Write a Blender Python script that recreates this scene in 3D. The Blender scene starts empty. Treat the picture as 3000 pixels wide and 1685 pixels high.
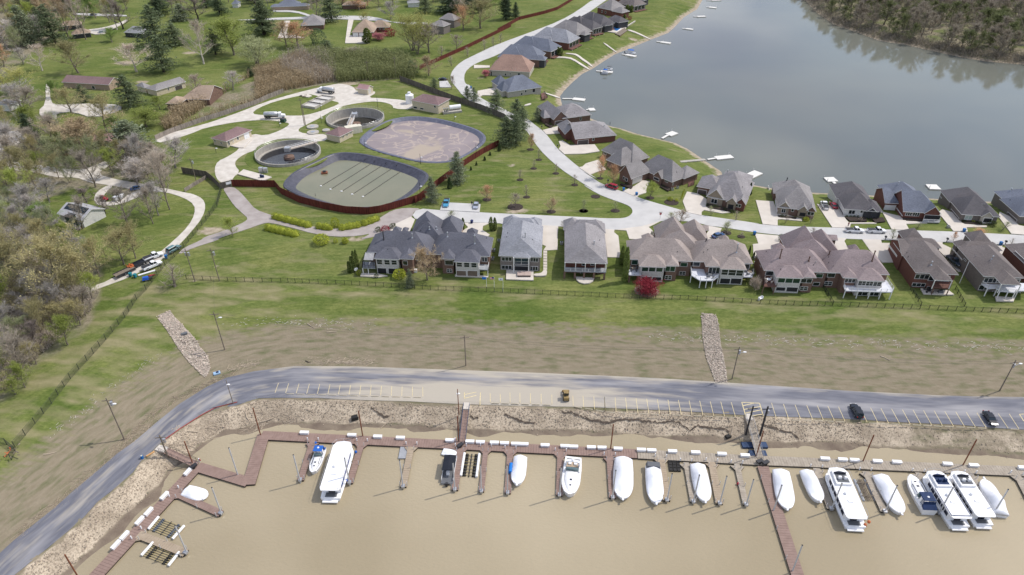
import bpy, bmesh, math, random
import numpy as np
from mathutils import Vector, Matrix, geometry
from mathutils.bvhtree import BVHTree
R=math.radians
rnd=random.Random(7)
SC=bpy.context.scene; COL=SC.collection
# ---------------------------------------------------------------- camera, sky, sun, exposure
HH=112.0; PITCH=R(34); FPX=2000.0
cam=bpy.data.cameras.new('camera'); camo=bpy.data.objects.new('camera',cam); COL.objects.link(camo)
camo.location=(0,0,HH); camo.rotation_euler=(R(90)-PITCH,0,0)
cam.sensor_width=36; cam.lens=24; cam.clip_end=12000; cam.clip_start=1
SC.camera=camo
SUN_EL=R(54); SUN_AZ=R(70)      # azimuth from +Y towards +X
wd=bpy.data.worlds.new('World'); SC.world=wd; wd.use_nodes=True
nt=wd.node_tree; bg=nt.nodes['Background']
sky=nt.nodes.new('ShaderNodeTexSky'); sky.sky_type='NISHITA'; sky.sun_disc=False
sky.sun_elevation=SUN_EL; sky.sun_rotation=SUN_AZ; sky.air_density=1.0; sky.dust_density=1.6
# broken spring clouds over the whole sky
tc=nt.nodes.new('ShaderNodeTexCoord'); mp=nt.nodes.new('ShaderNodeMapping'); mp.inputs['Scale'].default_value=(1,1,3.2)
nz=nt.nodes.new('ShaderNodeTexNoise'); nz.inputs['Scale'].default_value=2.3; nz.inputs['Detail'].default_value=5
rp=nt.nodes.new('ShaderNodeValToRGB'); rp.color_ramp.elements[0].position=.44; rp.color_ramp.elements[1].position=.62
mx=nt.nodes.new('ShaderNodeMixRGB'); 
nz2=nt.nodes.new('ShaderNodeTexNoise'); nz2.inputs['Scale'].default_value=2.2; nz2.inputs['Detail'].default_value=3; mp2=nt.nodes.new('ShaderNodeMapping'); mp2.inputs['Scale'].default_value=(1,1,2.6); mp2.inputs['Location'].default_value=(1.2,8.4,2.7)
rp2=nt.nodes.new('ShaderNodeValToRGB'); rp2.color_ramp.elements[0].position=.43; rp2.color_ramp.elements[1].position=.56; rp2.color_ramp.elements[0].color=(3.0,3.6,5.4,1); rp2.color_ramp.elements[1].color=(10.5,10.4,10.6,1)
nt.links.new(tc.outputs['Generated'],mp2.inputs[0]); nt.links.new(mp2.outputs[0],nz2.inputs[0]); nt.links.new(nz2.outputs[0],rp2.inputs[0]); nt.links.new(rp2.outputs[0],mx.inputs[2])
nt.links.new(tc.outputs['Generated'],mp.inputs[0]); nt.links.new(mp.outputs[0],nz.inputs[0]); nt.links.new(nz.outputs[0],rp.inputs[0])
nt.links.new(rp.outputs[0],mx.inputs[0]); nt.links.new(sky.outputs[0],mx.inputs[1]); nt.links.new(mx.outputs[0],bg.inputs[0])
bg.inputs[1].default_value=0.15
sl=bpy.data.lights.new('sun','SUN'); sl.energy=3.1; sl.angle=R(0.8); sl.color=(1,.95,.87)
so=bpy.data.objects.new('sun',sl); COL.objects.link(so)
so.rotation_euler=Vector((math.sin(SUN_AZ)*math.cos(SUN_EL),math.cos(SUN_AZ)*math.cos(SUN_EL),math.sin(SUN_EL))).to_track_quat('Z','Y').to_euler()
SC.view_settings.view_transform='Standard'; SC.view_settings.look='None'; SC.view_settings.gamma=1
SC.view_settings.exposure=0.10
SC.render.engine='CYCLES'; SC.cycles.max_bounces=5; SC.cycles.transparent_max_bounces=12
# ---------------------------------------------------------------- measured points: picture notes -> world
CR={'F':(0,0,.858667),'S':(0,0,1),'A1':(0,0,2.584),'A2':(750,0,2.584),'A3':(1400,0,2.5835),'A4':(2150,0,2.5835),'A5':(0,400,2.894),
'A6':(600,200,2.894),'B1':(1200,250,3.617),'B2':(1700,350,3.617),'B3':(2200,450,3.215),'B4':(1000,580,5.152),'B5':(1400,600,5.152),
'B6':(1800,600,5.152),'B7':(2150,620,5.152),'B8':(2550,620,5.169),'C1':(0,1100,2.473),'C2':(700,1150,4.135),'C3':(1200,1150,4.135),
'C4':(1750,1150,4.135),'C5':(2200,1150,2.705),'C6':(2500,1250,4.134),'C7':(0,850,2.894),'D1':(1600,0,5.36),'D2':(0,0,4.8225),
'D3':(400,0,4.8225),'D4':(500,700,3.215),'D5':(1900,850,2.342),'D6':(0,600,2.4125)}
def S(c,*pts):
    x0,y0,k=CR[c]; r=[(x0+x/k,y0+y/k) for x,y in pts]
    return r if len(r)>1 else r[0]
CP,SP=math.cos(PITCH),math.sin(PITCH)
CAMP=Vector((0,0,HH))
def ray(u):
    xc=(u[0]-1500)/FPX; yd=(u[1]-842.5)/FPX
    return Vector((xc,CP-yd*SP,-SP-yd*CP))
def P(u,z=0.0):
    d=ray(u); t=(z-HH)/d.z
    return Vector((d.x*t,d.y*t,z))
# ---------------------------------------------------------------- terrain
ZP,ZY,ZW,ZL=-7.5,-2.6,-10.7,-4.0          # car park, back yards, marina water, lake water
def smooth(t): t=np.clip(t,0,1); return t*t*(3-2*t)
lake_px=S('A3',(1690,-60),(1700,0),(1660,70),(1560,130),(1490,205),(1440,250),(1310,300),(1130,375),(1040,410),(960,460),(870,520),(790,560),(720,620),(650,690),(622,730),(640,800),(860,900),(1000,955),(1100,978),(1200,1012),(1380,1055),(1500,1085),(1600,1135),(1680,1190),(1760,1245),(1850,1305))+S('B2',(1500,610),(1800,690),(2000,725))+S('B3',(300,345),(640,372),(1130,395),(1800,430),(2572,470))+[(3300,640),(3300,240),(3120,210)]+S('A4',(2196,490),(1900,465),(1700,430),(1500,385),(1300,340),(1100,310),(900,235),(760,190),(620,90),(540,0),(500,-60),(480,-120))
lake_px+= [(2100,-120)]
lake_w=[P(u,ZL).to_2d() for u in lake_px]
top_px=[(-500,1760)]+S('C1',(0,1290),(100,1200),(250,1080),(400,960),(520,850),(700,700),(850,570),(1000,460),(1150,330),(1300,210),(1500,85),(1640,20))+S('F',(640,935),(740,922),(900,923),(1100,930),(1300,937),(1500,945),(1700,955),(1850,965),(2000,975),(2150,985),(2350,995),(2450,998),(2576,1000),(3000,1008))
in_px=S('F',(3000,1100),(2576,1080),(2400,1068),(2200,1057),(2000,1048),(1800,1040),(1700,1032),(1500,1025),(1300,1020),(1100,1013),(900,1005),(800,1000),(700,1000),(650,1001),(590,1020))+S('C1',(1560,240),(1450,290),(1300,385),(1150,500),(1020,620),(960,700),(850,800),(700,920),(600,1030),(430,1180),(230,1340),(100,1450))+[(-300,1950)]
park_w=[P(u,ZP).to_2d() for u in top_px+in_px]
basin_w=[P(u,ZP).to_2d() for u in in_px]+[Vector((-260,-60)),Vector((400,-60))]
def inside(X,Y,poly):
    r=np.zeros(X.shape,bool); n=len(poly)
    for i in range(n):
        x1,y1=poly[i]; x2,y2=poly[(i+1)%n]
        if y1==y2: continue
        c=((y1>Y)!=(y2>Y)); xx=(x2-x1)*(Y-y1)/(y2-y1)+x1
        r^=c&(X<xx)
    return r
def distl(X,Y,pts,closed=True):
    d=np.full(X.shape,1e9); n=len(pts)
    for i in range(n if closed else n-1):
        x1,y1=pts[i]; x2,y2=pts[(i+1)%n]; dx,dy=x2-x1,y2-y1; L=dx*dx+dy*dy+1e-9
        t=np.clip(((X-x1)*dx+(Y-y1)*dy)/L,0,1)
        d=np.minimum(d,np.hypot(X-x1-t*dx,Y-y1-t*dy))
    return d
def along(X,Y,pts):
    d=np.full(X.shape,1e9); sx=np.zeros(X.shape); acc=0.0
    for i in range(len(pts)-1):
        x1,y1=pts[i]; x2,y2=pts[i+1]; dx,dy=x2-x1,y2-y1; L=math.hypot(dx,dy)+1e-9
        t=((X-x1)*dx+(Y-y1)*dy)/(L*L); t=np.clip(t,0 if i else -9,1 if i<len(pts)-2 else 9); e=np.hypot(X-x1-t*dx,Y-y1-t*dy); m=e<d; sx=np.where(m,acc+t*L,sx); d=np.where(m,e,d); acc+=L
    return sx,d
_g=np.random.RandomState(3).rand(64,64)
def vnoise(X,Y,s):
    x=X/s+500; y=Y/s+500; xi=np.floor(x).astype(int); yi=np.floor(y).astype(int); fx=x-xi; fy=y-yi
    fx=fx*fx*(3-2*fx); fy=fy*fy*(3-2*fy); g=lambda a,b:_g[a%64,b%64]
    return (g(xi,yi)*(1-fx)+g(xi+1,yi)*fx)*(1-fy)+(g(xi,yi+1)*(1-fx)+g(xi+1,yi+1)*fx)*fy
fence_y=165.4; street_y=200.0
# ponds and tanks of the treatment works
pondA=S('A6',(1325,620),(1335,590),(1390,540),(1450,500),(1560,445),(1680,420),(1780,415),(1870,420),(2000,440))+S('A2',(1330,895),(1450,920),(1560,950),(1640,975),(1700,1005),(1728,1040),(1720,1080),(1660,1130),(1590,1170),(1500,1215),(1400,1230),(1300,1228),(1200,1215),(1100,1190),(1000,1165),(900,1135),(840,1110),(800,1080))
pondB=S('A6',(682,985),(700,950),(760,890),(850,840),(960,790),(1060,740),(1150,720),(1280,725),(1400,745),(1550,780),(1700,820),(1820,865),(1880,900),(1880,940),(1820,1010),(1740,1070),(1650,1120),(1560,1155),(1450,1180),(1330,1185),(1200,1180),(1080,1160),(950,1125),(820,1080),(730,1035),(690,1010))
def chaikin(pts,n=2,closed=True):
    for _ in range(n):
        q=[]; m=len(pts)
        if not closed: q.append(pts[0])
        for i in range(m if closed else m-1):
            a=Vector(pts[i]); b=Vector(pts[(i+1)%m]); q+=[a*.75+b*.25,a*.25+b*.75]
        if not closed: q.append(pts[-1])
        pts=q
    return [Vector(p) for p in pts]
pondA_w=chaikin([P(u).to_2d() for u in pondA]); pondB_w=chaikin([P(u).to_2d() for u in pondB])
def circ(c,l,r):       # tank from the pixels of its left and right extremes at rim height
    a=P(S(c,l),1.2); b=P(S(c,r),1.2); m=(a+b)/2; return (m.x,m.y,(b-a).length/2)
tank1=circ('A6',(424,725),(982,690)); tank2=circ('A6',(1030,420),(1520,410))
wet=[]
def zfun(X,Y):
    z=np.zeros(X.shape)
    # street down to the back yards, yards down the levee to the car park
    yy=Y-0.02*X
    w=smooth((X+125)/60.)
    z-= 2.6*smooth((193-yy)/16.)*w + (1-w)*2.0*smooth((195-yy)/40.)
    inb=inside(X,Y,basin_w); inp=inside(X,Y,park_w); dp=distl(X,Y,park_w)
    L=1-np.clip(dp/27.,0,1); L=L*L*(3-2*L)*.4+L*.6
    z=z*(1-L)+ZP*L
    z=np.where(inp|inb,ZP,z)
    di=distl(X,Y,[P(u,ZP).to_2d() for u in in_px],False)
    nn=vnoise(X,Y,7.)*.55+vnoise(X,Y,2.6)*.3
    zb=ZP-2.85*np.clip(di/5.2,0,1)**1.1-.19*np.clip(di-5.2,0,99)-np.clip((di-3)/4,0,1)*(nn-.38)*1.1+np.clip(di/2,0,1)*np.clip((7-di)/2,0,1)*(vnoise(X,Y,1.6)-.5)*.35
    zb=np.where(di>20,zb-.15*(di-20),zb)
    z=np.where(inb&~inp,np.maximum(zb,-16),z)
    # lake
    il=inside(X,Y,lake_w); dl=distl(X,Y,lake_w)
    zl=ZL+np.clip(dl/15.,0,1.0)**1.0*4.0
    z=np.where(il,ZL-np.minimum(dl*.35,4),np.where((dl<30)&(Y>190),np.minimum(z,zl+.05),z))
    # works
    for pw in (pondA_w,pondB_w):
        ip=inside(X,Y,pw); d=distl(X,Y,pw); z=np.where(ip,-np.clip(d*.95,0,3.8),z)
    for cx,cy,r in (tank1,tank2):
        d=np.hypot(X-cx,Y-cy); z=np.where(d<r+1.0,-6.0,z)
    # far hills beyond, gentle swell
    far=np.clip((Y-330)/300.,0,1); z=z+np.where(il|(dl<12),0,far*(vnoise(X,Y,90.)-.5)*1.5)
    return z
gx=np.concatenate([[-4000,-1800,-900],np.arange(-560,561,2.0),[900,1800,4000]])
gy=np.concatenate([[-600,-200,0],np.arange(40,841,2.0),[1000,1400,2400,6000]])
GX,GY=np.meshgrid(gx,gy); GZ=zfun(GX,GY)
def T(x,y):
    i=min(max(np.searchsorted(gx,x)-1,0),len(gx)-2); j=min(max(np.searchsorted(gy,y)-1,0),len(gy)-2)
    fx=(x-gx[i])/(gx[i+1]-gx[i]); fy=(y-gy[j])/(gy[j+1]-gy[j])
    a,b,c,d=GZ[j,i],GZ[j,i+1],GZ[j+1,i],GZ[j+1,i+1]
    return float((a*(1-fx)+b*fx)*(1-fy)+(c*(1-fx)+d*fx)*fy)
def G(u,extra=0.0):
    d=ray(u); z=0.0; t=0
    for _ in range(14):
        t=(z-HH)/d.z; z=.35*z+.65*(T(d.x*t,d.y*t)+extra)
    p=CAMP+d*t; p.z=T(p.x,p.y); return p
def GS(c,x,y): return G(S(c,(x,y)))
# ---------------------------------------------------------------- materials
MATS={}
def mat(name,col,rough=.8,var=.12,scale=1.0,spec=.3,metal=0.0,col2=None,bump=0.0,stretch=None,coord='Object',detail=4,build=None,contrast=.25):
    if name in MATS: return MATS[name]
    m=bpy.data.materials.new(name); m.use_nodes=True; n=m.node_tree; b=n.nodes['Principled BSDF']
    b.inputs['Roughness'].default_value=rough; b.inputs['Metallic'].default_value=metal; b.inputs['Specular IOR Level'].default_value=spec
    tc=n.nodes.new('ShaderNodeTexCoord'); mp=n.nodes.new('ShaderNodeMapping')
    n.links.new(tc.outputs[coord],mp.inputs[0])
    if stretch: mp.inputs['Scale'].default_value=stretch
    nz=n.nodes.new('ShaderNodeTexNoise'); nz.inputs['Scale'].default_value=scale; nz.inputs['Detail'].default_value=detail
    n.links.new(mp.outputs[0],nz.inputs[0])
    rp=n.nodes.new('ShaderNodeValToRGB'); e=rp.color_ramp.elements
    e[0].position=.5-contrast; e[1].position=.5+contrast
    c2=col2 or tuple(min(1,c*(1+var)) for c in col); c1=col if col2 else tuple(c*(1-var) for c in col)
    e[0].color=(*c1,1); e[1].color=(*c2,1)
    n.links.new(nz.outputs[0],rp.inputs[0]); n.links.new(rp.outputs[0],b.inputs['Base Color'])
    if bump:
        bp=n.nodes.new('ShaderNodeBump'); bp.inputs['Strength'].default_value=bump; bp.inputs['Distance'].default_value=.2
        n.links.new(nz.outputs[0],bp.inputs['Height']); n.links.new(bp.outputs[0],b.inputs['Normal'])
    MATS[name]=m
    if build: build(m,n,b,rp,mp)
    return m
def addnoise(n,b,mp,scale,lo,hi,amount,pos=(.35,.65),typ='MULTIPLY'):
    """multiply the base colour by a second noise layer"""
    src=b.inputs['Base Color'].links[0].from_socket
    nz=n.nodes.new('ShaderNodeTexNoise'); nz.inputs['Scale'].default_value=scale; nz.inputs['Detail'].default_value=3
    n.links.new(mp.outputs[0],nz.inputs[0]); r=n.nodes.new('ShaderNodeValToRGB'); r.color_ramp.elements[0].position=pos[0]; r.color_ramp.elements[1].position=pos[1]
    r.color_ramp.elements[0].color=(*lo,1); r.color_ramp.elements[1].color=(*hi,1)
    m=n.nodes.new('ShaderNodeMixRGB'); m.blend_type=typ; m.inputs[0].default_value=amount
    n.links.new(nz.outputs[0],r.inputs[0]); n.links.new(src,m.inputs[1]); n.links.new(r.outputs[0],m.inputs[2]); n.links.new(m.outputs[0],b.inputs['Base Color'])
    return r
# ground: grass, with worn, muddy, wooded-litter and gravel-bank masks stored per vertex
def ground_mat():
    m=bpy.data.materials.new('ground'); m.use_nodes=True; n=m.node_tree; b=n.nodes['Principled BSDF']
    b.inputs['Roughness'].default_value=.95; b.inputs['Specular IOR Level'].default_value=.1
    tc=n.nodes.new('ShaderNodeTexCoord')
    au=n.nodes.new('ShaderNodeAttribute'); au.attribute_name='lu'; av=n.nodes.new('ShaderNodeAttribute'); av.attribute_name='lv'; cb=n.nodes.new('ShaderNodeCombineXYZ')
    n.links.new(au.outputs['Fac'],cb.inputs[0]); n.links.new(av.outputs['Fac'],cb.inputs[1])
    def noise(s,d=4,st=None,w=None):
        if w:
            z=n.nodes.new('ShaderNodeTexNoise'); z.inputs['Scale'].default_value=s; z.inputs['Detail'].default_value=d; mp=n.nodes.new('ShaderNodeMapping'); mp.inputs['Scale'].default_value=st; n.links.new(cb.outputs[0],mp.inputs[0]); n.links.new(mp.outputs[0],z.inputs[0]); return z.outputs[0]
        z=n.nodes.new('ShaderNodeTexNoise'); z.inputs['Scale'].default_value=s; z.inputs['Detail'].default_value=d
        if st:
            mp=n.nodes.new('ShaderNodeMapping'); mp.inputs['Scale'].default_value=st; n.links.new(tc.outputs['Object'],mp.inputs[0]); n.links.new(mp.outputs[0],z.inputs[0])
        else: n.links.new(tc.outputs['Object'],z.inputs[0])
        return z.outputs[0]
    def ramp(s,*els):
        r=n.nodes.new('ShaderNodeValToRGB'); e=r.color_ramp.elements
        while len(e)<len(els): e.new(.5)
        for k,(p,c) in enumerate(els): e[k].position=p; e[k].color=(*c,1) if len(c)==3 else c
        n.links.new(s,r.inputs[0]); return r.outputs[0]
    def mix(a,b_,f,t='MIX'):
        x=n.nodes.new('ShaderNodeMixRGB'); x.blend_type=t
        for i,v in ((1,a),(2,b_),(0,f)):
            if isinstance(v,(int,float)): x.inputs[i].default_value=v
            elif isinstance(v,tuple): x.inputs[i].default_value=(*v,1)
            else: n.links.new(v,x.inputs[i])
        return x.outputs[0]
    def attr(a):
        x=n.nodes.new('ShaderNodeAttribute'); x.attribute_name=a; return x.outputs['Fac']
    def mask(a,s,st=None,amt=1.1,w=.12):       # soft vertex mask broken up by noise
        ad=n.nodes.new('ShaderNodeMath'); ad.operation='MULTIPLY_ADD'; n.links.new(noise(s,5,st),ad.inputs[0]); ad.inputs[1].default_value=amt; ad.inputs[2].default_value=-amt/2
        s2=n.nodes.new('ShaderNodeMath'); s2.operation='ADD'; n.links.new(ad.outputs[0],s2.inputs[0]); n.links.new(attr(a),s2.inputs[1])
        return ramp(s2.outputs[0],(.5-w,(0,0,0)),(.5+w,(1,1,1)))
    g=ramp(noise(.035,6),(.3,(.096,.134,.030)),(.7,(.168,.188,.060)))
    g=mix(g,ramp(noise(.45,5,(1,2.2,1)),(.3,(.72,.76,.68)),(.7,(1.25,1.16,1.3))),.75,'MULTIPLY')
    g=mix(g,ramp(noise(1.6,4,(.7,1.8,1)),(.3,(.74,.78,.70)),(.7,(1.22,1.18,1.25))),.8,'MULTIPLY')
    g=mix(g,ramp(noise(.35,3,(.08,2.6,1),True),(.35,(.84,.87,.84)),(.65,(1.13,1.1,1.13))),.8,'MULTIPLY')
    g=mix(g,ramp(noise(.12,6,(.6,1.6,1)),(.35,(.75,.85,.75)),(.65,(1.2,1.12,1.2))),.7,'MULTIPLY')
    dry=ramp(noise(.25,6,(.8,2,1)),(.3,(.17,.165,.075)),(.7,(.27,.24,.135)))
    c=mix(g,dry,mask('dry',.16,(.6,1.7,1),1.6,.2))
    mud=ramp(noise(.6,9,(.5,1.8,1),True),(.3,(.20,.168,.115)),(.68,(.252,.212,.153)))
    mud=mix(mud,(.10,.115,.05),ramp(noise(.35,9,(.6,2.0,1),True),(.48,(0,0,0)),(.72,(.75,.75,.75))))
    c=mix(c,mud,mask('mud',.5,(.6,1.6,1),.7,.14))
    lit=ramp(noise(.9,6),(.3,(.15,.135,.085)),(.7,(.29,.25,.185)))
    lit=mix(lit,(.11,.14,.04),ramp(noise(.09,5),(.46,(0,0,0)),(.62,(.8,.8,.8))))
    c=mix(c,lit,mask('litter',.12,None,1.3,.15))
    v=n.nodes.new('ShaderNodeTexVoronoi'); v.inputs['Scale'].default_value=2.9; n.links.new(tc.outputs['Object'],v.inputs[0])
    gr=ramp(v.outputs['Distance'],(.0,(.54,.46,.365)),(.5,(.45,.385,.30)),(.95,(.29,.245,.19)))
    gr=mix(gr,ramp(noise(.2,5),(.35,(.66,.63,.6)),(.65,(1.1,1.08,1.05))),.9,'MULTIPLY')
    c=mix(c,gr,mask('rock',.5,None,.6,.1))
    wm=ramp(noise(.35,6),(.3,(.15,.115,.09)),(.7,(.24,.195,.145)))
    c=mix(c,wm,mask('wetmud',.3,None,.9,.15))
    bare=ramp(noise(.5,6),(.3,(.26,.21,.15)),(.7,(.40,.34,.26)))
    c=mix(c,bare,mask('bare',.5,None,.8,.15))
    n.links.new(c,b.inputs['Base Color'])
    bp=n.nodes.new('ShaderNodeBump'); bp.inputs['Strength'].default_value=.5; bp.inputs['Distance'].default_value=.25
    n.links.new(noise(1.3,6),bp.inputs['Height']); n.links.new(bp.outputs[0],b.inputs['Normal'])
    return m
M_ground=ground_mat()
def water_mat(name,col,rough,bs,bstr,col2=None,cs=.02):
    m=bpy.data.materials.new(name); m.use_nodes=True; n=m.node_tree; b=n.nodes['Principled BSDF']
    b.inputs['Roughness'].default_value=rough; b.inputs['IOR'].default_value=1.33; b.inputs['Specular IOR Level'].default_value=.5
    tc=n.nodes.new('ShaderNodeTexCoord'); z=n.nodes.new('ShaderNodeTexNoise'); z.inputs['Scale'].default_value=cs; z.inputs['Detail'].default_value=3
    r=n.nodes.new('ShaderNodeValToRGB'); r.color_ramp.elements[0].position=.35; r.color_ramp.elements[1].position=.65
    r.color_ramp.elements[0].color=(*col,1); r.color_ramp.elements[1].color=(*(col2 or col),1)
    n.links.new(tc.outputs['Object'],z.inputs[0]); n.links.new(z.outputs[0],r.inputs[0]); n.links.new(r.outputs[0],b.inputs['Base Color'])
    z2=n.nodes.new('ShaderNodeTexNoise'); z2.inputs['Scale'].default_value=bs; z2.inputs['Detail'].default_value=4
    mp=n.nodes.new('ShaderNodeMapping'); mp.inputs['Scale'].default_value=(1,1.6,1); mp.inputs['Rotation'].default_value=(0,0,R(25))
    n.links.new(tc.outputs['Object'],mp.inputs[0]); n.links.new(mp.outputs[0],z2.inputs[0])
    bp=n.nodes.new('ShaderNodeBump'); bp.inputs['Strength'].default_value=bstr; bp.inputs['Distance'].default_value=.12
    n.links.new(z2.outputs[0],bp.inputs['Height']); n.links.new(bp.outputs[0],b.inputs['Normal'])
    return m
# ---------------------------------------------------------------- mesh helpers
def tag(o,label=None,cat=None,group=None,kind=None):
    if label: o['label']=label
    if cat: o['category']=cat
    if group: o['group']=group
    if kind: o['kind']=kind
    return o
def link(o,parent=None):
    COL.objects.link(o)
    if parent is not None: o.parent=parent
    return o
def mesh(name,V,F,m=None,parent=None,smooth=False,mats=None,mi=None,loc=None):
    me=bpy.data.meshes.new(name); me.from_pydata([tuple(v) for v in V],[],F); 
    for q in (mats or ([m] if m else [])): me.materials.append(q)
    if mi: me.polygons.foreach_set('material_index',mi)
    if smooth: me.polygons.foreach_set('use_smooth',[True]*len(me.polygons))
    me.update(); o=bpy.data.objects.new(name,me)
    if loc: o.location=loc
    return link(o,parent)
def empty(name,loc,rz,label,cat,group=None):
    o=bpy.data.objects.new(name,None); o.empty_display_size=.5; COL.objects.link(o); o.location=loc; o.rotation_euler=(0,0,rz)
    return tag(o,label,cat,group)
class MB:
    """collects boxes, tubes, prisms into one mesh"""
    def __init__(s): s.V=[]; s.F=[]; s.M=[]
    def add(s,V,F,mi=0):
        k=len(s.V); s.V+=[tuple(v) for v in V]; s.F+=[tuple(i+k for i in f) for f in F]; s.M+=[mi]*len(F); return s
    def box(s,x0,y0,z0,x1,y1,z1,mi=0,top=1.0):
        cx,cy=(x0+x1)/2,(y0+y1)/2
        V=[(x0,y0,z0),(x1,y0,z0),(x1,y1,z0),(x0,y1,z0)]+[(cx+(x-cx)*top,cy+(y-cy)*top,z1) for x,y in ((x0,y0),(x1,y0),(x1,y1),(x0,y1))]
        return s.add(V,[(3,2,1,0),(4,5,6,7),(0,1,5,4),(1,2,6,5),(2,3,7,6),(3,0,4,7)],mi)
    def cbox(s,c,size,rz=0,mi=0,top=1.0):
        k=len(s.V); s.box(-size[0]/2,-size[1]/2,0,size[0]/2,size[1]/2,size[2],mi,top); ca,sa=math.cos(rz),math.sin(rz)
        for i in range(k,len(s.V)):
            x,y,z=s.V[i]; s.V[i]=(c[0]+x*ca-y*sa,c[1]+x*sa+y*ca,c[2]+z)
        return s
    def tube(s,a,b,r,r2=None,n=6,mi=0,cap=True):
        a=Vector(a); b=Vector(b); r2=r if r2 is None else r2; d=(b-a)
        if d.length<1e-6: return s
        d.normalize(); t=Vector((0,0,1)) if abs(d.z)<.9 else Vector((1,0,0)); u=d.cross(t).normalized(); w=d.cross(u)
        V=[]; 
        for c,q in ((a,r),(b,r2)):
            for i in range(n): an=2*math.pi*i/n; V.append(c+u*q*math.cos(an)+w*q*math.sin(an))
        F=[(i,(i+1)%n,n+(i+1)%n,n+i) for i in range(n)]
        if cap: F+=[tuple(range(n-1,-1,-1)),tuple(range(n,2*n))]
        return s.add(V,F,mi)
    def prism(s,pts,z0,z1,mi=0,mtop=None):
        n=len(pts); V=[(p[0],p[1],z0) for p in pts]+[(p[0],p[1],z1) for p in pts]
        ar=sum(pts[i][0]*pts[(i+1)%n][1]-pts[(i+1)%n][0]*pts[i][1] for i in range(n))
        F=[(i,(i+1)%n,n+(i+1)%n,n+i) for i in range(n)]+[tuple(range(n-1,-1,-1))]
        T_=[tuple(range(n,2*n))]
        if ar<0: F=[tuple(reversed(f)) for f in F]; T_=[tuple(reversed(f)) for f in T_]
        s.add(V,F,mi); k=len(s.V)-2*n; s.F+=[tuple(i+k for i in T_[0])]; s.M.append(mi if mtop is None else mtop); return s
    def loft(s,rings,mi=0,cap=True,closed=True):
        n=len(rings[0]); V=[p for r in rings for p in r]; F=[]
        for j in range(len(rings)-1):
            for i in range(n if closed else n-1): F.append((j*n+i,j*n+(i+1)%n,(j+1)*n+(i+1)%n,(j+1)*n+i))
        if cap: F+=[tuple(range(n-1,-1,-1)),tuple((len(rings)-1)*n+i for i in range(n))]
        return s.add(V,F,mi)
    def sphere(s,c,r,n=8,m=5,mi=0):
        rings=[]
        for j in range(m+1):
            a=-math.pi/2+math.pi*j/m; rr=max(math.cos(a),.02)
            rings.append([(c[0]+r[0]*rr*math.cos(2*math.pi*i/n),c[1]+r[1]*rr*math.sin(2*math.pi*i/n),c[2]+r[2]*math.sin(a)) for i in range(n)])
        return s.loft(rings,mi)
    def build(s,name,m,parent=None,smooth=False,loc=None):
        ms=m if isinstance(m,(list,tuple)) else [m]
        return mesh(name,s.V,s.F,None,parent,smooth,ms,s.M if len(ms)>1 else None,loc)
def copy_tree(o,parent=None):
    c=o.copy(); COL.objects.link(c)
    if parent is not None: c.parent=parent
    for ch in o.children: copy_tree(ch,c)
    return c
POFF=[0.10]
def patch(name,pts,m,off=None,skirt=.35,sm=1,w=False,step=4.0,parent=None,kind='structure',smoothed=True,closed_flat=None):
    """a sheet draped over the terrain, with a skirt, from picture notes (or world points if w)"""
    q=[Vector(p).to_2d() if w else G(p).to_2d() for p in pts]
    if smoothed and sm: q=chaikin(q,sm)
    o=off if off is not None else POFF[0]
    if off is None: POFF[0]+=.007
    # densify the rim
    rim=[]
    for i in range(len(q)):
        a,b=q[i],q[(i+1)%len(q)]; k=max(1,int((b-a).length/3.0)); rim+=[a+(b-a)*j/k for j in range(k)]
    xs=[p.x for p in rim]; ys=[p.y for p in rim]; pp=[]
    X,Y=np.meshgrid(np.arange(math.floor(min(xs)/2)*2,max(xs),2.0),np.arange(math.floor(min(ys)/2)*2,max(ys),2.0))
    I=inside(X,Y,rim)&(distl(X,Y,rim)>.3)
    pp=[Vector((a,b)) for a,b in zip(X[I],Y[I])]
    n=len(rim); r=geometry.delaunay_2d_cdt(rim+pp,[],[list(range(n))],1,1e-4)
    V=[(v.x,v.y,(T(v.x,v.y) if closed_flat is None else closed_flat)+o) for v in r[0]]; F=[tuple(f) for f in r[2]]
    # skirt
    from collections import Counter
    ec=Counter()
    for f in F:
        for i in range(len(f)): ec[tuple(sorted((f[i],f[(i+1)%len(f)])))]+=1
    k=len(V); lower={}
    for f in list(F):
        for i in range(len(f)):
            a,b=f[i],f[(i+1)%len(f)]
            if ec[tuple(sorted((a,b)))]==1:
                for t in (a,b):
                    if t not in lower: lower[t]=len(V); V.append((V[t][0],V[t][1],V[t][2]-skirt))
                F.append((b,a,lower[a],lower[b]))
    ob=mesh(name,V,F,m,parent)
    if kind and parent is None: ob['kind']=kind
    return ob
# ================================================================ GROUND
H_,W_=GX.shape
V=np.stack([GX,GY,GZ],-1).reshape(-1,3)
idx=np.arange(H_*W_).reshape(H_,W_)
Fq=np.stack([idx[:-1,:-1],idx[:-1,1:],idx[1:,1:],idx[1:,:-1]],-1).reshape(-1,4)
me=bpy.data.meshes.new('ground'); me.vertices.add(len(V)); me.vertices.foreach_set('co',V.ravel().astype('f'))
me.loops.add(Fq.size); me.loops.foreach_set('vertex_index',Fq.ravel().astype('i')); me.polygons.add(len(Fq))
me.polygons.foreach_set('loop_start',np.arange(0,Fq.size,4,dtype='i')); me.polygons.foreach_set('loop_total',np.full(len(Fq),4,'i'))
me.polygons.foreach_set('use_smooth',np.ones(len(Fq),bool)); me.update(calc_edges=True); me.materials.append(M_ground)
ground=link(bpy.data.objects.new('ground',me)); ground['kind']='structure'
X,Y,Z=GX,GY,GZ
def wpoly(c,*p,z=0): return [G(u).to_2d() for u in S(c,*p)]
dp=distl(X,Y,park_w); inb=inside(X,Y,basin_w); inp=inside(X,Y,park_w)
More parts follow.
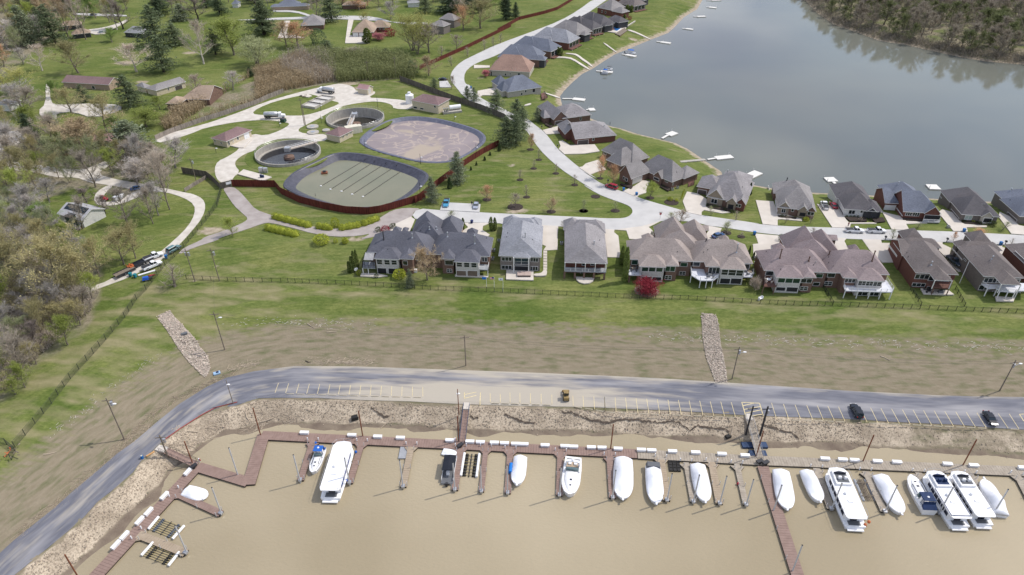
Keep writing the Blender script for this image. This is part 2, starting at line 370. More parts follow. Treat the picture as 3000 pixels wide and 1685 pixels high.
di=distl(X,Y,[P(u,ZP).to_2d() for u in in_px],False)
mudv=np.where(inb,0,.10+.46*smooth((20.5+1.5*(X/100.)-dp)/4.0)+.42*np.clip((15-dp)/12.,0,1))*(~inb)*(dp<24)
litter=np.zeros(X.shape)
for pl in [wpoly('D6',(-300,-200),(120,60),(420,200),(560,300),(700,420),(740,560),(690,700),(640,820),(560,920),(400,1040),(320,1120),(200,1220),(100,1330),(-50,1447),(-500,1500)),
           wpoly('A5',(-300,-150),(300,-50),(560,150),(620,270),(1000,100),(1300,300),(1100,520),(700,420),(400,520),(400,900),(-300,900)),
           wpoly('A1',(-300,-100),(480,0),(430,250),(200,420),(120,560),(-300,560)),
           wpoly('A6',(-100,330),(200,200),(600,20),(900,-40),(1650,-20),(1700,90),(1200,130),(900,150),(400,300),(0,440)),
           wpoly('A4',(500,-150),(540,0),(620,90),(760,190),(1100,310),(1300,340),(1700,430),(2196,490),(3000,500),(3000,-150))]:
    ins=inside(X,Y,pl); d=distl(X,Y,pl); litter=np.maximum(litter,np.where(ins,.5+np.clip(d/8,0,.35),.5-np.clip(d/6,0,.5)))
dry=.20+.16*(vnoise(X,Y,35.)-.5)
lev=(~inb)&(dp<48)
dry=np.where(lev,dry+.16*smooth((-X+20)/110.)+.05,dry)
dry=np.where((dp>26)&(dp<34)&lev,dry+.12,dry)
for c,pl,a in [('works',wpoly('A6',(0,300),(1000,0),(1700,60),(2026,200),(2026,900),(1400,1200),(0,1447),(-100,900)),.10),
            ('green',wpoly('B1',(1150,480),(400,1000),(100,1300),(1000,1447),(2170,1447),(2170,1210),(1430,740)),.08),
            ('lush',wpoly('B6',(0,700),(2576,700),(2576,1400),(0,1400)),-.2),('lush2',wpoly('B3',(0,0),(2572,300),(2900,1400),(0,1300)),-.2),
            ('lush3',wpoly('A2',(0,0),(1900,0),(1300,560),(900,420),(0,560)),-.15)]:
    ins=inside(X,Y,pl); d=distl(X,Y,pl); dry=dry+a*np.where(ins,smooth(d/6),0)
rock=np.where(inb&~inp,np.clip(.9-np.clip((di-5.0)/1.4,0,1)*1.0,0,1)*np.clip(.2+di/1.2,0,1),0)
rock=np.where(X>88,rock*np.clip(1-(X-88)/22,.60,1),rock)
wet_=np.where(inb&~inp,np.clip((di-4.8)/1.5,0,1),0)
mudv=np.where(inb&~inp,1,mudv)
dl=distl(X,Y,lake_w); il=inside(X,Y,lake_w)
bare=np.where(il|(dl<1.8),.85,np.where(dl<12,.55*smooth((8-dl)/7.),0))*(Y>190)
for c,x,y,r in [('A5',1790,800,5),('B4',230,620,3),('A6',1230,130,5),('A6',1300,170,4),('A1',960,475,7),('A1',1440,400,5),('D1',1370,620,4),('B2',-80,300,2),('B1',1080,850,2.2),('B5',590,90,4),('A2',1700,590,2),('D4',450,240,1.6),('D4',850,170,1.4),('D4',190,410,1.6),('A1',1080,620,4)]:
    p=GS(c,x,y); bare=np.maximum(bare,np.clip(1.0-np.hypot(X-p.x,(Y-p.y)*1.6)/r*.6,0,1))
LU,LVd=along(X,Y,[P(u,ZP).to_2d() for u in top_px[1:]])
for nme,arr in (('lu',LU),('lv',LVd),('dry',dry),('mud',mudv),('litter',litter),('rock',rock),('wetmud',wet_),('bare',bare)):
    at=me.attributes.new(nme,'FLOAT','POINT'); at.data.foreach_set('value',arr.ravel().astype('f'))
# ---- water sheets
M_lake=water_mat('lake_water',(.12,.13,.12),.05,.4,.1,(.175,.178,.145),.006)
M_marina=water_mat('marina_water',(.30,.250,.165),.08,1.2,.5,(.385,.325,.225),.018)
def sheet(name,pts,z,m,parent=None):
    q=[Vector((p[0],p[1])) for p in pts]; r=geometry.delaunay_2d_cdt(q,[],[list(range(len(q)))],1,1e-4)
    o=mesh(name,[(v.x,v.y,z) for v in r[0]],[tuple(f) for f in r[2]],m,parent)
    if parent is None: o['kind']='structure'
    return o
def grow(poly,d):
    c=Vector((sum(p[0] for p in poly)/len(poly),sum(p[1] for p in poly)/len(poly))); return [Vector(p)+(Vector(p)-c).normalized()*d for p in poly]
# lake sheet runs a few metres under its banks
lw=[Vector(p) for p in lake_w]; n=len(lw); out=[]
ar=sum(lw[i].x*lw[(i+1)%n].y-lw[(i+1)%n].x*lw[i].y for i in range(n)); sg=1 if ar>0 else -1
for i in range(n):
    t=(lw[(i+1)%n]-lw[i-1]).normalized(); out.append(lw[i]+Vector((t.y,-t.x))*sg*1.2)
lake=sheet('lake',out,ZL,M_lake)
water=sheet('marina_water',[(-330,-60),(-330,90),(-120,150),(400,150),(400,-60)],ZW,M_marina)
# ---- car park and lane
def asphalt_build(m,n,b,rp,mp):
    au=n.nodes.new('ShaderNodeAttribute'); au.attribute_name='lu'; av=n.nodes.new('ShaderNodeAttribute'); av.attribute_name='lv'; cb=n.nodes.new('ShaderNodeCombineXYZ')
    n.links.new(au.outputs['Fac'],cb.inputs[0]); n.links.new(av.outputs['Fac'],cb.inputs[1]); n.links.remove(mp.inputs[0].links[0]); n.links.new(cb.outputs[0],mp.inputs[0])
    r=addnoise(n,b,mp,.12,(.0,0,0),(1,1,1),1.0,(.47,.75),'MIX')
    mxn=b.inputs['Base Color'].links[0].from_node; src=[l for l in n.links if l.to_node==mxn and l.to_socket==mxn.inputs[2]][0]; fac=src.from_socket
    n.links.remove(src); n.links.new(fac,mxn.inputs[0]); mxn.inputs[2].default_value=(.34,.33,.335,1)
    # dried silt, thicker towards the middle of the lot
    a=n.nodes.new('ShaderNodeAttribute'); a.attribute_name='silt'; nz=n.nodes.new('ShaderNodeTexNoise'); nz.inputs['Scale'].default_value=.28; nz.inputs['Detail'].default_value=7
    mp2=n.nodes.new('ShaderNodeMapping'); mp2.inputs['Scale'].default_value=(.35,2.6,1); tcn=mp.inputs[0].links[0].from_socket; n.links.new(tcn,mp2.inputs[0]); n.links.new(mp2.outputs[0],nz.inputs[0])
    md=n.nodes.new('ShaderNodeMath'); md.operation='MULTIPLY_ADD'; n.links.new(nz.outputs[0],md.inputs[0]); md.inputs[1].default_value=1.5; md.inputs[2].default_value=-.75
    ad=n.nodes.new('ShaderNodeMath'); ad.operation='ADD'; n.links.new(md.outputs[0],ad.inputs[0]); n.links.new(a.outputs['Fac'],ad.inputs[1])
    cl=n.nodes.new('ShaderNodeMapRange'); cl.inputs[1].default_value=.3; cl.inputs[2].default_value=.85; n.links.new(ad.outputs[0],cl.inputs[0])
    m2=n.nodes.new('ShaderNodeMixRGB'); m2.inputs[2].default_value=(.40,.36,.30,1); n.links.new(cl.outputs[0],m2.inputs[0]); n.links.new(mxn.outputs[0],m2.inputs[1]); n.links.new(m2.outputs[0],b.inputs['Base Color'])
M_lot=mat('car_park_asphalt',(.105,.108,.132),.85,scale=.5,col2=(.175,.178,.205),stretch=(.35,2.2,1),build=asphalt_build,detail=7)
lot=patch('car_park',[(p.x,p.y) for p in park_w],M_lot,off=.10,w=True,sm=0)
LV=np.array([v.co[:] for v in lot.data.vertices]); ax,ay=LV[:,0],LV[:,1]
dtop=distl(ax,ay,[P(u,ZP).to_2d() for u in top_px],False); dbot=distl(ax,ay,[P(u,ZP).to_2d() for u in in_px],False)
cen=np.exp(-((ax+5)/38.)**2)
silt=.12+.85*cen*smooth((9-dbot)/5)+.55*smooth((2.2-dtop)/2.2)+.35*cen+.1*smooth((ax-40)/30)*-1
silt=np.where(ax<-62,.18+.3*np.exp(-((dbot-4)/2.)**2),silt)
lu_,lv_=along(ax,ay,[P(u,ZP).to_2d() for u in top_px[1:]])
for nm_,ar_ in (('lu',lu_),('lv',lv_)): lot.data.attributes.new(nm_,'FLOAT','POINT').data.foreach_set('value',ar_.astype('f'))
at=lot.data.attributes.new('silt','FLOAT','POINT'); at.data.foreach_set('value',silt.astype('f'))
M_yline=mat('yellow_line_paint',(.62,.52,.30),.8,var=.2,scale=2)
# stall lines measured along the lower edge: (foot, head)
st=[]
for i in range(15):        # left run, slanting right going up
    a=Vector(S('D4',(983+99.5*i*1.0,1440+2.6*i))) ; st.append((a+Vector((0,3)),a+Vector((10-i*.75,-25.5))))
st2=[]
for x,y1,y0 in [(978,10,160),(1100,18,162),(1218,0,165),(1338,5,170),(1465,10,175),(1595,15,178),(1725,25,182)]: st2.append((S('C3',(x-2,y1)),S('C3',(x,y0-40))))
for x,y1,x0,y0 in [(1978,40,1982,160),(2100,40,2110,180),(2232,48,2240,200),(2360,55,2372,225)]: st2.append((S('C3',(x,y1)),S('C3',(x0,y0))))
for x1,y1,x0,y0 in [(85,55,97,225),(215,60,228,238),(342,65,362,242),(470,70,492,247),(598,75,624,252),(727,82,755,256),(856,88,885,262),(982,92,1018,268),(1112,98,1148,272),(1240,100,1280,278),(1368,108,1410,284),(1495,110,1542,290),(1622,118,1674,295),(2110,125,2170,318),(2255,140,2320,328),(2395,148,2465,328)]: st2.append((S('C4',(x1,y1)),S('C4',(x0,y0))))
for x1,y1,x0,y0 in [(1085,790,1128,892),(1158,792,1200,892),(1230,795,1275,896),(1303,800,1348,900),(1455,815,1500,906),(1524,808,1575,912),(1595,812,1648,914),(1668,815,1722,915),(1742,820,1796,920),(1815,822,1870,922),(1887,826,1943,926),(1960,828,2017,930),(2033,832,2093,934),(2108,835,2168,936),(2180,838,2243,940),(2253,842,2316,943),(2400,848,2468,948),(2475,850,2540,950)]: st2.append((S('D5',(x1,y1)),S('D5',(x0,y0))))
zl=ZP+.112
def stripe(a,b,w=.06):
    a=P(a,zl); b=P(b,zl); d=(b-a); L=d.length; d.normalize(); nn=Vector((-d.y,d.x,0))*w
    return mesh('parking_stripe',[a-nn-0*d,b-nn,b+nn,a+nn],[(0,1,2,3)],M_yline,lot)
for a,b in st: stripe(b,a)
for a,b in st2: stripe(a,b)
for c,q in (('C4',[(1750,118,1965,130),(1965,130,2010,280),(1750,118,1800,290),(1765,160,1905,128),(1780,205,1975,170),(1795,248,1990,210),(1870,282,2010,262)]),
            ('C3',[(665,0,665,75),(665,70,810,35),(665,25,810,-5),(858,0,852,150)]),('D5',[(2545,852,2576,850),(2545,852,2576,900)])):
    for x1,y1,x2,y2 in q: stripe(S(c,(x1,y1)),S(c,(x2,y2)),.1)
M_wstop=mat('weathered_wheel_stop',(.50,.44,.33),.9,var=.25,scale=1.5)
ws0=None; wn=0; allst=[P(b,ZP) for a,b in st2 if True]+[P(a,ZP) for a,b in st]
foot=sorted([p for p in allst if p.x>-60],key=lambda p:p.x)
for a,b in zip(foot,foot[1:]):
    L=(b-a).length
    if L>4.2 or L<1.2: continue
    m=(a+b)/2; dv=(b-a).normalized(); c=m+Vector((dv.y,-dv.x,0))*.45
    if ws0 is None:
        q=MB(); q.loft([[(x,-.09,0),(x,.09,0),(x,.06,.14),(x,-.06,.14)] for x in (-.95,.95)]); ws0=q.build('wheel_stop',M_wstop); o=ws0
    else: o=ws0.copy(); COL.objects.link(o)
    o.location=(c.x,c.y,ZP+.11); o.rotation_euler=(0,0,math.atan2(dv.y,dv.x))
    wn+=1; tag(o,'low pale wheel stop at the foot of a parking stall above the stony bank','wheel stop','wheel stops along the car park edge')
# ---- other surfaces
M_conc=mat('street_concrete',(.43,.42,.41),.85,scale=.25,col2=(.52,.51,.495),detail=8,stretch=(1,1,1))
M_drive=mat('driveway_concrete',(.50,.455,.40),.85,scale=.3,col2=(.60,.55,.49),detail=8)
M_gravel=mat('pale_gravel',(.44,.40,.35),.95,scale=.35,col2=(.62,.58,.525),detail=10)
M_lane=mat('worn_lane_asphalt',(.27,.235,.22),.9,scale=.3,col2=(.40,.36,.34),detail=8)
M_mulch=mat('mulch',(.045,.034,.028),.95,scale=2,var=.4)
M_grassp=M_ground
patch('gravel_yard',S('A1',(1185,1085),(1290,1062),(1450,1012))+S('A6',(0,505),(300,450),(520,437),(700,460),(722,480),(640,530),(510,575),(405,555),(330,610),(290,690),(200,750),(110,790),(82,850),(95,930),(140,975),(232,985),(235,930),(300,880),(255,825),(262,780),(340,725),(424,705),(450,660),(540,618),(640,600),(740,594),(860,604),(940,626),(1040,612),(1040,560),(900,562),(800,545),(792,515),(850,485),(980,420),(1100,350),(1200,312),(1400,282),(1500,285),(1590,310),(1600,345),(1760,350),(1765,300),(1700,272),(1500,256),(1380,252),(1460,205),(1400,190),(1290,200),(1250,150),(1150,130),(1080,140),(900,180),(700,232),(500,292),(300,372),(100,442),(0,475))+[S('A1',(1170,1040))],M_gravel)
patch('lawn',S('A6',(395,388),(450,340),(600,280),(830,228),(900,218),(1090,280),(1140,292),(1130,310),(1000,360),(850,403),(700,404),(500,400)),M_grassp)
patch('gravel_road',S('A5',(1080,110),(980,170),(800,250),(700,280),(600,282),(270,235),(60,210),(-100,190),(-100,270),(100,285),(280,300),(480,350),(640,345),(760,390),(900,410),(1200,462),(1400,470),(1560,520),(1650,580),(1652,660),(1600,760),(1480,880),(1340,1000),(1180,1080),(1000,1180),(840,1260))+S('D6',(550,590),(430,655),(280,695),(100,760),(-100,830),(-100,870),(120,812),(300,745),(450,690),(560,645),(720,585))+S('A5',(880,1275),(1100,1195),(1350,1060),(1480,965),(1640,790),(1720,680),(1745,590),(1720,530),(1640,490),(1560,475),(1400,440),(1200,400),(1000,370),(820,320),(920,250),(1120,120)),M_gravel)
patch('gravel_driveway',S('A5',(920,410),(820,470),(795,530),(820,580),(900,590),(1000,580),(1120,540),(1260,465),(1180,450),(1060,510),(960,550),(890,560),(870,520),(900,470),(960,425)),M_gravel)
patch('access_lane',S('A6',(1840,1192),(1700,1185),(1590,1205),(1500,1262),(1400,1320),(1200,1362),(1000,1362),(850,1330),(700,1290),(540,1240),(430,1200),(370,1130),(300,1050),(240,1005),(150,1015),(190,1080),(250,1170),(320,1232),(368,1275),(340,1305),(240,1350),(130,1392),(0,1432))+S('A5',(1700,885),(1560,945),(1500,1010),(1640,945),(1850,880))+S('A6',(120,1440),(350,1370),(490,1318),(560,1310),(800,1370),(900,1400),(1100,1432),(1300,1425),(1420,1400))+S('B4',(250,640),(500,590),(830,480),(1000,500),(1060,300),(1100,200)),M_lane)
patch('street',S('A3',(880,-10),(760,80),(620,160),(400,245),(180,325),(0,400))+S('A2',(1800,350),(1650,420),(1550,470),(1490,530),(1470,580),(1480,620),(1530,680))+S('B1',(560,110),(720,222),(900,290),(1100,380),(1232,470),(1330,620),(1430,740),(1600,890),(1800,1020),(2000,1140))+S('B2',(0,675),(180,790),(330,850),(450,890),(520,920),(555,960),(550,1000),(500,1040),(400,1055),(0,1042))+S('B5',(1900,205),(900,160),(40,122))+S('B4',(2090,215),(1490,190),(1150,160),(1050,300),(1300,360),(1800,370),(2400,385))+S('B5',(350,292),(960,318),(1220,328),(1900,375),(2300,385),(2500,350))+S('B2',(600,1165),(740,1130),(860,1068),(1200,1085),(1370,1132),(1490,1142),(1850,1200),(2170,1232))+S('B3',(290,782),(820,800),(880,805),(1220,815),(1800,835),(2360,860),(2572,868),(3300,905),(3300,810),(2572,775),(2450,765),(1900,737),(1480,725),(1320,720),(760,700),(250,685),(0,660))+S('B2',(1930,1110),(1290,1020),(1120,985),(1060,960),(880,910),(620,835),(560,800),(450,770),(230,690),(100,600),(0,540))+S('B1',(2000,1000),(1920,950),(1790,870),(1650,750),(1570,680),(1480,560),(1420,490),(1300,400),(1250,355),(1060,290),(1000,250),(850,190),(730,120),(640,0))+S('A2',(1590,640),(1575,610),(1580,550),(1630,500),(1700,465),(1790,433))+S('A3',(180,400),(400,305),(620,215),(760,150),(860,80),(960,10),(990,-10)),M_conc,sm=1)
for nm,c,pts in [('driveway','B5',[(965,312),(1215,325),(1203,450),(1203,682),(1045,692),(990,690),(1030,630),(965,600)]),
 ('driveway','B5',[(1890,368),(2062,380),(2055,420),(2120,475),(2150,800),(1955,795),(1925,560)]),
 ('driveway','B6',[(0,380),(180,392),(225,520),(620,540),(750,600),(560,380),(515,340),(560,320),(700,250),(400,330)]),
 ('driveway','B6',[(1410,320),(1620,360),(1600,400),(1640,470),(1680,560),(1480,600),(1330,520),(1420,400)]),
 ('driveway','B6',[(2120,440),(2576,480),(2576,700),(2100,800),(2090,600),(2180,590)]),
 ('driveway','B7',[(310,335),(560,370),(555,400),(620,500),(700,600),(400,650),(280,500),(370,490)]),
 ('driveway','B7',[(1560,400),(1700,410),(1665,450),(1700,520),(1760,580),(1540,600),(1450,430)]),
 ('driveway','B7',[(1935,425),(2220,430),(2230,480),(2350,480),(2330,590),(2450,770),(2240,775),(2050,590)]),
 ('driveway','B4',[(830,390),(1050,290),(1110,330),(1040,500),(1000,560),(700,540),(780,460)]),
 ('driveway','B4',[(1850,380),(2240,385),(2140,430),(2130,490),(2240,560),(2100,700),(1900,560),(1800,520),(1915,450)]),
 ('driveway','B8',[(290,430),(340,440),(1090,470),(1090,500),(1220,560),(1200,640),(1430,900),(1330,920),(1140,700),(1000,560)]),
 ('driveway','B8',[(1900,520),(2000,520),(1990,545),(2130,580),(2100,700),(2326,900),(2326,1000),(2100,800),(1850,540)]),
 ('driveway','B2',[(0,525),(60,470),(180,435),(250,520),(180,560),(105,590),(110,600)]),
 ('driveway','B2',[(450,765),(570,712),(660,650),(740,660),(700,740),(700,780),(620,805),(600,832)]),
 ('driveway','B2',[(1130,990),(1085,870),(1130,770),(1240,790),(1340,850),(1330,930),(1500,970),(1590,990),(1500,1000),(1310,965),(1285,985),(1285,1022)]),
 ('driveway','B2',[(1945,1115),(1860,860),(2020,875),(2100,1000),(2170,1040),(2170,1060),(2090,1065),(2090,1130)]),
 ('driveway','B3',[(110,670),(45,445),(210,455),(250,560),(480,620),(480,640),(260,620),(240,640),(250,680)]),
 ('driveway','B3',[(765,700),(620,480),(680,490),(830,500),(890,620),(920,655),(1180,655),(1180,665),(940,665),(930,705)]),
 ('driveway','B3',[(1325,720),(1235,555),(1430,600),(1460,640),(1660,650),(1660,660),(1460,668),(1490,725)]),
 ('driveway','B3',[(1905,735),(1760,560),(1800,530),(1900,560),(1990,660),(2220,685),(2220,697),(2030,700),(2040,740)]),
 ('driveway','B3',[(2450,760),(2330,600),(2340,555),(2440,600),(2520,680),(2800,740),(2800,790)]),
 ('driveway','B1',[(1450,525),(1410,480),(1640,420),(1700,500),(1620,510)]),
 ('driveway','B1',[(1640,735),(1580,680),(1600,650),(1580,600),(1620,590),(1700,640),(1960,632),(2015,705),(1850,730)]),
 ('driveway','B1',[(1790,875),(1900,945),(2080,900),(2000,795),(1870,835),(1900,855)]),
 ('driveway','B1',[(720,120),(720,65),(930,25),(1000,100),(860,110),(770,110),(740,130)]),
 ('driveway','A3',[(-30,520),(-30,495),(90,500),(90,515)]),
 ('parking_pad','B4',[(1490,192),(1525,75),(2100,105),(2085,225)]),
 ('parking_pad','A2',[(1390,665),(1388,620),(1450,615),(1480,665)]),
 ('driveway','A2',[(675,330),(700,140),(740,150),(720,230),(710,270),(860,280),(860,330)]),
 ('driveway','A2',[(165,290),(215,160),(260,160),(230,250),(370,290)]),
 ('street_lane','A2',[(-200,155),(0,150),(100,140),(380,130),(400,128),(300,95),(130,92),(130,82),(260,80),(350,95),(430,125),(700,122),(900,128),(1100,190),(1300,190),(1300,172),(1060,172),(900,160),(720,152),(500,145),(100,155)]),
 ('street_lane','A1',[(560,100),(960,115),(960,130),(560,118)]),
 ('driveway','A1',[(700,265),(640,230),(780,215),(900,180),(960,150),(970,160),(900,200),(820,240),(790,262)]),
 ('driveway','A1',[(-100,1010),(230,990),(240,1050),(40,1140),(-100,1180)]),
 ('driveway','A1',[(345,640),(375,640),(385,780),(440,800),(600,790),(760,790),(920,800),(920,840),(700,900),(560,850),(420,860),(440,900),(350,925),(285,850),(350,790)]),
 ('walkway','A3',[(490,705),(510,705),(620,740),(620,750)]),
 ('walkway','D1',[(80,900),(250,895),(430,930),(560,1010),(685,1095),(675,1108),(540,1030),(420,950),(250,915),(90,918)]),
 ('walkway','D1',[(300,840),(450,850),(520,880),(580,930),(660,980),(735,1050),(722,1062),(640,1000),(560,950),(500,900),(440,868),(310,852)]),
 ('walkway','D1',[(905,675),(1110,825),(1100,835),(898,690)]),
 ('walkway','D1',[(1280,470),(1440,520),(1640,620),(1635,632),(1430,538),(1280,488)]),
 ('walkway','A3',[(350,800),(400,785),(405,795),(355,808)]),
 ('pavement','A6',[(200,660),(320,612),(400,610),(330,680),(290,680)]),
 ('concrete_pad','A6',[(280,905),(330,865),(570,930),(500,960),(460,955)]),
 ('concrete_pad','A6',[(820,235),(870,222),(910,240),(880,252),(830,245)]),
 ('patio','B5',[(430,1000),(840,1015),(840,1155),(425,1140)]),
 ('patio','B5',[(1470,1100),(1760,1120),(1735,1170),(1680,1200),(1600,1206),(1530,1185),(1490,1150)]),
 ('patio','B4',[(300,1150),(530,1155),(700,1190),(560,1210),(290,1195)]),
 ('patio','B4',[(1720,1170),(2220,1195),(2215,1215),(1715,1195)]),
 ('patio','B8',[(750,1180),(1180,1210),(1260,1275),(1100,1275),(800,1262)]),
 ('patio','B8',[(1880,1300),(2180,1320),(2160,1378),(1900,1370)]),
 ('pool_deck','D1',[(820,490),(1020,400),(1260,440),(1230,490),(1100,525)]),
 ('walkway','B5',[(845,1058),(940,1055),(985,1020),(988,1000),(1045,1000),(1040,1070),(1010,1090),(845,1092)])]:
    m={'parking_pad':M_conc,'street_lane':M_conc,'driveway':M_drive,'walkway':M_drive}.get(nm,M_drive)
    if c in('A1',) and nm=='driveway': m=M_gravel
    patch(nm,S(c,*pts),m,sm=1 if nm in('street_lane','walkway') or (c=='A1') else 0)
for i in range(7):
    patch('stepping_slab',S('B5',(988,695+i*42),(1045,697+i*42),(1045,732+i*42),(988,730+i*42)),M_drive,sm=0,off=.1)
# rock-filled drainage chutes down the levee
def rubble_build(m,n,b,rp,mp):
    v=n.nodes.new('ShaderNodeTexVoronoi'); v.inputs['Scale'].default_value=1.6; n.links.new(mp.outputs[0],v.inputs[0])
    r=n.nodes.new('ShaderNodeValToRGB'); e=r.color_ramp.elements; e[0].color=(1.2,1.2,1.2,1); e[1].color=(.35,.33,.3,1); e[0].position=.2; e[1].position=.75
    x=n.nodes.new('ShaderNodeMixRGB'); x.blend_type='MULTIPLY'; x.inputs[0].default_value=.9
    n.links.new(v.outputs['Distance'],r.inputs[0]); n.links.new(rp.outputs[0],x.inputs[1]); n.links.new(r.outputs[0],x.inputs[2]); n.links.new(x.outputs[0],b.inputs['Base Color'])
M_rub=mat('chute_rubble',(.34,.30,.25),.95,scale=.4,col2=(.50,.45,.38),build=rubble_build)
rock_pts=[('C7',[(1325,225),(1440,172),(1480,230),(1570,320),(1660,420),(1700,490),(1770,560),(1785,680),(1740,750),(1680,690),(1580,590),(1500,480),(1440,380)]),
          ('D5',[(360,160),(460,165),(480,230),(490,350),(510,440),(535,560),(540,635),(460,635),(430,560),(400,480),(372,350)])]
for c,pts in rock_pts: patch('rock_chute',S(c,*pts),M_rub,off=.12)
# ================================================================ HOUSES
def roofm(name,c,s=.9): 
    def bld(m,n,b,rp,mp): addnoise(n,b,mp,.12,(.86,.86,.86),(1.1,1.1,1.1),1.0)
    return mat('shingles_'+name,c,.9,var=.22,scale=s*2.2,detail=9,stretch=(1,1,2.5),build=bld,bump=.3)
RF={'slate':roofm('slate',(.115,.117,.14)),'grey':roofm('grey',(.27,.275,.30),.6),'warmgrey':roofm('warm_grey',(.25,.235,.24),.6),'taupe':roofm('taupe',(.30,.255,.235)),
'mauve':roofm('mauve',(.26,.21,.21)),'brown':roofm('brown',(.165,.142,.135)),'charcoal':roofm('charcoal',(.115,.108,.115)),'bluegrey':roofm('blue_grey',(.15,.165,.205)),'midgrey':roofm('mid_grey',(.245,.23,.228)),
'terracotta':roofm('terracotta',(.30,.195,.155)),'plum':roofm('plum',(.205,.135,.135)),'tan':roofm('tan',(.33,.25,.19)),'palegrey':roofm('pale_grey',(.29,.29,.30)),'metal':mat('metal_roof',(.40,.40,.42),.4,var=.05),'pink':roofm('pink',(.36,.22,.22))}
def wallm(name,c,**k): return mat('wall_'+name,c,.9,var=.2,scale=3,detail=6,bump=.2,**k)
WL={'brick':wallm('red_brick',(.145,.062,.048)),'brownbrick':wallm('brown_brick',(.17,.105,.082)),'greybrick':wallm('grey_brick',(.16,.14,.125)),'tan':wallm('tan_block',(.53,.46,.34)),'stone':wallm('pale_stone',(.42,.385,.33)),
'white':wallm('white_siding',(.62,.61,.58)),'rubble':wallm('rubble_stone',(.27,.225,.17)),'taupe':wallm('taupe_siding',(.19,.165,.15)),'sun':wallm('sunroom_panel',(.50,.475,.45)),'dark':wallm('dark_siding',(.06,.06,.065)),'buff':wallm('buff_brick',(.36,.27,.20))}
M_trim=mat('white_trim',(.72,.71,.69),.5,var=.04)
M_glass=mat('window_glass',(.018,.024,.026),.08,var=.4,scale=.6,spec=.6)
M_glassg=mat('tinted_green_glass',(.014,.045,.03),.08,var=.3,scale=.6,spec=.6)
M_darkop=mat('opening_shade',(.022,.022,.026),.6,var=.3)  # shade inside open porches and patios, painted as a flat dark sheet
M_gar=mat('pale_garage_door',(.55,.53,.50),.6,var=.05); M_gard=mat('dark_garage_door',(.085,.07,.068),.6,var=.05); M_garw=mat('white_garage_door',(.74,.74,.74),.5,var=.03)
M_metal=mat('galvanised_metal',(.45,.46,.48),.35,var=.1,metal=.6); M_dmetal=mat('dark_metal',(.035,.035,.04),.5,var=.1)
M_bronze=mat('brown_flue',(.10,.055,.04),.5,var=.1)
M_wdeck=mat('white_deck',(.62,.63,.68),.6,var=.08); M_bdeck=mat('brown_deck',(.15,.075,.06),.8,var=.2,scale=2); M_gdeck=mat('grey_deck',(.30,.31,.33),.7,var=.1)
M_bpost=WL['brownbrick']; M_rail_b=mat('dark_rail',(.05,.04,.04),.6)
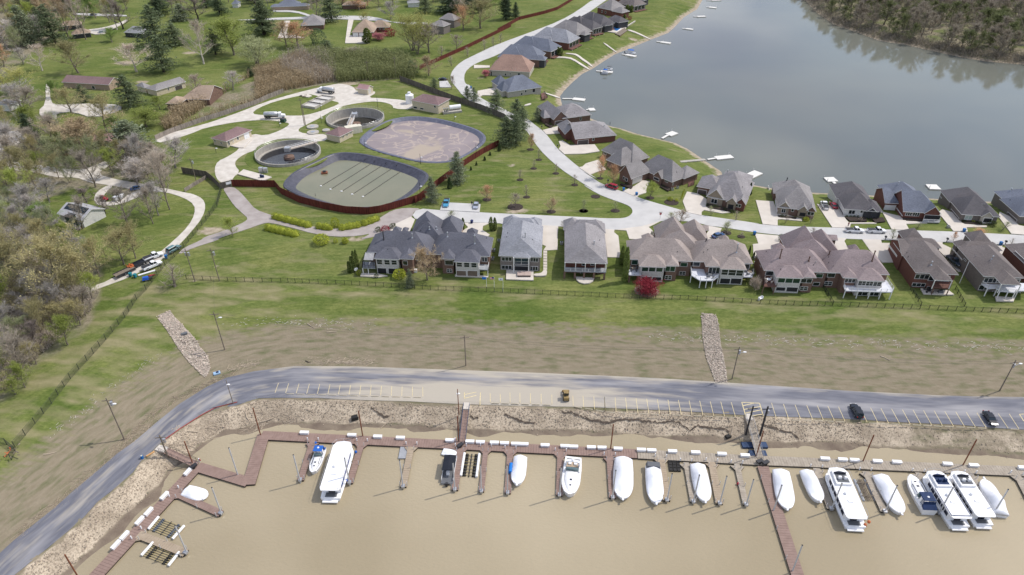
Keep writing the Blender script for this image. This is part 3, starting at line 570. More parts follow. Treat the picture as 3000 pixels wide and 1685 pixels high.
class House:
    def __init__(s,label,cr,A,B,roof,wall,ze=3.0,zb=-.6,trim=None,name='house',cat='house',group=None,over=.45,z0=0.0):
        s.cr=cr; s.ze=ze; s.zb=zb; s.roof=RF[roof]; s.wall=WL[wall]; s.trim=trim or M_trim; s.over=over
        a=P(S(cr,A),ze); b=P(S(cr,B),ze); s.ang=math.atan2(b.y-a.y,b.x-a.x); m=(a+b)/2
        s.e=empty(name,(m.x,m.y,z0),s.ang,label,cat,group); s.o=Vector((m.x,m.y,z0)); s.c,s.s=math.cos(s.ang),math.sin(s.ang)
        s.rm=MB(); s.fm=MB(); s.walls={}; s.blks=[]; s.z0=z0; s.k=0
    def loc(s,w): d=w-s.o; return Vector((d.x*s.c+d.y*s.s,-d.x*s.s+d.y*s.c,d.z))
    def L(s,u,z): return s.loc(P(S(s.cr,u),z))
    def blk(s,A,B,D,ze=None,pitch=.75,ridge='x',ends='hh',wall=None,ins=(None,None,None,None),hf=1.0,roof=None,zb=None,walls=True):
        ze=s.ze if ze is None else ze; zb=s.zb if zb is None else zb; s.k+=1; ze+=.0031*s.k
        a=s.L(A,ze); b=s.L(B,ze); x0,x1=a.x,b.x; y0=(a.y+b.y)/2
        dep=D if not isinstance(D,tuple) else s.L(D,ze).y-y0
        y1=y0+dep; ze-=s.z0; zb-=s.z0
        if x1<x0: x0,x1=x1,x0
        o=s.over; th=.2
        if ridge=='x':
            h=dep/2; rise=h*pitch; hl=min(h*hf,(x1-x0)/2) if ends[0]=='h' else 0; hr=min(h*hf,(x1-x0)/2) if ends[1]=='h' else 0; ym=(y0+y1)/2
            v=[(x0,y0,ze),(x1,y0,ze),(x1,y1,ze),(x0,y1,ze),(x0+hl,ym,ze+rise),(x1-hr,ym,ze+rise)]
            F=[(0,1,5,4),(2,3,4,5)]; 
            if hl: F.append((3,0,4))
            if hr: F.append((1,2,5))
            outer=[(0,1)]+([(1,2)] if hr else [(1,5),(5,2)])+[(2,3)]+([(3,0)] if hl else [(3,4),(4,0)])
            gab=[]
            if not hl: gab.append([(x0+o,y0+o),(x0+o,y1-o),'x'])
            if not hr: gab.append([(x1-o,y1-o),(x1-o,y0+o),'x'])
        else:
            h=(x1-x0)/2; rise=h*pitch; hs=min(h*hf,dep/2) if ends[0]=='h' else 0; hn=min(h*hf,dep/2) if ends[1]=='h' else 0; xm=(x0+x1)/2
            v=[(x0,y0,ze),(x1,y0,ze),(x1,y1,ze),(x0,y1,ze),(xm,y0+hs,ze+rise),(xm,y1-hn,ze+rise)]
            F=[(1,2,5,4),(3,0,4,5)]
            if hs: F.append((0,1,4))
            if hn: F.append((2,3,5))
            outer=([(0,1)] if hs else [(0,4),(4,1)])+[(1,2)]+([(2,3)] if hn else [(2,5),(5,3)])+[(3,0)]
            gab=[]
            if not hs: gab.append([(x0+o,y0+o),(x1-o,y0+o),'y'])
            if not hn: gab.append([(x1-o,y1-o),(x0+o,y1-o),'y'])
        ri=s.rm if roof is None else s.rm
        ri.add(v,F); s.fm.add([(x,y,z-th) for x,y,z in v],[tuple(reversed(f)) for f in F])
        for i,j in outer:
            a_,b_=v[i],v[j]; s.fm.add([(a_[0],a_[1],a_[2]-th),(b_[0],b_[1],b_[2]-th),b_,a_],[(0,1,2,3)])
        wi=s.walls.setdefault(wall or 'main',MB())
        iw,ie,is_,in_=[o if q is None else q for q in (ins[0],ins[1],ins[2],ins[3])]
        wx0,wx1,wy0,wy1=x0+iw,x1-ie,y0+is_,y1-in_; zt=ze+min(iw,ie,is_,in_,o)*pitch-.12
        if walls:
            wi.box(wx0,wy0,zb,wx1,wy1,zt)
            for p,q,t in gab:
                mx_,my_=(p[0]+q[0])/2,(p[1]+q[1])/2
                wi.add([(p[0],p[1],zt-.01),(q[0],q[1],zt-.01),(mx_,my_,ze+rise-th*.7)],[(0,1,2)])
        s.blks.append(dict(w=wx0,e=wx1,s=wy0,n=wy1,x0=x0,x1=x1,y0=y0,y1=y1,ze=ze)); return len(s.blks)-1
    def hit(s,u,side,bi,off=0):
        b=s.blks[bi]; d=ray(S(s.cr,u)); o=s.loc(CAMP); dl=Vector((d.x*s.c+d.y*s.s,-d.x*s.s+d.y*s.c,d.z))
        if side in 'sn': t=(b[side]+off-o.y)/dl.y
        else: t=(b[side]+off-o.x)/dl.x
        return o+dl*t
    def win(s,side,bi,rects,kind='window',m=None,mull=1,bars=0,frame=None,off=0,ft=.09):
        for r in rects:
            p=s.hit(r[:2],side,bi,off); q=s.hit(r[2:],side,bi,off); z1,z0=max(p.z,q.z),min(p.z,q.z)
            if side in 'sn': a0,a1=sorted((p.x,q.x)); org=Vector((a0,(s.blks[bi][side]+off),0)); ux=Vector((1,0,0)); nx=Vector((0,-1,0))
            elif side=='e': a0,a1=sorted((p.y,q.y)); org=Vector((s.blks[bi]['e']+off,a0,0)); ux=Vector((0,1,0)); nx=Vector((1,0,0))
            else: a0,a1=sorted((p.y,q.y)); org=Vector((s.blks[bi]['w']+off,a1,0)); ux=Vector((0,-1,0)); nx=Vector((-1,0,0))
            W=max(.3,a1-a0); H=max(.3,z1-z0)
            def bx(mb,u0,u1,w0,w1,d0,d1):
                V=[org+ux*u+nx*d+Vector((0,0,w)) for d in (d0,d1) for u,w in ((u0,w0),(u1,w0),(u1,w1),(u0,w1))]
                mb.add(V,[(4,5,6,7),(0,1,5,4),(1,2,6,5),(2,3,7,6),(3,0,4,7)])
            if kind in('window','patio_door','shaded_opening'):
                f=MB(); bx(f,0,W,z0,z0+ft,0,.09); bx(f,0,W,z1-ft,z1,0,.09); bx(f,0,ft,z0+ft,z1-ft,0,.088); bx(f,W-ft,W,z0+ft,z1-ft,0,.088)
                for k in range(1,mull+0): bx(f,W*k/mull-ft/2,W*k/mull+ft/2,z0+ft,z1-ft,0,.086)
                for k in range(bars): bx(f,ft,W-ft,z0+(k+1)*H/(bars+1)-.03,z0+(k+1)*H/(bars+1)+.03,0,.07)
                fo=f.build(kind,frame or s.trim,s.e); g=MB(); bx(g,ft*.5,W-ft*.5,z0+ft*.5,z1-ft*.5,0,.05); g.build('pane' if kind!='shaded_opening' else 'mesh',m or M_glass,fo)  # for openings this inner sheet is the recess's shade painted flat, no netting
            else:
                n=4; f=MB(); 
                for k in range(n): bx(f,0,W,z0+k*H/n+.012,z0+(k+1)*H/n-.012,0,.06)
                fr=MB(); bx(fr,-.12,0,z0,z1+.12,0,.08); bx(fr,W,W+.12,z0,z1+.12,0,.08); bx(fr,0,W,z1,z1+.12,0,.08)
                d=f.build(kind,m or M_gar,s.e); fr.build('frame',s.trim,d)
    def deck(s,pts,z,m=M_wdeck,rail=M_trim,edges=None,posts=(),pm=None,name='deck',th=.28,prad=.11,zg=-2.7,z_is_local=True):
        q=[s.L(p,z).to_2d() for p in pts]; z-=s.z0
        d=MB().prism([tuple(a) for a in q],z-th,z).build(name,m,s.e)
        n=len(q); r=MB()
        for i in (range(n) if edges is None else edges):
            a,b=q[i],q[(i+1)%n]; L=(b-a).length; k=max(1,int(L/1.6))
            A_=Vector((a.x,a.y,z+1)); B_=Vector((b.x,b.y,z+1)); r.tube(A_,B_,.045,n=4); r.tube(A_-Vector((0,0,.85)),B_-Vector((0,0,.85)),.03,n=4)
            for j in range(k+1):
                c=a+(b-a)*j/k; r.box(c.x-.05,c.y-.05,z,c.x+.05,c.y+.05,z+1.05)
            kk=int(L/.33)
            for j in range(kk):
                c=a+(b-a)*(j+.5)/kk; r.box(c.x-.018,c.y-.018,z+.1,c.x+.018,c.y+.018,z+.97)
        if r.V: r.build('railing',rail,d)
        for p in posts:
            c=s.L(p,z+s.z0); MB().box(c.x-prad,c.y-prad,zg-s.z0,c.x+prad,c.y+prad,z-th).build('deck_post',pm or M_trim,d)
        return d
    def post(s,pts,z0,z1,m=None,r=.12,name='porch_post',zpix=None):
        for p in pts:
            c=s.L(p,z0 if zpix is None else zpix); MB().box(c.x-r,c.y-r,z0-s.z0,c.x+r,c.y+r,z1-s.z0).build(name,m or M_trim,s.e)
    def done(s,vents=(),pipes=()):
        """vents: small roof jacks; pipes: tall flues (pixel of the foot, height, material)"""
        ro=s.rm.build('roof',s.roof,s.e); s.fm.build('fascia',s.trim,s.e)
        bt=BVHTree.FromPolygons([Vector(v) for v in s.rm.V],s.rm.F)
        for k,w in s.walls.items(): w.build('wall',s.wall if k=='main' else WL[k],s.e)
        o=s.loc(CAMP)
        for p,h,m in list(pipes)+[(v,.35,M_dmetal) for v in vents]:
            d=ray(S(s.cr,p)); dl=Vector((d.x*s.c+d.y*s.s,-d.x*s.s+d.y*s.c,d.z)).normalized(); r=bt.ray_cast(o,dl)
            if r[0] is None: continue
            q=MB(); c=r[0]; rr=.16 if h>.5 else .09
            q.tube(c-Vector((0,0,.3)),c+Vector((0,0,h)),rr,n=8)
            if h>.5: q.tube(c+Vector((0,0,h)),c+Vector((0,0,h+.22)),rr*1.7,rr*1.3,n=8); q.tube(c-Vector((0,0,.25)),c+Vector((0,0,.12)),rr*2.4,rr*1.1,n=8)
            q.build('flue' if h>.5 else 'vent',m,ro)
        return s
# ---- back row, seen from the levee
h=House('sprawling slate-roofed double house, farthest left of the row along the levee fence','B4',(380,815),(1340,852),'slate','brownbrick',zb=-3)
h.blk((380,815),(1345,852),(500,545),pitch=.84,ends='hh'); h.blk((1335,850),(2245,880),(2290,600),pitch=.84)
h.blk((1040,560),(1480,560),(1100,325),pitch=1.15,ridge='y',hf=.75); h.blk((1460,560),(1800,560),(1800,345),pitch=1.05,ridge='y',hf=.9)
h.blk((1660,380),(1790,385),3.2,pitch=.5,ends='hg'); h.blk((1040,640),(1540,640),(1100,480),pitch=.98,ridge='y',walls=False)
h.blk((760,520),(890,522),3,pitch=1,ridge='y'); h.blk((905,520),(998,520),3,pitch=.9,ridge='y'); h.blk((1880,560),(2050,560),3.4,pitch=1,ridge='y')
i=h.blk((485,918),(875,925),7.5,pitch=.5,wall='sun',hf=.8); j=h.blk((875,925),(1090,918),8,pitch=.55,ridge='y')
k=h.blk((1695,968),(2088,972),8,pitch=.5,wall='sun',hf=.8); l=h.blk((1492,918),(1705,925),7.5,pitch=.6,ridge='y')
h.win('s',i,[(530,928,625,1005),(642,932,738,1010),(750,937,845,1012)],bars=1,m=M_glass); h.win('s',i,[(540,1052,690,1150),(705,1057,862,1150)],'shaded_opening',m=M_darkop)
h.win('s',j,[(925,945,1005,1015)],bars=0); h.win('s',l,[(1560,938,1695,1015)],m=M_glass); h.win('s',l,[(1590,1068,1675,1125)],mull=2,bars=1)
h.win('s',k,[(1737,968,1827,1042),(1847,972,1937,1048),(1957,976,2047,1052)],bars=1); h.win('s',k,[(1735,1092,1890,1195),(1900,1092,2060,1198)],'shaded_opening',m=mat('shaded_patio',(.16,.12,.095),.9))  # tan sheets carry the recessed patio's shade in their colour
h.win('s',1,[(2118,892,2205,965)],'patio_door',mull=2); h.win('s',0,[(1130,890,1200,950)],m=M_glass)
h.deck([(2085,1000),(2225,1008),(2215,1085),(2075,1078)],.1,M_gdeck,posts=[(2210,1080),(2080,1075)],edges=[1,2])
h.deck([(330,960),(505,965),(515,1060),(318,1052)],.1,M_gdeck,rail=M_rail_b,posts=[(402,1055),(320,1052)],edges=[2,3])
a=[h.L(p,2.7) for p in ((362,822),(502,826),(478,940),(336,936))]; MB().prism([(p.x,p.y) for p in a],2.6,2.72).build('awning',RF['palegrey'],h.e)
h.post([(340,935),(475,938)],0,2.7,M_dmetal,.06,'awning_post',2.7)
h.done(vents=[(1200,495),(1380,840),(1075,495),(700,780),(2190,610)],pipes=[((640,625),2.6,M_dmetal),((1072,590),1.2,M_metal),((1603,575),1.2,M_metal),((2014,680),2.6,M_metal),((1330,465),.6,M_metal),((1435,470),.6,M_metal)])
for nm,(SW,SE,NW,P1,P2,rf,wl,lab) in {'a':((310,768),(962,790),(368,300),((365,345),(650,345)),((735,345),(964,345)),'grey','taupe','pale grey hip-roofed house, just right of the slate double house'),
      'b':((1308,868),(1960,890),(1288,330),((1288,380),(1560,380)),((1660,380),(1892,385)),'warmgrey','brick','warm grey hip-roofed brick house with a full-width white-railed back porch')}.items():
    h=House(lab,'B5',SW,SE,rf,wl,zb=-3)
    h.blk(SW,SE,NW,pitch=.62,ridge='y',hf=.62,ins=(None,None,.5 if nm=='a' else 3.0,None))
    h.blk((SW[0]+70,NW[1]+80),(SE[0]-30,NW[1]+95),6.5,pitch=.9)
    h.blk(P1[0],P1[1],6.5,pitch=.95,ridge='y'); h.blk(P2[0],P2[1],6.0,pitch=.85,ridge='y')
    if nm=='a':
        g=h.blk((525,785),(796,803),7,pitch=.62,ridge='y',ins=(None,None,.5,None),wall='dark')
        h.win('s',0,[(358,785,515,852),(795,797,912,865)],mull=3); h.win('s',0,[(358,910,515,975),(788,925,905,992)],mull=3)
        h.win('s',g,[(552,803,763,905)],'patio_door',mull=2,bars=1,m=mat('blue_tinted_glass',(.012,.03,.05),.08,spec=.6)); h.win('s',g,[(552,918,763,1000)],'shaded_opening',m=M_darkop)
        h.post([(540,800),(770,808)],-2.7,3,M_trim,.14,zpix=3.0)
        h.done(vents=[(450,430),(437,490),(828,530)],pipes=[((714,500),1.7,M_metal)])
    else:
        h.win('s',0,[(1570,880,1622,918),(1700,885,1760,915)],off=0); h.win('s',0,[(1545,1000,1610,1035)])
        h.deck([(1316,995-55),(1940,1010-55),(1934,1018),(1310,1000)],.15,M_gdeck,edges=[1,2,3],posts=[])
        h.post([(1316,872),(1478,878),(1625,884),(1776,888),(1930,892)],0,3.0,M_trim,.1,zpix=3.0)
        h.post([(1316,872),(1474,878),(1615,884),(1765,888),(1925,892)],-2.8,-.1,M_bpost,.28,'brick_pier',3.0)
        h.done(vents=[(1838,540)],pipes=[((1752,600),1.1,M_metal)])
h=House('taupe double house with the red maple behind it and a white angled deck','B6',(215,820),(1185,855),'taupe','brownbrick',zb=-3)
h.blk((215,820),(1190,856),(172,540),pitch=.82); h.blk((1180,852),(2095,888),(2010,600),pitch=.84)
h.blk((640,560),(1130,560),(635,325),pitch=1.2,ridge='y',hf=.8); h.blk((1045,560),(1430,560),(1045,320),pitch=.95,ridge='y',hf=.5)
h.blk((1270,382),(1428,385),3.5,pitch=.5,ends='hg'); h.blk((700,680),(1310,690),(700,490),pitch=.82,ridge='y',walls=False)
h.blk((420,540),(600,540),3.2,pitch=1,ridge='y'); h.blk((1590,560),(1750,562),3.4,pitch=1,ridge='y')
i=h.blk((372,930),(782,942),7.5,pitch=.5,wall='sun',hf=.8); j=h.blk((775,922),(980,922),7.5,pitch=.62,ridge='y')
k=h.blk((1600,972),(1998,980),7.5,pitch=.5,wall='sun',hf=.8); l=h.blk((1375,928),(1606,936),7.5,pitch=.62,ridge='y')
h.win('s',i,[(415,938,510,1008),(522,940,617,1012),(632,944,726,1015)],m=M_glassg); h.win('s',j,[(770,925,912,1008)],mull=2,m=M_glassg)
h.win('s',i,[(415,1080,545,1150),(575,1085,705,1150)],'shaded_opening',m=M_darkop); h.win('s',j,[(765,1065,858,1130)],mull=2,bars=1)
h.win('s',0,[(1002,870,1098,935)],m=M_glassg); h.win('s',0,[(982,1003,1068,1062)],mull=2,bars=1); h.win('s',0,[(262,830,350,905)],'patio_door',m=M_glassg)
h.win('s',1,[(1190,860,1285,928)]); h.win('s',l,[(1428,942,1580,1040)],'patio_door',mull=3); h.win('s',k,[(1622,972,1708,1062),(1728,977,1825,1070),(1845,985,1932,1075)],mull=1,bars=1)
h.win('s',k,[(1600,1105,1740,1195),(1760,1105,1905,1200)],'shaded_opening',m=M_darkop); h.win('s',1,[(1970,895,2030,975)],'patio_door')
h.deck([(195,975),(370,975),(410,1062),(205,1058)],.1,M_wdeck,rail=M_gdeck,edges=[1,2,3],posts=[(230,1055),(380,1058)],pm=M_bpost,prad=.25)
h.deck([(1150,960),(1360,970),(1400,1040),(1580,1040),(1575,1085),(1490,1142),(1295,1142),(1160,1062)],.1,M_wdeck,rail=M_trim,edges=[3,4,5,6,7],posts=[(1160,1062),(1300,1140),(1395,1142),(1485,1140),(1570,1085)])
h.deck([(1955,1010),(2095,1010),(2085,1092),(1945,1085)],.1,M_wdeck,rail=M_gdeck,edges=[1,2],posts=[(2080,1090)],pm=M_bpost,prad=.2)
h.done(vents=[(952,715),(1405,685),(1347,720)],pipes=[((1843,710),2.7,M_metal),((1385,545),.6,M_dmetal)])
h=House('mauve-brown double house with a big white deck on posts at its right end','B7',(455,885),(1440,920),'mauve','brownbrick',zb=-3)
h.blk((455,885),(1442,921),(325,590),pitch=.82); h.blk((1432,917),(2357,955),(2235,650),pitch=.84)
h.blk((800,600),(1330,600),(715,370),pitch=1.2,ridge='y',hf=.8); h.blk((1190,605),(1590,610),(1100,365),pitch=.95,ridge='y',hf=.5)
h.blk((1410,425),(1572,430),3.5,pitch=.5,ends='hg'); h.blk((870,720),(1520,730),(790,520),pitch=.8,ridge='y',walls=False)
h.blk((600,590),(790,590),3.2,pitch=1,ridge='y'); h.blk((1760,600),(1920,602),3.4,pitch=1,ridge='y')
i=h.blk((640,993),(1058,1006),7.5,pitch=.5,wall='sun',hf=.8); j=h.blk((1050,992),(1250,996),7.5,pitch=.62,ridge='y')
k=h.blk((1872,1034),(2288,1054),7.5,pitch=.5,wall='sun',hf=.8); l=h.blk((1648,998),(1880,1006),7.5,pitch=.62,ridge='y')
h.win('s',i,[(672,1000,765,1075),(785,1004,878,1080),(897,1008,990,1084)],m=M_glassg); h.win('s',j,[(1020,1008,1170,1080)],mull=2,m=M_glass)
h.win('s',i,[(640,1135,770,1200),(800,1135,955,1215)],'shaded_opening',m=M_darkop); h.win('s',j,[(1000,1130,1105,1190)],mull=2,bars=1)
h.win('s',0,[(1245,935,1335,1000)],m=M_glassg); h.win('s',0,[(1200,1062,1285,1122)]); h.win('s',0,[(485,895,590,965)],'patio_door')
h.win('s',1,[(1420,925,1518,995)]); h.win('s',1,[(1375,1052,1475,1115)],mull=2,bars=1); h.win('s',l,[(1680,1010,1825,1075)],'patio_door',mull=3)
h.win('s',k,[(1885,1045,1985,1115),(1998,1052,2095,1122),(2108,1058,2215,1128)],mull=2,bars=1); h.win('s',k,[(1860,1205,2010,1270),(2040,1210,2180,1275)],'patio_door',mull=2)
h.win('w',0,[(340,660,365,720),(395,800,415,850)])
h.deck([(455,1010),(620,990),(645,1130),(448,1130)],.1,M_bdeck,rail=M_rail_b,edges=[2,3],posts=[(450,1130),(620,1130)],pm=M_bpost)
h.deck([(1640,1085),(1860,1090),(1880,1140),(2230,1150),(2230,1060),(2300,1030),(2402,1180),(2395,1215),(1682,1192)],.1,M_wdeck,rail=M_trim,edges=[5,6,7,8],posts=[(1685,1190),(1880,1195),(2060,1202),(2225,1208),(2385,1213),(2350,1110)])
h.done(vents=[(487,610),(1205,808),(1428,690),(1430,775),(1497,830),(705,875),(2145,655)],pipes=[((695,695),2.8,M_bronze),((2085,740),3.2,M_bronze),((1130,740),1.2,M_bronze),((1435,650),1.2,M_bronze),((1235,770),.5,M_metal)])
h=House('brown-roofed red-brick house with a brown back deck','B8',(690,925),(1340,955),'brown','brick',zb=-3)
h.blk((690,925),(1340,955),(395,470),pitch=.62,ridge='y',hf=.75,ins=(None,None,.5,None)); i=h.blk((975,1038),(1248,1044),9,pitch=.62,ridge='y',walls=False)
h.blk((500,520),(1090,560),(400,400),pitch=.7); h.blk((520,440),(830,440),6,pitch=.95,ridge='y'); g=h.blk((480,668),(700,668),(372,415),pitch=.5,ridge='x',ends='gh')
h.win('s',0,[(690,945,875,1025)],mull=3); h.win('s',0,[(640,1075,820,1140)],mull=3); h.win('s',0,[(900,960,1180,1060)],'patio_door',mull=3); h.win('s',0,[(860,1130,1180,1200)],'shaded_opening',m=M_darkop)
h.win('w',g,[(285,505,395,690)],'garage_door')
h.deck([(850,1060),(1240,1070),(1200,1160),(960,1150),(850,1100)],.1,M_bdeck,rail=M_bdeck,edges=[2,1,3],posts=[(965,1150),(1195,1158)],pm=M_bpost)
h.post([(1240,1044),(980,1040)],0,3,M_trim,.1,zpix=3.0); h.done(pipes=[((922,800),.9,M_metal)],vents=[(550,630),(570,690)])
h=House('brown-roofed house with a white curved back deck on posts, flagpole on its left','B8',(1715,978),(2330,1005),'brown','greybrick',zb=-3)
h.blk((1715,978),(2340,1006),(1330,530),pitch=.62,ridge='y',hf=.75,ins=(None,None,.5,None)); h.blk((1985,1100),(2288,1110),9,pitch=.62,ridge='y',walls=False)
h.blk((1400,560),(2010,600),(1290,450),pitch=.7); h.blk((1550,470),(1840,470),6,pitch=.95,ridge='y'); g=h.blk((1300,520),(1480,522),(1240,455),pitch=.9,ridge='y')
h.win('s',0,[(1735,1000,1900,1080)],'patio_door',mull=3); h.win('s',0,[(1660,1110,1790,1190)],mull=2); h.win('s',0,[(1920,1010,2240,1090)],'patio_door',mull=3); h.win('s',0,[(1850,1200,2240,1290)],'shaded_opening',m=M_darkop)
h.win('w',0,[(1420,700,1445,760)]); h.win('w',g,[(1245,560,1385,740)],'garage_door')
h.deck([(1735,1030),(1900,1060),(1990,1110),(2240,1120),(2250,1080),(2400,1090),(2400,1200),(2240,1200),(2190,1225),(1965,1200),(1900,1160),(1780,1165),(1680,1090)],.1,M_wdeck,rail=M_trim,edges=[6,7,8,9,10,11,12],posts=[(1775,1165),(1920,1165),(1965,1200),(2085,1215),(2190,1225),(2235,1200)])
h.post([(1985,1102),(2280,1110)],0,3,M_trim,.1,zpix=3.0); h.done(pipes=[((1845,715),.8,M_metal),((1815,765),.5,M_metal),((1590,680),.4,M_metal)])
h=House('brick house cut off by the right edge of the photo, dark garage door facing left','B8',(2560,1010),(3200,1030),'brown','brick',zb=-3)
h.blk((2520,960),(3200,990),(2190,500),pitch=.62,ridge='y',hf=.75); h.win('w',0,[(2195,600,2330,800)],'garage_door',m=M_gard); h.done()
# ---- far side of the street, backs to the lake
h=House('stone-gabled house with a dark garage door at the lakeside bend','B2',(1335,812),(1755,892),'warmgrey','brownbrick',zb=-1.5)
h.blk((1335,815),(1757,893),(1772,655),pitch=.72,ends='hh'); h.blk((1228,715),(1480,745),9.5,pitch=.75,ends='hh'); h.blk((1460,700),(1775,745),(1660,565),pitch=.6,ridge='y')
g=h.blk((1330,822),(1525,848),7,pitch=1.1,ridge='y',ends='gh',wall='rubble'); g2=h.blk((1540,875),(1665,893),6,pitch=1.0,ridge='y',ends='gh',wall='rubble'); g3=h.blk((1640,885),(1757,903),6,pitch=1.1,ridge='y',ends='gh',wall='brick')
h.win('s',g,[(1390,835,1448,895)],mull=2); h.win('s',g2,[(1562,885,1625,965)],'shaded_opening',m=M_darkop,frame=WL['rubble'],ft=.3); h.win('s',g3,[(1650,890,1700,935)],mull=2); h.win('s',1,[(1250,740,1330,815)],'garage_door',m=M_gard)
h.done(pipes=[((1560,565),1.0,M_metal)],vents=[(1718,720)])
h=House('grey-roofed brick house with twin stone porch gables','B3',(250,502),(615,542),'midgrey','brownbrick',zb=-1.5)
h.blk((250,502),(617,544),(590,365),pitch=.75); h.blk((212,385),(575,395),(172,272),pitch=.62,ridge='y',hf=.8)
g=h.blk((252,507),(375,515),6,pitch=1.05,ridge='y',ends='gh',wall='rubble'); g2=h.blk((440,530),(545,545),6,pitch=1.0,ridge='y',ends='gh',wall='rubble'); g3=h.blk((520,538),(618,550),6,pitch=1.0,ridge='y',ends='gh')
h.win('s',g,[(292,515,322,560)],mull=2); h.win('s',0,[(385,510,402,548)]); h.win('s',g2,[(455,545,515,600)],'shaded_opening',m=M_darkop,frame=WL['rubble'],ft=.3); h.win('s',g3,[(535,545,590,585)],mull=2)
h.win('w',0,[(222,470,250,540)],'garage_door',m=M_garw); h.win('w',1,[(160,330,175,360)])
h.done(pipes=[((338,255),1.0,M_dmetal)])
h=House('white-brick house with a dark roof, white pickup and red car parked at its left','B3',(880,522),(1245,545),'charcoal','white',zb=-1.5)
h.blk((880,522),(1190,540),(845,390),pitch=.75); h.blk((812,430),(1130,430),(712,288),pitch=.65,ridge='y',hf=.8); g=h.blk((1065,540),(1245,548),8,pitch=.7,ridge='y',ends='hh',wall='dark')
h.blk((1090,545),(1190,550),4,pitch=.8,ridge='y',ends='gh',walls=False)
h.win('s',0,[(925,530,975,572)],mull=2); h.win('s',0,[(1035,530,1050,560)]); h.win('w',0,[(815,480,875,570)],'garage_door',m=M_gard); h.win('w',1,[(805,425,815,445)])
h.post([(1130,548),(1215,548)],0,3,M_dmetal,.15,zpix=3.0); h.done(vents=[(830,375)],pipes=[((895,262),.8,M_metal)])
h=House('red-brick house with a blue-grey roof, white garage doors and a white-railed porch','B3',(1435,545),(1790,565),'bluegrey','brick',zb=-1.5)
h.blk((1435,545),(1792,566),(1790,415),pitch=.8,ends='gh'); g=h.blk((1265,468),(1400,468),(1262,335),pitch=.55,ends='gh'); h.blk((1262,400),(1600,400),(1250,300),pitch=.6,ridge='y',hf=.8)
g2=h.blk((1635,566),(1795,572),7,pitch=1.0,ridge='y',ends='gh')
h.win('s',g,[(1265,485,1350,535)],'garage_door',m=M_garw); h.win('w',0,[(1365,500,1425,590)],'garage_door',m=M_garw); h.win('s',0,[(1462,550,1510,588),(1530,552,1580,592)],mull=3); h.win('s',g2,[(1640,575,1775,625)],'shaded_opening',m=M_darkop)
h.deck([(1620,622),(1780,628),(1775,650),(1615,645)],.5,M_gdeck,edges=[2],zg=0); h.done(pipes=[((1390,285),.7,M_metal)])
h=House('dark-roofed grey-brick house with a white arched porch','B3',(1985,572),(2350,595),'charcoal','greybrick',zb=-1.5)
h.blk((1985,572),(2270,590),(1960,430),pitch=.75); h.blk((1880,465),(2220,465),(1748,345),pitch=.65,ridge='y',hf=.8); g=h.blk((2165,585),(2352,597),8,pitch=.7,ridge='y',wall='greybrick'); g2=h.blk((2170,592),(2290,600),4,pitch=.9,ridge='y',ends='gh',wall='stone')
h.win('s',0,[(2022,580,2075,625)],mull=2,m=mat('pale_shutters',(.35,.42,.38),.6)); h.win('s',g2,[(2195,602,2260,655)],'shaded_opening',m=M_darkop,frame=M_trim,ft=.2); h.win('w',0,[(1885,530,1960,610)],'garage_door',m=M_gard); h.win('w',1,[(1785,400,1795,425)])
h.done(pipes=[((1915,290),.6,M_metal)])
h=House('blue-grey-roofed house at the far right edge of the photo, lakeside row','B3',(2530,588),(2900,600),'bluegrey','greybrick',zb=-1.5)
h.blk((2530,590),(2900,605),(2480,430),pitch=.75); h.blk((2430,480),(2760,480),(2262,355),pitch=.6,ridge='y',hf=.8); h.win('w',0,[(2420,550,2500,640)],'garage_door',m=M_gard); h.win('w',1,[(2405,510,2420,530)]); h.done(vents=[(2440,440)],pipes=[((2450,345),.6,M_metal)])
# ---- along the bend, right of the pines
h=House('long grey double house at the bend, behind the parked red minivan','B2',(745,562),(975,662),'midgrey','brownbrick',zb=-3)
h.blk((607,508),(977,664),(1168,592),pitch=1.12); g=h.blk((395,570),(546,630),(775,558),pitch=1.35,ridge='y',ends='gh'); g1=h.blk((770,590),(865,628),6,pitch=1.1,ridge='y',ends='gh')
h.blk((960,575),(1110,625),9,pitch=.7); g3=h.blk((210,325),(560,461),(402,258),pitch=1.1); h.blk((265,425),(440,492),(650,425),pitch=1.2,ridge='y'); h.blk((320,385),(385,410),4,pitch=1,ridge='y',ends='gh')
h.win('e',g,[(553,690,655,600)],'garage_door'); h.win('s',0,[(900,635,928,672)],mull=2); h.win('s',g1,[(780,600,835,660)],'shaded_opening',m=M_darkop,frame=WL['sun'],ft=.2); h.win('s',g,[(455,600,470,640),(480,615,500,660)]); h.win('s',g3,[(248,342,275,378)],mull=2)
h.win('e',0,[(975,700,990,670)],kind='window')
h.deck([(1150,600),(1215,590),(1205,690),(1140,715)],.2,M_bdeck,rail=M_rail_b,edges=[1,2],posts=[(1145,712),(1200,690)],pm=M_dmetal,z_is_local=True); h.done(pipes=[((1024,470),1.6,M_dmetal)],vents=[(1022,562)])
h=House('long red-brick house with a dark garage door, beside the curve of the street','A3',(735,1052),(1052,1022),'warmgrey','brick',zb=-2)
g=h.blk((737,1053),(1053,1023),(960,925),pitch=.55,ends='gh'); g1=h.blk((660,1018),(775,1005),(720,930),pitch=.95,ridge='y',ends='gh'); g2=h.blk((640,985),(760,975),6,pitch=.7,ends='hh')
h.win('s',g,[(757,1065,833,1098)],'garage_door',m=M_gard); h.win('s',g,[(866,1045,880,1065)]); h.done(pipes=[((956,960),.7,M_metal)],vents=[(930,1000),(870,1010)])
h=House('brown-brick house with a dark front gable, backing onto a fenced lake terrace','A3',(680,893),(862,868),'warmgrey','brownbrick',zb=-2)
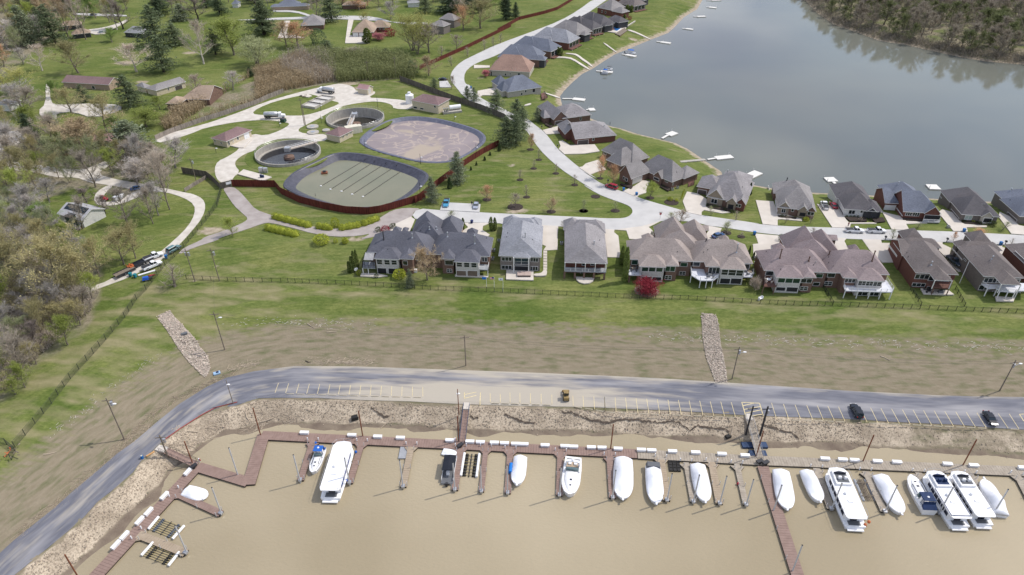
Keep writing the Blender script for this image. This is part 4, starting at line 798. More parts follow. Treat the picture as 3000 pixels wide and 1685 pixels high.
g=h.blk((640,898),(863,869),(840,785),pitch=.6,ends='hh'); g1=h.blk((570,905),(686,893),(560,790),pitch=.95,ridge='y',ends='gh'); g2=h.blk((478,876),(575,905),7,pitch=.8)
h.win('s',g1,[(585,920,655,950)],'garage_door',m=M_gard); h.win('s',g,[(773,885,785,910)]); h.done(pipes=[((765,800),.7,M_metal),((780,800),.7,M_metal)],vents=[(730,858)])
h=House('pale stone house with a steep blue-grey roof, beside the lake path','A3',(245,695),(485,658),'bluegrey','stone',zb=-4)
g=h.blk((225,698),(487,658),(430,590),pitch=.7,ends='hh'); g1=h.blk((178,690),(262,682),7,pitch=1.3,ridge='y',ends='hh'); g2=h.blk((138,640),(250,640),8,pitch=1.1,ridge='y')
h.win('s',g,[(325,703,338,720),(355,682,368,700),(412,673,434,698)]); h.win('s',g,[(295,728,310,742)]); h.win('s',g1,[(218,705,232,735)],'shaded_opening',m=M_darkop)
h.deck([(480,705),(500,700),(528,738),(482,752)],-.3,M_bdeck,rail=M_rail_b,edges=[1,2],zg=-4); h.done(pipes=[((335,635),.5,M_metal)])
h=House('terracotta-roofed house on the bend, pink blossom at its left','A3',(85,530),(395,547),'terracotta','stone',zb=-3)
g=h.blk((82,530),(396,547),(385,478),pitch=.78,hf=.75); h.win('s',g,[(203,555,216,573),(240,552,250,565),(300,552,323,572)]); h.win('s',g,[(95,540,108,575)],'patio_door'); h.done(pipes=[((262,520),.4,M_metal),((284,525),.4,M_metal)])
for lab,A,B,D,rf,wl,ex in [('blue-grey-roofed dark brick house with a tall dark rear porch, next beyond the terracotta roof',(145,430),(468,455),(510,400),'bluegrey','brownbrick',[((400,448),(508,458),6)]),
  ('blue-grey-roofed brown house with a rear porch post frame, second beyond the terracotta roof',(255,345),(553,392),(530,335),'bluegrey','brownbrick',[]),
  ('pale blue-grey-roofed red-brick house with a white-framed rear porch',(405,285),(690,328),(640,265),'grey','brick',[((480,300),(560,310),6)]),
  ('brick house with a grey roof and a dark screened porch, facing the lake',(545,220),(745,268),(740,205),'midgrey','brick',[((745,262),(830,262),6)]),
  ('grey-roofed house with a white-trimmed rear balcony, left of the swimming pool',(650,170),(868,222),(900,190),'charcoal','greybrick',[]),
  ('large dark-roofed house wrapping the swimming pool terrace',(762,135),(930,190),(1000,160),'charcoal','greybrick',[((930,150),(1110,165),9),((900,195),(1000,190),7)]),
  ('red-brick gabled house with a grey roof near the top of the street',(900,55),(1010,78),(1010,30),'midgrey','brick',[((980,90),(1120,92),9)]),
  ('grey-brown-roofed house at the top of the lakeside row',(1050,20),(1180,48),(1170,5),'brown','greybrick',[]),
  ('dark-roofed house at the very top edge of the photo, last of the lakeside row',(1010,-15),(1080,-5),(1090,-40),'charcoal','brick',[((1120,-10),(1260,5),9)])]:
    h=House(lab,'A3',A,B,rf,wl,ze=4.2,zb=-4)
    g=h.blk(A,B,D,pitch=.72,hf=.8); h.blk((A[0]+.15*(B[0]-A[0]),A[1]+.1*(B[1]-A[1])),(A[0]+.6*(B[0]-A[0]),A[1]+.6*(B[1]-A[1])),(D[0]-60,D[1]-12),pitch=.85,ridge='y')
    for a,b,d in ex: h.blk(a,b,d,pitch=.6,hf=.8,wall='dark' if 'dark' in lab else None)
    bk=h.blks[g]; 
    # rear openings facing the lake and side windows
    for t in (.35,.6):
        x=bk['w']+(bk['e']-bk['w'])*t; f=MB(); f.box(x-.6,bk['s']-.08,1.2,x+.6,bk['s'],2.7); fo=f.build('window',M_trim,h.e); MB().box(x-.5,bk['s']-.11,1.3,x+.5,bk['s']-.081,2.6).build('pane',M_glass,fo)
    for z0_,z1_ in ((-2.3,0.1),(.9,3.6)):
        y0_,y1_=bk['s']+1,bk['n']-1; n=3
        for q in range(n):
            ya=y0_+(y1_-y0_)*q/n+.25; yb=y0_+(y1_-y0_)*(q+1)/n-.25; fo=MB().box(bk['e'],ya,z0_,bk['e']+.08,yb,z1_).build('window',M_trim,h.e); MB().box(bk['e']+.081,ya+.12,z0_+.12,bk['e']+.12,yb-.12,z1_-.12).build('pane',M_glass,fo)
    MB().box(bk['e'],bk['s']+.5,.25,bk['e']+2.4,bk['n']-.5,.5).build('balcony',M_bdeck if 'brick' in wl else M_wdeck,h.e)
    for yy in (bk['s']+.6,(bk['s']+bk['n'])/2,bk['n']-.6): MB().box(bk['e']+2.1,yy-.15,-4,bk['e']+2.35,yy+.15,.25).build('balcony_post',M_trim if 'white' in lab else WL['brownbrick'],h.e)
    h.done(vents=[((A[0]+B[0])/2,(A[1]+B[1])/2-15)])
# ---- older houses among the trees on the left and at the top
def simple(lab,cr,blks,rf,wl,ze=3.0,zb=-1,wins=(),pitch=.5,ends='hh',vents=(),gar=None):
    h=House(lab,cr,blks[0][0],blks[0][1],rf,wl,ze=ze,zb=zb)
    for i,b in enumerate(blks): h.blk(b[0],b[1],b[2],pitch=b[3] if len(b)>3 else pitch,ridge=b[4] if len(b)>4 else 'x',ends=b[5] if len(b)>5 else ends)
    for sd,bi,rs in wins: h.win(sd,bi,rs)
    if gar: h.win(gar[0],gar[1],gar[2],'garage_door',m=gar[3])
    h.done(vents=vents); return h
simple('long low ranch house with a plum-brown gabled roof among the trees','D2',[((865,1160),(1535,1200),(1575,1105),.42,'x','gg')],'plum','buff',wins=[('s',0,[(1290,1212,1350,1260)])])
simple('grey L-shaped ranch house with a wide open garage','D3',[((270,1283),(700,1152),8.5,.42,'x','hg'),((60,1175),(265,1283),8,.45,'x','hh')],'midgrey','tan',wins=[('s',0,[(435,1235,465,1275)])],gar=('s',0,[(540,1225,655,1265)],M_gard))
simple('tan hip-roofed house just behind the reed bank','A1',[((1362,752),(1586,754),(1590,668),.5,'x','hg'),((1245,790),(1370,782),9,.55,'y','hh')],'tan','brownbrick',zb=-1)
simple('small pale house with a pinkish roof beside the gravel road','A1',[((700,1078),(858,1070),8,.5,'x','gg')],'pink','white')
simple('brown two-part house behind tall bare trees near the top left corner','D2',[((840,378),(1160,345),9,.5),((1005,455),(1290,500),8,.6)],'tan','dark',wins=[('s',0,[(890,395,960,440)])])
simple('small grey house half hidden by pines near the top','A1',[((935,245),(1080,255),9,.7)],'palegrey','dark')
simple('grey hip-roofed brick house behind the two budding trees at the top','A2',[((345,195),(515,188),(500,140),.55),((340,180),(420,200),6,.6)],'midgrey','brownbrick')
simple('large brown hip-roofed brick house with a double garage and red shrub','A2',[((722,245),(890,245),(860,185),.55),((860,205),(1005,210),10,.7)],'tan','brick',gar=('s',0,[(733,252,775,278),(780,252,818,278)],M_garw),wins=[('s',1,[(930,215,945,225),(960,215,975,225)])])
simple('grey two-storey house with a white sunroom at the top right of the old neighbourhood','A2',[((1385,140),(1500,155),9,.7),((1335,180),(1400,210),9,.6)],'midgrey','taupe',ze=5)
simple('long blue-grey-roofed house at the top edge of the photo','A2',[((165,40),(330,35),9,.6),((110,50),(400,48),6,.5)],'bluegrey','buff')
simple('low brown house behind orange-budded trees at the top edge','A2',[((650,40),(830,35),8,.5)],'tan','brownbrick')
simple('pale grey-roofed house cut by the top edge, left of the dark pines','A2',[((1145,25),(1240,22),8,.5)],'palegrey','white')
simple('white house with a red door cut by the top edge','A1',[((1750,30),(1800,30),7,.7)],'bluegrey','white')
simple('low white house on the left edge of the photo behind bare trees','A1',[((-60,790),(60,800),8,.4)],'palegrey','white')
h=House('white metal-roofed house with dark solar panels and a tall green chimney tower','A5',(478,655),(690,712),'metal','white',zb=-1.5)
h.blk((478,655),(690,714),(690,560),pitch=.45,ridge='x',ends='gg')
b=h.blks[0]; sl=.45; n=6
for q in range(n):
    xa=b['x0']+1.2+(b['x1']-b['x0']-2.2)*q/n; xb=xa+(b['x1']-b['x0']-2.2)/n-.12; ya=b['y0']+2.4; yb=b['y0']+4.6
    MB().add([(xa,ya,b['ze']+(ya-b['y0'])*sl+.12),(xb,ya,b['ze']+(ya-b['y0'])*sl+.12),(xb,yb,b['ze']+(yb-b['y0'])*sl+.12),(xa,yb,b['ze']+(yb-b['y0'])*sl+.12),(xa,ya,b['ze']+(ya-b['y0'])*sl),(xb,ya,b['ze']+(ya-b['y0'])*sl),(xb,yb,b['ze']+(yb-b['y0'])*sl),(xa,yb,b['ze']+(yb-b['y0'])*sl)],[(0,1,2,3),(5,4,7,6),(4,5,1,0),(5,6,2,1),(6,7,3,2),(7,4,0,3)]).build('solar_panel',M_glass,h.e)
c=h.L((610,720),2); MB().box(c.x-1.1,c.y-1.2,-1.5,c.x+1.1,c.y+1.2,4.2).build('chimney_tower',mat('green_siding',(.05,.085,.07),.8),h.e); MB().box(c.x-1.3,c.y-1.4,4.2,c.x+1.3,c.y+1.4,4.4).build('chimney_cap',M_dmetal,h.e)
h.deck([(520,735),(690,760),(680,790),(500,770)],.3,M_bdeck,rail=M_trim,zg=-2); h.done()
# ---- treatment works buildings
h=House('tan service building with a plum hip roof and garage door, by the gravel yard','A6',(180,622),(402,522),'plum','tan',name='works_building',cat='building',over=.5)
h.blk((180,622),(402,522),(50,592),pitch=.42,hf=.95); h.win('s',0,[(192,618,215,648),(233,598,243,630),(268,580,290,605)]); h.win('s',0,[(330,560,383,600)],'garage_door',m=M_garw); h.win('w',0,[(130,625,152,642),(78,605,96,625)]); h.done()
h=House('small tan pump house with a plum roof beside the cream generator','A6',(1140,582),(1262,522),'plum','tan',ze=2.9,name='works_building',cat='building',over=.4)
h.blk((1140,582),(1262,522),(1028,548),pitch=.5); 
for u in ((1172,575),(1205,558),(1238,538)): h.win('s',0,[(u[0]-6,u[1]-8,u[0]+6,u[1]+14)],'patio_door')
h.done()
h=House('tall tan blower building with a plum hip roof, between the fence and the silted pond','B1',(305,212),(432,142),'plum','tan',ze=4.4,name='works_building',cat='building',over=.5)
h.blk((305,212),(432,142),(20,152),ridge='y',pitch=.42,hf=.95); h.win('w',0,[(257,213,280,240),(40,220,82,250),(110,235,150,260)]); h.done()
h=House('small tan shed with a pinkish ridged roof at the top of the works','A2',(765,665),(848,678),'pink','tan',ze=2.8,name='shed',cat='shed',over=.25)
h.blk((762,668),(845,680),(872,655),pitch=.6,ends='gg'); h.win('e',0,[(850,678,870,705)],'garage_door'); h.done()
# ================================================================ TREATMENT WORKS, FENCES, POLES
M_cast=mat('weathered_concrete',(.30,.28,.25),.9,var=.2,scale=1.2,detail=8,col2=(.46,.43,.38),stretch=(1,1,.4))
M_liner=mat('black_pond_liner',(.030,.030,.045),.45,scale=.8,col2=(.075,.075,.10),detail=7,spec=.5)
M_linerg=mat('grey_pond_liner',(.085,.09,.13),.5,scale=.8,col2=(.15,.155,.20),detail=7)
M_sludge=mat('crusted_sludge',(.215,.18,.185),.6,scale=.08,col2=(.29,.245,.245),detail=9)
M_green=mat('settling_water',(.155,.16,.10),.22,scale=.05,col2=(.22,.205,.135),detail=5,spec=.5)
M_tankw=mat('dark_tank_water',(.012,.013,.018),.08,var=.3,spec=.5)
M_rust=mat('rust_brown',(.20,.075,.04),.85,var=.35,scale=2)
M_wood=mat('weathered_wood',(.20,.165,.13),.9,var=.25,scale=2,detail=6)
M_white=mat('white_paint',(.78,.78,.79),.4,var=.03)
def sludge_cracks(m):
    n=m.node_tree; b=n.nodes['Principled BSDF']; src=b.inputs['Base Color'].links[0].from_socket
    tc=n.nodes.new('ShaderNodeTexCoord'); nz=n.nodes.new('ShaderNodeTexNoise'); nz.inputs['Scale'].default_value=.07; nz.inputs['Detail'].default_value=6
    nz.inputs['Distortion'].default_value=1.6
    n.links.new(tc.outputs['Object'],nz.inputs[0]); r=n.nodes.new('ShaderNodeValToRGB'); e=r.color_ramp.elements; e[0].position=.47; e[0].color=(0,0,0,1); e[1].position=.5; e[1].color=(1,1,1,1); x=e.new(.53); x.color=(0,0,0,1)
    mx=n.nodes.new('ShaderNodeMixRGB'); mx.inputs[2].default_value=(.40,.33,.28,1); n.links.new(nz.outputs[0],r.inputs[0]); n.links.new(r.outputs[0],mx.inputs[0]); n.links.new(src,mx.inputs[1])
    nz2=n.nodes.new('ShaderNodeTexNoise'); nz2.inputs['Scale'].default_value=.045; nz2.inputs['Detail'].default_value=7; mp=n.nodes.new('ShaderNodeMapping'); mp.inputs['Location'].default_value=(31,7,0)
    n.links.new(tc.outputs['Object'],mp.inputs[0]); n.links.new(mp.outputs[0],nz2.inputs[0]); r2=n.nodes.new('ShaderNodeValToRGB'); r2.color_ramp.elements[0].position=.56; r2.color_ramp.elements[1].position=.62
    m2=n.nodes.new('ShaderNodeMixRGB'); m2.inputs[2].default_value=(.36,.30,.24,1); n.links.new(nz2.outputs[0],r2.inputs[0]); n.links.new(r2.outputs[0],m2.inputs[0]); n.links.new(mx.outputs[0],m2.inputs[1]); n.links.new(m2.outputs[0],b.inputs['Base Color'])
sludge_cracks(M_sludge)
def offs(poly,d):
    n=len(poly); ar=sum(poly[i][0]*poly[(i+1)%n][1]-poly[(i+1)%n][0]*poly[i][1] for i in range(n)); sg=1 if ar>0 else -1; out=[]
    for i in range(n):
        t=(Vector(poly[(i+1)%n])-Vector(poly[i-1])).normalized(); out.append(Vector(poly[i])+Vector((-t.y,t.x))*sg*d)
    return out
def pond(label,poly,ml,mw,zw,wid):
    e=empty('treatment_pond',(sum(p.x for p in poly)/len(poly),sum(p.y for p in poly)/len(poly),0),0,label,'pond')
    rings=[[(*p,z) for p in offs(poly,d)] for d,z in ((-.9,.02),(-.7,.22),(.25,.25),(.5,.05),(wid,zw-.4))]
    L=lambda r:[(x-e.location.x,y-e.location.y,z) for x,y,z in r]
    MB().loft([L(r) for r in rings],cap=False).build('liner',ml,e)
    q=L([(*p,zw) for p in offs(poly,wid*.8)]); r_=geometry.delaunay_2d_cdt([Vector(v[:2]) for v in q[::3]],[],[list(range(len(q[::3])))],1,1e-3); mesh('water_surface',[(v.x,v.y,zw) for v in r_[0]],[tuple(f) for f in r_[2]],mw,e); return e
pa=pond('upper lined pond crusted over with grey-pink sludge and pale cracks',pondA_w,M_linerg,M_sludge,-.9,2.4)
pb=pond('lower lined pond of green water inside a black liner with long aeration lines',pondB_w,M_liner,M_green,-1.6,4.2)
for x1,y1,x2,y2 in [(985,1000,1345,785),(1065,1028,1425,800),(1160,1045,1520,815),(1250,1070,1610,835),(1342,1090,1700,850)]:
    a=P(S('A6',(x1,y1)),-1.55)-pb.location; b=P(S('A6',(x2,y2)),-1.55)-pb.location; c=P(S('A6',(x2+22,y2-16)),.3)-pb.location
    MB().tube(a,b,.1,n=5).tube(b,c,.1,n=5).build('aeration_line',M_dmetal,pb)
    MB().cbox((a.x,a.y,a.z-.1),(.7,.5,.3)).build('float',M_white,pb)
p=P(S('A6',(1015,890)),-1.6); q=empty('raft',(p.x,p.y,-1.6),.2,'small rusty square float drifting in the green pond','float'); MB().cbox((0,0,0),(2.4,2,.5)).build('pontoon',M_rust,q); MB().cbox((0,0,.5),(1.2,1,.5)).build('motor_box',M_dmetal,q)
def tank(label,t,zw,mw,ba,bb,drum):
    cx,cy,r=t; e=empty('clarifier_tank',(cx,cy,0),0,label,'tank'); n=56
    ring=lambda rr,z:[(rr*math.cos(2*math.pi*i/n),rr*math.sin(2*math.pi*i/n),z) for i in range(n)]
    MB().loft([ring(r,-.6),ring(r,1.2),ring(r-.45,1.2),ring(r-.45,zw-.5)],cap=False).build('tank_wall',M_cast,e)
    MB().loft([ring(r-.45,zw+.35),ring(r-1.5,zw+.35),ring(r-1.5,zw-.5)],cap=False).build('launder',M_cast,e)
    mesh('water_surface',ring(r-.5,zw),[tuple(range(n))],mw,e)
    ap=MB(); ap.loft([[(x+cx,y+cy,z) for x,y,z in ring(*q)] for q in ((r+4.2,-.3),(r+4,.07),(r-.1,.07))],cap=False); o=ap.build('tank_lawn',M_ground); o['kind']='structure'
    rl=MB()
    for z in (1.7,2.25): 
        rr=ring(r-.1,z); 
        for i in range(n): rl.tube(rr[i],rr[(i+1)%n],.035,n=4,cap=False)
    for i in range(0,n,2): a=ring(r-.1,1.2)[i]; rl.tube(a,(a[0],a[1],2.28),.035,n=4)
    rl.build('handrail',M_metal,e)
    a=P(ba,1.5)-e.location; b=P(bb,1.5)-e.location; d=(b-a).normalized(); nn=Vector((-d.y,d.x,0)); w=.9
    m=MB(); V=[a-nn*w,b-nn*w,b+nn*w,a+nn*w]; m.prism([(v.x,v.y) for v in V],1.25,1.5); br=m.build('bridge',mat('bridge_deck',(.42,.36,.30),.8),e)
    m=MB()
    for s_ in (-w,w):
        for z in (2.05,2.6): m.tube(a+nn*s_+Vector((0,0,z-1.5)),b+nn*s_+Vector((0,0,z-1.5)),.05,n=4)
        k=int((b-a).length/1.5)
        for i in range(k+1): c=a+d*(b-a).length*i/k+nn*s_; m.tube((c.x,c.y,1.5),(c.x,c.y,2.6),.04,n=4)
    m.build('bridge_railing',M_white,br)
    m=MB(); m.tube((0,0,zw-.5),(0,0,zw+drum),2.3,2.1,n=18); m.build('centre_well',mat('scummy_brown',(.19,.125,.095),.9,var=.4,scale=1),e); MB().cbox((0,0,1.5),(2.2,2.2,1.6)).build('drive_unit',M_metal,e)
    return e
tank('left round clarifier tank full of dark water, with a rust-brown scraper bridge',tank1,-1.6,M_tankw,S('A6',(690,690)),S('A6',(950,620)),.9)
t2=tank('upper round clarifier tank drawn down to its stained inner ring, pale bridge reaching in',tank2,-3.2,mat('murky_tank_water',(.035,.032,.025),.12,spec=.5),S('A6',(1270,385)),S('A6',(1225,490)),1.6)
# rectangular basin, manholes, generator, upright tank, chemical skid
def at(c,x,y,z=0): return P(S(c,(x,y)),z)
a=at('A6',932,330,1.2); b=at('A6',1105,240,1.2); c=at('A6',838,300,1.2); ang=math.atan2(b.y-a.y,b.x-a.x); Lx=(b-a).length; u=Vector((math.cos(ang),math.sin(ang),0)); v=Vector((-u.y,u.x,0)); Ly=abs((c-a).dot(v))
e=empty('concrete_basin',(a.x,a.y,0),ang,'pale rectangular concrete basin divided into cells, beside the upper tanker truck','basin')
m=MB(); m.box(0,0,-.3,Lx,.35,1.2); m.box(0,Ly-.35,-.3,Lx,Ly,1.2); m.box(0,.35,-.3,.35,Ly-.35,1.2); m.box(Lx-.35,.35,-.3,Lx,Ly-.35,1.2); m.build('basin_wall',M_cast,e)
for k in (.35,.68): MB().box(Lx*k,.36,-.3,Lx*k+.4,Ly-.36,1.17).build('dividing_wall',M_cast,e)
MB().box(.35,.35,.3,Lx-.35,Ly-.35,.6).build('basin_fill',mat('pale_sediment',(.52,.50,.47),.8),e)
for k in (.3,.63): MB().box(Lx*k,.1,1.25,Lx*k+.25,Ly-.1,1.45).build('pipe_rack',M_dmetal,e)
for i,(x,y,r,w) in enumerate([(915,500,2.6,'farthest of the three round slabs'),(918,548,2.6,'nearest of the three round slabs'),(1030,530,1.7,'smallest of the three round slabs, by the pump house')]):
    p=at('A6',x,y); e=empty('round_slab',(p.x,p.y,0),0,'round concrete slab, '+w,'slab','round slabs by the pump house')
    MB().tube((0,0,0),(0,0,.5),r,n=20).build('slab',M_cast,e); MB().tube((0,0,.5),(0,0,.58),r*.4,n=12).build('cover',M_metal,e)
p=at('A6',1275,545); e=empty('generator',(p.x,p.y,0),R(28),'cream enclosed generator beside the pump house','generator')
MB().box(-4.2,-1.6,.1,1.5,1.6,3.2).build('enclosure',mat('cream_paint',(.62,.58,.47),.5),e); MB().box(1.5,-1.4,.1,3.0,1.4,3.0).build('radiator_end',mat('cream_paint2',(.62,.58,.47),.5),e); MB().box(3.0,-.9,.7,3.05,.9,2.3).build('louvre',M_dmetal,e)
p=at('B1',5,190); e=empty('storage_tank',(p.x,p.y,0),0,'white upright storage tank at the left end of the blower building','tank')
m=MB(); m.tube((0,0,0),(0,0,4.2),2.0,n=18); m.tube((0,0,4.2),(0,0,4.9),2.0,.7,n=18); m.build('shell',M_white,e); MB().tube((0,0,4.9),(0,0,5.5),.8,n=10).build('hatch',M_white,e)
p=at('B1',440,290); e=empty('blower_skid',(p.x,p.y,0),R(20),'grey pipework skid with a white drum at the right end of the blower building','equipment')
MB().box(-4,-1.5,0,5,1.5,.9).build('plinth',M_cast,e); MB().tube((-.5,1,2.2),(5,1,2.2),1.0,n=12).build('drum',M_white,e)
for k in range(3): MB().tube((-3+k*.9,0,.9),(-3.8+k*.9,-1.4,3.0),.3,n=8).build('duct',M_metal,e)
p=at('A6',500,885); e=empty('control_cabinet',(p.x,p.y,0),0,'group of steel control cabinets at the end of the concrete pad','cabinet')
MB().box(-1.6,-.6,0,-.1,.6,2.2).build('cabinet',M_metal,e); MB().box(.1,-.6,0,1.6,.6,2.0).build('cabinet',M_metal,e)
p=at('A6',480,935); e=empty('pump',(p.x,p.y,0),0,'dark blue pump standing on the concrete pad','pump'); MB().tube((0,0,0),(0,0,1.6),.45,n=10).build('casing',mat('blue_pump',(.02,.04,.10),.5),e); MB().tube((.8,0,0),(.8,0,1.4),.4,n=10).build('motor',mat('blue_pump2',(.02,.04,.10),.5),e)
e=empty('waste_boxes',at('A6',860,240),0,'heap of pale pallets and scrap at the top of the grass island','scrap pile')
for k in range(5): MB().cbox((rnd.uniform(-3,3),rnd.uniform(-1.5,1.5),0),(1.2,1,.5),rnd.uniform(0,3)).build('pallet',M_wood,e)
# ---- fences
def boards(name,c,s=1):
    def bld(m,n,b,rp,mp):
        w=n.nodes.new('ShaderNodeTexNoise'); w.inputs['Scale'].default_value=5; w.inputs['Detail'].default_value=1; mp2=n.nodes.new('ShaderNodeMapping'); mp2.inputs['Scale'].default_value=(1,1,.05)
        n.links.new(mp.inputs[0].links[0].from_socket,mp2.inputs[0]); n.links.new(mp2.outputs[0],w.inputs[0]); r=n.nodes.new('ShaderNodeValToRGB'); r.color_ramp.elements[0].position=.35; r.color_ramp.elements[1].position=.65; r.color_ramp.elements[0].color=(.6,.6,.6,1); r.color_ramp.elements[1].color=(1.3,1.3,1.3,1)
        x=n.nodes.new('ShaderNodeMixRGB'); x.blend_type='MULTIPLY'; x.inputs[0].default_value=1; n.links.new(w.outputs[0],r.inputs[0]); n.links.new(rp.outputs[0],x.inputs[1]); n.links.new(r.outputs[0],x.inputs[2]); n.links.new(x.outputs[0],b.inputs['Base Color'])
    return mat(name,c,.85,var=.15,scale=.3,build=bld)
M_red=boards('red_stained_boards',(.115,.026,.018)); M_greyf=boards('grey_weathered_boards',(.12,.105,.09)); M_oldf=boards('pale_weathered_boards',(.25,.215,.185))
M_iron=mat('black_iron_fence',(.02,.024,.018),.6,var=.1); M_chain=mat('green_chain_link',(.055,.065,.04),.7,var=.1)
def fence(label,pts,h,step,style,m,w=False):
    q=[Vector(p) if w else G(p).to_2d() for p in pts]; e=None; acc=[]
    for a,b in zip(q,q[1:]):
        k=max(1,round((b-a).length/step)); acc+=[a+(b-a)*j/k for j in range(k)]
    acc.append(q[-1]); o=acc[0]; oz=T(*o); e=empty('fence',(o.x,o.y,oz),0,label,'fence'); loc=Vector((o.x,o.y,oz)); stuff=MB()
    for i,a in enumerate(acc):
        za=T(a.x,a.y); A=Vector((a.x,a.y,za))-loc; r=.06
        if i%2==0 or style!='chain' or True:
            MB().box(A.x-r,A.y-r,A.z-.2,A.x+r,A.y+r,A.z+h+(.08 if style!='board' else .1)).build('post',m,e)
        if i+1<len(acc):
            b=acc[i+1]; B=Vector((b.x,b.y,T(b.x,b.y)))-loc; d=(B-A); L=d.length; n=Vector((-d.y,d.x,0)).normalized()*.03
            up=lambda p,z:(p.x,p.y,p.z+z)
            if style=='board':
                V=[up(A-n,.0),up(B-n,.0),up(B+n,.0),up(A+n,.0),up(A-n,h),up(B-n,h),up(B+n,h),up(A+n,h)]
                MB().add(V,[(3,2,1,0),(4,5,6,7),(0,1,5,4),(1,2,6,5),(2,3,7,6),(3,0,4,7)]).build('panel',m,e)
            else:
                mb=MB(); mb.tube(up(A,h),up(B,h),.035,n=4); mb.tube(up(A,.15 if style=='iron' else .08),up(B,.15 if style=='iron' else .08),.03,n=4)
                if style=='iron':
                    mb.tube(up(A,h-.25),up(B,h-.25),.025,n=4); k=int(L/.28)
                    for j in range(1,k): c=A+d*j/k; mb.box(c.x-.014,c.y-.014,c.z+.1,c.x+.014,c.y+.014,c.z+h)
                else:
                    k=int(L/.3)
                    for j in range(-int(h/.3),k):
                        for sgn in (0,1):
                            s0=max(0,j/k); z0_=h*max(0,(-j)*.3/h) ; s1=min(1,(j+h/.3)/k); z1_=(s1-j/k)*k*.3
                            if s1<=s0: continue
                            c0=A+d*s0; c1=A+d*s1; a0,a1=(z0_,z1_) if sgn==0 else (h-z0_,h-z1_)
                            mb.tube(up(c0,a0),up(c1,a1),.014,n=3,cap=False)
                mb.build('fence_panel',m,e)
    return e
fence('red-stained board fence curving round the lower pond',S('A6',(235,1003),(600,1008),(650,1068),(800,1140),(1000,1192),(1200,1230),(1380,1240),(1490,1225),(1600,1195),(1750,1150),(1872,1108)),2.8,2.5,'board',M_red)
fence('red-stained board fence running up between the ponds and the sapling lawn',S('B1',(60,1252),(170,1165),(320,1045),(430,962),(620,825),(780,725),(945,640)),2.6,2.5,'board',M_red)
fence('long red fence climbing to the top of the photo beside the old neighbourhood',S('A2',(1240,528),(1290,500),(1370,468),(1600,365),(1930,202))+S('A3',(150,242),(310,152),(500,106),(600,75),(700,15),(800,-60)),2.2,4.5,'board',M_red)
fence('dark weathered board fence behind the blower building',S('A2',(1090,612),(1200,652),(1340,705),(1500,765),(1700,832),(1880,905))+[S('B1',(1020,378))],2.8,2.5,'board',M_greyf)
fence('dark board fence ending at the works gate',S('A5',(1550,312),(1650,328),(1760,347),(1815,390),(1875,450)),2.6,2.5,'board',M_greyf)
fence('pale old timber fence below the reed bank',S('A1',(1180,1062),(1290,1012),(1500,935),(1700,872),(1938,792))+S('A2',(100,745),(210,702)),2.2,3,'board',M_oldf)
fence('short row of pale timber rails beside the curve of the gravel road',S('A5',(1570,470),(1640,425),(1700,390),(1750,360)),1.5,2.4,'board',M_oldf)
g=empty('works_gate',G(S('A6',(140,1025))),0,'grey board gate with a small white sign, at the left end of the red fence','gate'); a=G(S('A6',(140,1025))); b=G(S('A6',(232,1003))); d=b-a
for k in range(2):
    c0=d*k*.5; c1=d*(k*.5+.49); n=Vector((-d.y,d.x,0)).normalized()*.04; V=[c0-n,c1-n,c1+n,c0+n]; MB().prism([(v.x,v.y) for v in V],.1,2.6).build('gate_leaf',M_greyf,g)
c=d*.75-Vector((-d.y,d.x,0)).normalized()*.08; c=d*.75; nn=Vector((d.y,-d.x,0)).normalized(); du=d.normalized()
V=[c+nn*.07+du*s_+Vector((0,0,z)) for s_,z in ((-.9,1.2),(.9,1.2),(.9,2.2),(-.9,2.2))]; mesh('sign',V,[(0,1,2,3)],M_white,g)
fp=S('D4',(150,378),(460,396),(780,404),(1040,408),(1310,416),(1640,430))+S('B4',(160,1312),(400,1325),(760,1345),(1110,1375),(1700,1397),(2190,1412))+S('B6',(140,1406),(620,1420),(1110,1432))+S('B7',(530,1396),(1025,1416))+S('D5',(1260,108),(1860,130),(2170,143),(2576,160),(2900,175))
fence('long black iron fence along the back yards at the top of the levee',fp,1.5,2.45,'iron',M_iron)
fence('black iron side fence between the white-deck house and the brown-deck house',S('B7',(1345,1150),(1490,1410)),1.4,2.4,'iron',M_iron)
fence('black iron side fence left of the brown-deck brick house',S('B8',(600,1180),(760,1430)),1.4,2.4,'iron',M_iron)
fence('black iron side fence right of the flagpole',S('B8',(1280,1180),(1420,1440)),1.4,2.4,'iron',M_iron)
fence('iron fence round the terrace on the lake side of the brown-brick house',S('A3',(862,885),(900,895),(1000,935),(1000,950)),1.5,2.4,'iron',M_iron)
fence('dark chain-link fence sweeping down the levee on the left',S('A5',(1878,460),(1842,592),(1750,712),(1640,842),(1560,942),(1480,1022),(1400,1092),(1335,1180),(1240,1300))+S('C7',(1160,80),(1060,232),(900,420),(740,600),(600,752),(440,962),(300,1132),(130,1335)),1.9,3.2,'chain',M_chain)
fence('short chain-link fence round the debris heap at the left edge',S('C7',(-60,1280),(60,1310),(135,1370),(100,1440)),1.9,3.2,'chain',M_chain)
